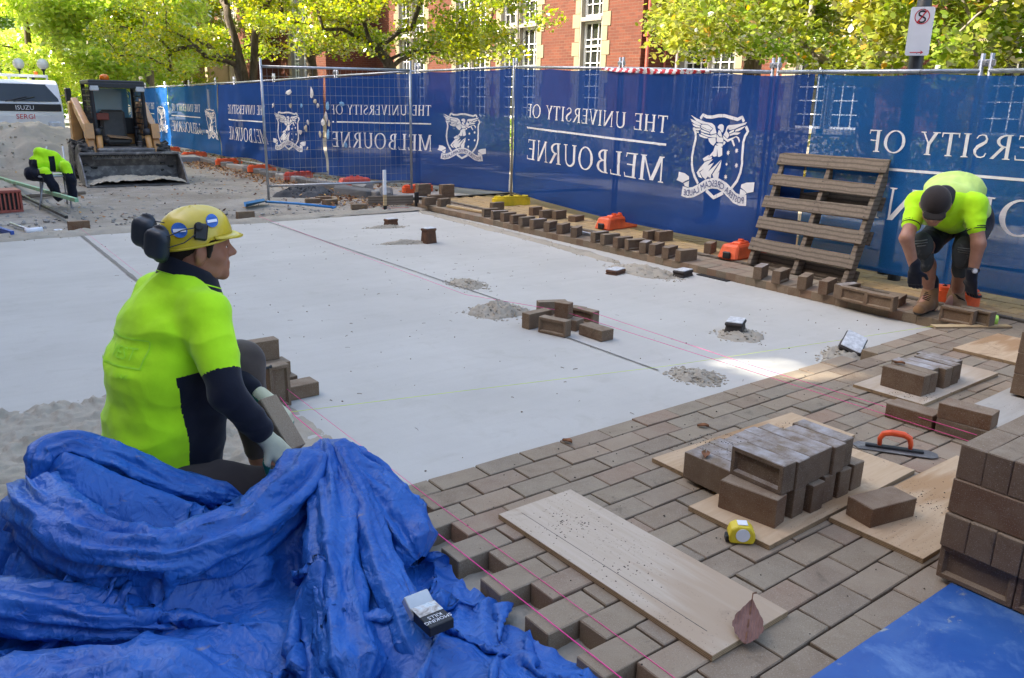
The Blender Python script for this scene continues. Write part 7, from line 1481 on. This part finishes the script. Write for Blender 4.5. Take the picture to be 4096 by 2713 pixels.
# ------------------------------------------------------------------ kerb, leaf litter, channel
rnd = random.Random(19); kb = struct(bpy.data.objects.new('kerb', None)); col.objects.link(kb)
y = 9.25; k = 0
while y < 34:
    L = rnd.uniform(.8, 1.1); x = 4.86 + .22 * max(0, (11 - y) / 2) * .4; g = G(); g.box((0, 0, 0), (.17, L - .02, .16), None, .02); o = g.build('kerb_stone', MT['bluestone'] if k % 3 else MT['concrete'], kb, world=False); o.location = (x + rnd.gauss(0, .015), y + L / 2, .0); o.rotation_euler = (rnd.gauss(0, .02), rnd.gauss(0, .03), rnd.gauss(0, .03) + .05); y += L; k += 1
struct(sheet('path_strip', 4.95, 9.5, 8.75, 60, 30, 120, lambda x, y: .015 + .012 * fbm(x * 2, y * 2), MT['concrete']))
def leaf_scatter(name, label, n, fx, seed, s0=.05):
    rs = np.random.RandomState(seed); Vt = np.empty((n, 4, 3))
    for i in range(n):
        x, y, z = fx(rs); a = rs.uniform(0, 2 * PI); s_ = s0 * rs.uniform(.5, 1.3); d = V3(math.cos(a), math.sin(a), rs.normal(0, .3)); e = V3(-math.sin(a), math.cos(a), rs.normal(0, .35)); c = V3(x, y, z); Vt[i] = [c - d * s_ * .6, c + e * s_ * .4, c + d * s_ * .6 + V3(0, 0, rs.uniform(0, .4) * s_), c - e * s_ * .4]
    me = bpy.data.meshes.new(name); me.from_pydata(Vt.reshape(-1, 3).tolist(), [], [(4 * i, 4 * i + 1, 4 * i + 2, 4 * i + 3) for i in range(n)]); k = NT('fallen_leaf'); k.base(k.ramp(k.island(), [(0, (.10, .04, .02)), (.4, (.20, .085, .035)), (.75, (.33, .16, .05)), (1, (.46, .27, .07))]), .8); me.materials.append(k.m); o = link(name, me, None, 'stuff'); o['label'] = label; return o
leaf_scatter('leaf_litter', 'brown fallen leaves drifted along the kerb and under the fence', 5200, lambda r: ((lambda y: (r.normal(4.72 if y > 9.6 else 4.5, .30), y, -.035 + abs(r.normal(0, .02))))(r.uniform(8.2, 22)) if r.rand() < .75 else (r.uniform(4.9, 6.2), r.uniform(9.3, 22), .035 + abs(r.normal(0, .015)))), 3)
leaf_scatter('stray_leaves', 'few stray leaves on the rough ground near the loader', 260, lambda r: (r.uniform(.5, 4.6), r.uniform(8.3, 17), -.03), 4, .05)
g = G(); rs = random.Random(4)
for _ in range(1500): g.ico((rs.uniform(-2, 4.6), 8.2 + abs(rs.gauss(0, 5)), -.045), rs.uniform(.006, .028), 1, (1, 1, .6), None, .5, rs)
o = g.build('rubble', MT['concrete'], kind='stuff'); o['label'] = 'small stones and clods scattered over the rough road'
# concrete and bluestone lumps by the kerb
for lb, c, d, rz, m in (('broken concrete slab beside the loader bucket', (4.35, 18.4, .03), (.9, .6, .18), .3, 'concrete'), ('bluestone block beside the bare fence panel', (4.75, 9.75, .0), (.22, .75, .2), .35, 'bluestone'), ('second bluestone block nearer the white peg', (5.0, 9.15, .02), (.2, .7, .2), -.5, 'bluestone'), ('concrete lump leaning on the kerb behind the white peg', (5.02, 10.0, .05), (.35, .28, .2), .6, 'concrete')):
    g = G(); g.box((0, 0, 0), d, None, .03); bm_ = g.mesh('stone_block', MT[m]); o = link('stone_block', bm_); o.location = c; o.rotation_euler = (.04, .05, rz); tag(o, lb, 'stone')
    for v in bm_.vertices: v.co += Vector((rnd.gauss(0, .012), rnd.gauss(0, .012), rnd.gauss(0, .012)))
# ------------------------------------------------------------------ tools and small things
# tape measure
tm = thing('tape_measure', 'yellow tape measure lying beside the plywood', 'tape measure', (.885, -1.035, 0), -.75); g = G(); n = 18; pr = [(.036 * math.cos(a) * (1.0 if abs(math.cos(a)) < .8 else .96), .032 + .030 * math.sin(a) * (1 if math.sin(a) > 0 else 1.0)) for a in [2 * PI * k / n for k in range(n)]]; pr = [(-.036, .004), (.034, .004), (.040, .020), (.036, .044), (.018, .060), (-.016, .061), (-.034, .052), (-.040, .03)]
g.prism(pr, -.026, .026, rot_e(PI / 2, 0, 0)); o = g.build('case', MT['yellow_plastic'], tm, world=False); md = o.modifiers.new('edge', 'BEVEL'); md.width = .006; md.segments = 2
G().lathe([(0, 0), (.021, 0), (.021, .002), (0, .002)], (0, -.0265, .034), 20, rot_e(PI / 2, 0, 0)).build('label_disc', MT['print_white'], tm, world=False); G().box((-.040, 0, .012), (.014, .03, .020), None, .002).build('tape_mouth', MT['black'], tm, world=False); G().box((0, 0, .0625), (.03, .03, .003), None, .001).build('top_label', MT['print_white'], tm, world=False)
tm.scale = (1.15, 1.15, 1.15)
# finishing trowel
tw = thing('finishing_trowel', 'steel finishing trowel with orange handle lying on the paving', 'trowel', (2.105, -.93, .002), -.98); bl = [(-.175, 0), (-.15, -.045), (.15, -.045), (.178, -.02), (.178, .02), (.15, .045), (-.15, .045)]; G().prism(bl, .004, .006).build('blade', MT['steel_dusty'], tw, world=False); G().box((0, 0, .012), (.24, .022, .012), None, .002).build('mounting_bar', MT['steel_dark'], tw, world=False)
g = G(); g.tube([(-.062, 0, .015), (-.064, 0, .05), (-.052, 0, .074), (-.02, 0, .083), (.03, 0, .081), (.056, 0, .068), (.064, 0, .04), (.064, 0, .015)], [.009, .011, .0135, .0145, .0145, .0135, .011, .008], 10); g.build('handle', simple('orange_trowel_handle', (.80, .10, .025), .4, bump=0), tw, True, world=False)
# dried leaf on the pale board
lf = thing('dried_leaf', 'curled brown dried leaf on the corner of the pale board', 'leaf', (.455, -1.375, .022), 0); g = G(); nu, nv = 9, 15
def leaf_fn(u, v): w_ = .072 * math.sin(PI * min(1, v ** .85 * .97 + .02)) ** 1.15 * (1 + .05 * math.sin(v * 60)); x = (u - .5) * 2 * w_ * .8; y = v * .20; return (x, y, .004 + .045 * v * v + .30 * abs(x) ** 1.35 * (.6 + .5 * v) + .004 * math.sin(v * 40 + abs(u - .5) * 18))
g.grid(leaf_fn, nu, nv); kk = NT('dried_leaf_veined'); vv = kk.coord('Object'); wv = kk.n('ShaderNodeTexWave'); kk.l(vv, wv.inputs[0]); wv.inputs['Scale'].default_value = 26; wv.inputs['Distortion'].default_value = 1.2; kk.base(kk.mix(kk.rng(kk.noise(vv, 22, 4), .3, .7), (.24, .125, .095), (.16, .075, .055)), .75); kk.bump(wv.outputs['Fac'], .4, .004); g.build('blade', kk.m, lf, True, world=False); G().tube([leaf_fn(.5, q / 10) for q in range(11)] + [(.0, .215, .062), (.012, .228, .058)], [.0022] * 11 + [.003, .0045], 5).build('stalk', MT['leaf_dead'], lf, True, world=False); lf.rotation_euler = (.18, 0, -1.02); lf.location = (.40, -1.425, .022); lf.scale = (.74, .74, .74)
# small curled leaves lying on bricks
for x, y, z, rz, lb in ((2.97, -.50, .137, .3, 'brown curled leaf on the row of bricks on the plywood strip'), (2.60, -1.40, .078, 1.0, 'brown curled leaf on the brick beside the weathered board'), (1.13, -.66, .136, 2.2, 'dry shred of leaf on the white-dusted bricks'), (1.62, -.28, .004, .7, 'grey dead leaf on the joints of the paving'), (.95, -.06, .004, .2, 'crumpled grey leaf beside the sand edge on the paving')):
    o = G().grid(lambda u, v: ((u - .5) * .034 * math.sin(PI * (.05 + .9 * v)), v * .055, .002 + .010 * (2 * u - 1) ** 2 + .003 * math.sin(v * 5)), 5, 7).build('curled_leaf', MT['leaf_dead'], smooth=True); o.location = (x, y, z); o.rotation_euler = (0, 0, rz); tag(o, lb, 'leaf')
# crumbs of soil on paving and boards
rs = random.Random(14); g = G()
for _ in range(420):
    x, y = rs.uniform(.1, 3.8), rs.uniform(-2.0, -.02); r = rs.choice((.001, .0015, .002, .0035)) * rs.uniform(.7, 1.4); g.ico((x, y, .001 + r * .3), r, 1, (1, 1, .6), None, .6, rs)
for cx, cy, n, z in ((.45, -.62, 120, .0195), (.42, -.95, 60, .0195), (1.5, -.93, 110, .0205), (1.9, -.55, 60, .0205), (2.9, -.62, 90, .0205), (1.7, -1.3, 50, .0205), (.62, .02, 0, 0), (1.25, -.62, 80, .136)):
    for _ in range(n): g.ico((rs.gauss(cx, .07), rs.gauss(cy, .06), z), rs.uniform(.001, .0032), 1, (1, 1, .6), None, .6, rs)
o = g.build('soil_crumbs', simple('dark_soil', (.05, .036, .026), .95), kind='stuff'); o['label'] = 'crumbs of dark soil scattered over paving and boards'
# cigarette packet on the tarpaulin
cp = thing('cigarette_packet', 'open cigarette packet with printed warning lying on the tarpaulin', 'packet', (-.335, -.955, .14)); Rc = rot_e(.06, -.10, 0); 
pk_w, pk_l, pk_h = .055, .088, .022; G().box((0, -.012, 0), (pk_w, pk_l * .72, pk_h), None, .0015).build('box', MT['print_black'], cp, world=False); pf = NT('packet_photo'); v0 = pf.coord('Object'); pf.base(pf.ramp(pf.noise(v0, 45, 3, .6, .8), [(.3, (.10, .09, .08)), (.45, (.45, .40, .34)), (.6, (.62, .66, .66)), (.75, (.30, .42, .46))]), .3)
G().box((0, .012, pk_h / 2 + .0006), (pk_w * .97, pk_l * .40, .0006)).build('printed_picture', pf.m, cp, world=False); g = G(); g.box((0, .042, .004), (pk_w, .045, pk_h * .9), rot_e(.55, 0, 0), .0015); g.build('lid', simple('foil_inner', (.55, .57, .56), .3, .4), cp, world=False)
for txt, yy in (('SMOKING', -.034), ('KILLS', -.0215)): v, f = bfont(txt, .0135); G().add([(-a, yy + .009 - b, pk_h / 2 + .0008) for a, b in v], [q[::1] for q in f]).build('lettering', MT['print_white'], cp, world=False)
cp.scale = (1.35, 1.35, 1.35)
# tarpaulin eyelets
# shovel
sv = thing('shovel', 'blue-handled shovel lying on the rough ground', 'shovel', (2.75, 9.0, -.04), 0); bt = simple('blue_tool_paint', (.03, .22, .55), .5, dirt=((.3, .3, .3), .6)); g = G(); A_ = V3(.30, .22, .06); Bq = V3(.98, -.62, .03); g.tube([A_, (A_ + Bq) / 2 + V3(0, 0, .01), Bq], .018, 8); g.build('shaft', bt, sv, True, world=False); g = G(); g.tube([Bq + V3(-.03, -.05, 0), Bq + V3(.05, .03, 0)], .016, 8); g.build('grip', bt, sv, True, world=False); G().grid(lambda u, v: (-.06 + .36 * v + (u - .5) * .05, (u - .5) * .24 + .08 + .14 * v, .012 + .05 * v + .06 * (2 * u - 1) ** 2 * (1 - v * .5)), 9, 9).build('blade', simple('worn_blue_blade', (.06, .20, .36), .5, .3, .3, 9, .2, 60, ((.12, .12, .12), .55)), sv, True, world=False)
# survey peg with hurdle board
pg = thing('marker_peg', 'white topped timber peg with a crosswise board at the sand corner', 'peg', (4.42, 8.1, -.06)); G().box((0, 0, .40), (.045, .035, .36), None, .003).build('white_top', MT['print_white'], pg, world=False); G().box((0, 0, .12), (.045, .035, .22), None, .003).build('shaft', MT['timber'], pg, world=False); G().box((0, 0, .02), (.047, .037, .1), None, .003).build('black_foot', MT['black'], pg, world=False); g = G(); g.box((.26, .30, .10), (.70, .04, .14), rotz(-.22), .004); g.build('board', MT['pallet'], pg, world=False); G().box((.63, .16, .10), (.05, .05, .24), None, .003).build('second_peg', MT['black'], pg, world=False); g = G(); g.tube([(-1.2, -.02, .0), (0, 0, .03), (.4, .0, .02)], .002, 4); g.build('red_cord', MT['print_red'], pg, world=False)
# folding chair with hi-vis jumper over it
ch = thing('folding_chair', 'folding steel chair with a hi-vis jumper thrown over it', 'chair', (.42, 10.2, -.05), .1)
for a, b in (((-.20, -.10, 0), (.10, .35, .82)), ((.20, -.10, 0), (.30, .35, .82)), ((-.05, .40, 0), (-.12, -.05, .55)), ((.28, .40, 0), (.16, -.05, .55))): G().tube([a, b], .012, 8).build('leg', MT['galv'], ch, True, world=False)
G().box((.05, .1, .45), (.40, .36, .03), None, .012).build('seat', MT['galv'], ch, world=False)
jp = thing('hi_vis_jumper', 'yellow and navy jumper draped over the folding chair', 'jumper', (.42, 10.2, -.05)); o_ = V3(.42, 10.2, -.05); B = Body(); B.cap(o_ + V3(-.10, .1, .62), o_ + V3(.18, .12, .58), .10, .09, .04).cap(o_ + V3(-.08, .1, .76), o_ + V3(.10, .1, .68), .06, .08, .04).cap(o_ + V3(-.20, .1, .48), o_ + V3(-.06, .0, .46), .085, .08, .04).cap(o_ + V3(.24, .06, .55), o_ + V3(.26, .04, .34), .07, .06, .04)
B.chain([o_ + V3(-.06, -.06, .50), o_ + V3(.02, -.10, .32), o_ + V3(.06, -.08, .16)], [.065, .05, .045], .03).chain([o_ + V3(.20, -.04, .58), o_ + V3(.24, -.10, .40), o_ + V3(.24, -.08, .16)], [.07, .055, .048], .03)
grow('cloth', B, .012, [MT['hivis'], MT['navy']], jp, lambda C: ((C[:, 2] < .44) | ((C[:, 0] < o_[0] - .12) & (C[:, 2] < .62)) | ((C[:, 0] > o_[0] + .27)) | ((C[:, 0] - o_[0] > .02) & (C[:, 0] - o_[0] < .09) & (C[:, 2] < .66))).astype(int), folds(.016, 44, (1.4, 1.4, 1), 8))
# screed beams, crate, hammer, level, washer
g = G(); g.box((0, 0, 0), (.045, 6.3, .05), None, .004); o = g.build('screed_beam', simple('green_beam_paint', (.22, .46, .28), .55, dirt=((.42, .2, .09), .5))); o.location = (.33, 11.9, .12); o.rotation_euler = (-.03, 0, .05); tag(o, 'long green and orange screed beam lying towards the sand', 'beam'); g = G(); g.box((0, 0, 0), (.035, 5.8, .04), None, .004); o = g.build('screed_beam', MT['black']); o.location = (.20, 11.6, .02); o.rotation_euler = (0, 0, .05); tag(o, 'long black beam lying under the green screed beam', 'beam')
ct = thing('red_crate', 'red slotted plastic crate at the left of the chair', 'crate', (-.22, 10.15, -.05), .05)
for z in (.02, .28): box_part('rim', ct, MT['redpipe'], (0, 0, z), (.50, .36, .04), None, .008)
for x in (-.235, .235): box_part('side', ct, MT['redpipe'], (x, 0, .15), (.03, .34, .22), None, .006)
for k in range(9): box_part('slat', ct, MT['redpipe'], (-.20 + k * .05, -.168, .15), (.022, .02, .22), None, .003)
box_part('inside', ct, MT['black'], (0, .02, .14), (.44, .30, .2), None, .003)
hm = thing('rubber_mallet', 'white-headed mallet lying on the rough ground', 'mallet', (-.20, 8.3, -.03)); G().tube([(-.05, .45, .01), (.08, -.35, .01)], .016, 8).build('shaft', MT['galv'], hm, True, world=False); G().tube([(.0, -.40, .02), (.17, -.36, .02)], .036, 10).build('head', MT['print_white'], hm, True, world=False)
g = G(); g.box((0, 0, 0), (.04, .9, .06), None, .004); o = g.build('spirit_level', simple('blue_level_paint', (.02, .07, .32), .5)); o.location = (-.42, 8.3, -.02); o.rotation_euler = (0, 0, .2); tag(o, 'blue spirit level lying by the far sand bank', 'level')
g = G(); g.lathe([(.02, 0), (.045, 0), (.045, .008), (.02, .008), (.02, 0)], (0, 0, 0), 16, None, False); o = g.build('washer', MT['print_white']); o.location = (.14, 8.02, -.035); tag(o, 'white ring lying on the ground beside the far brick', 'ring')
for x, y, l, rz, lb in ((.0, 12.4, 1.2, .3, 'pale timber length behind the folding chair'), (.55, 11.6, 1.1, -1.35, 'timber length between chair and loader bucket')): g = G(); g.box((0, 0, 0), (.07, l, .05), None, .004); o = g.build('timber_length', MT['pallet']); o.location = (x, y, .0); o.rotation_euler = (0, 0, rz); tag(o, lb, 'timber')
# clipped cloth peg on the worker's brick pile: blue handled snips
sn = thing('hand_snips', 'blue handled snips hanging behind the worker elbow', 'snips', (.0, 1.28, .12)); g = G(); g.tube([(0, 0, 0), (.05, .0, .03), (.09, -.01, .04)], [.008, .007, .009], 6); g.build('jaw', MT['black'], sn, True, world=False); g = G(); g.tube([(0, 0, 0), (-.03, .0, .05), (-.05, .0, .09)], [.01, .012, .01], 6); g.build('handle', bt, sn, True, world=False)
# green-rimmed tape reel by the corner bricks
g = G(); g.lathe([(.02, -.012), (.036, -.014), (.036, .014), (.02, .012)], (4.92, -.15, .04), 18, rot_e(PI / 2, 0, .6)); tag(g.build('string_reel', simple('lime_reel', (.45, .75, .12), .5)), 'lime string reel tucked behind the corner bricks', 'reel')
# dark slab on the sand at the edging, coloured as the shade in a gap
g = G(); g.box((4.80, 2.30, -.073), (.10, .36, .012)); tag(g.build('gap_shade', simple('gap_shade_dark', (.02, .018, .016), .95)), 'dark slab painted as the shade in a gap between sand and edging by the flat block', 'gap')
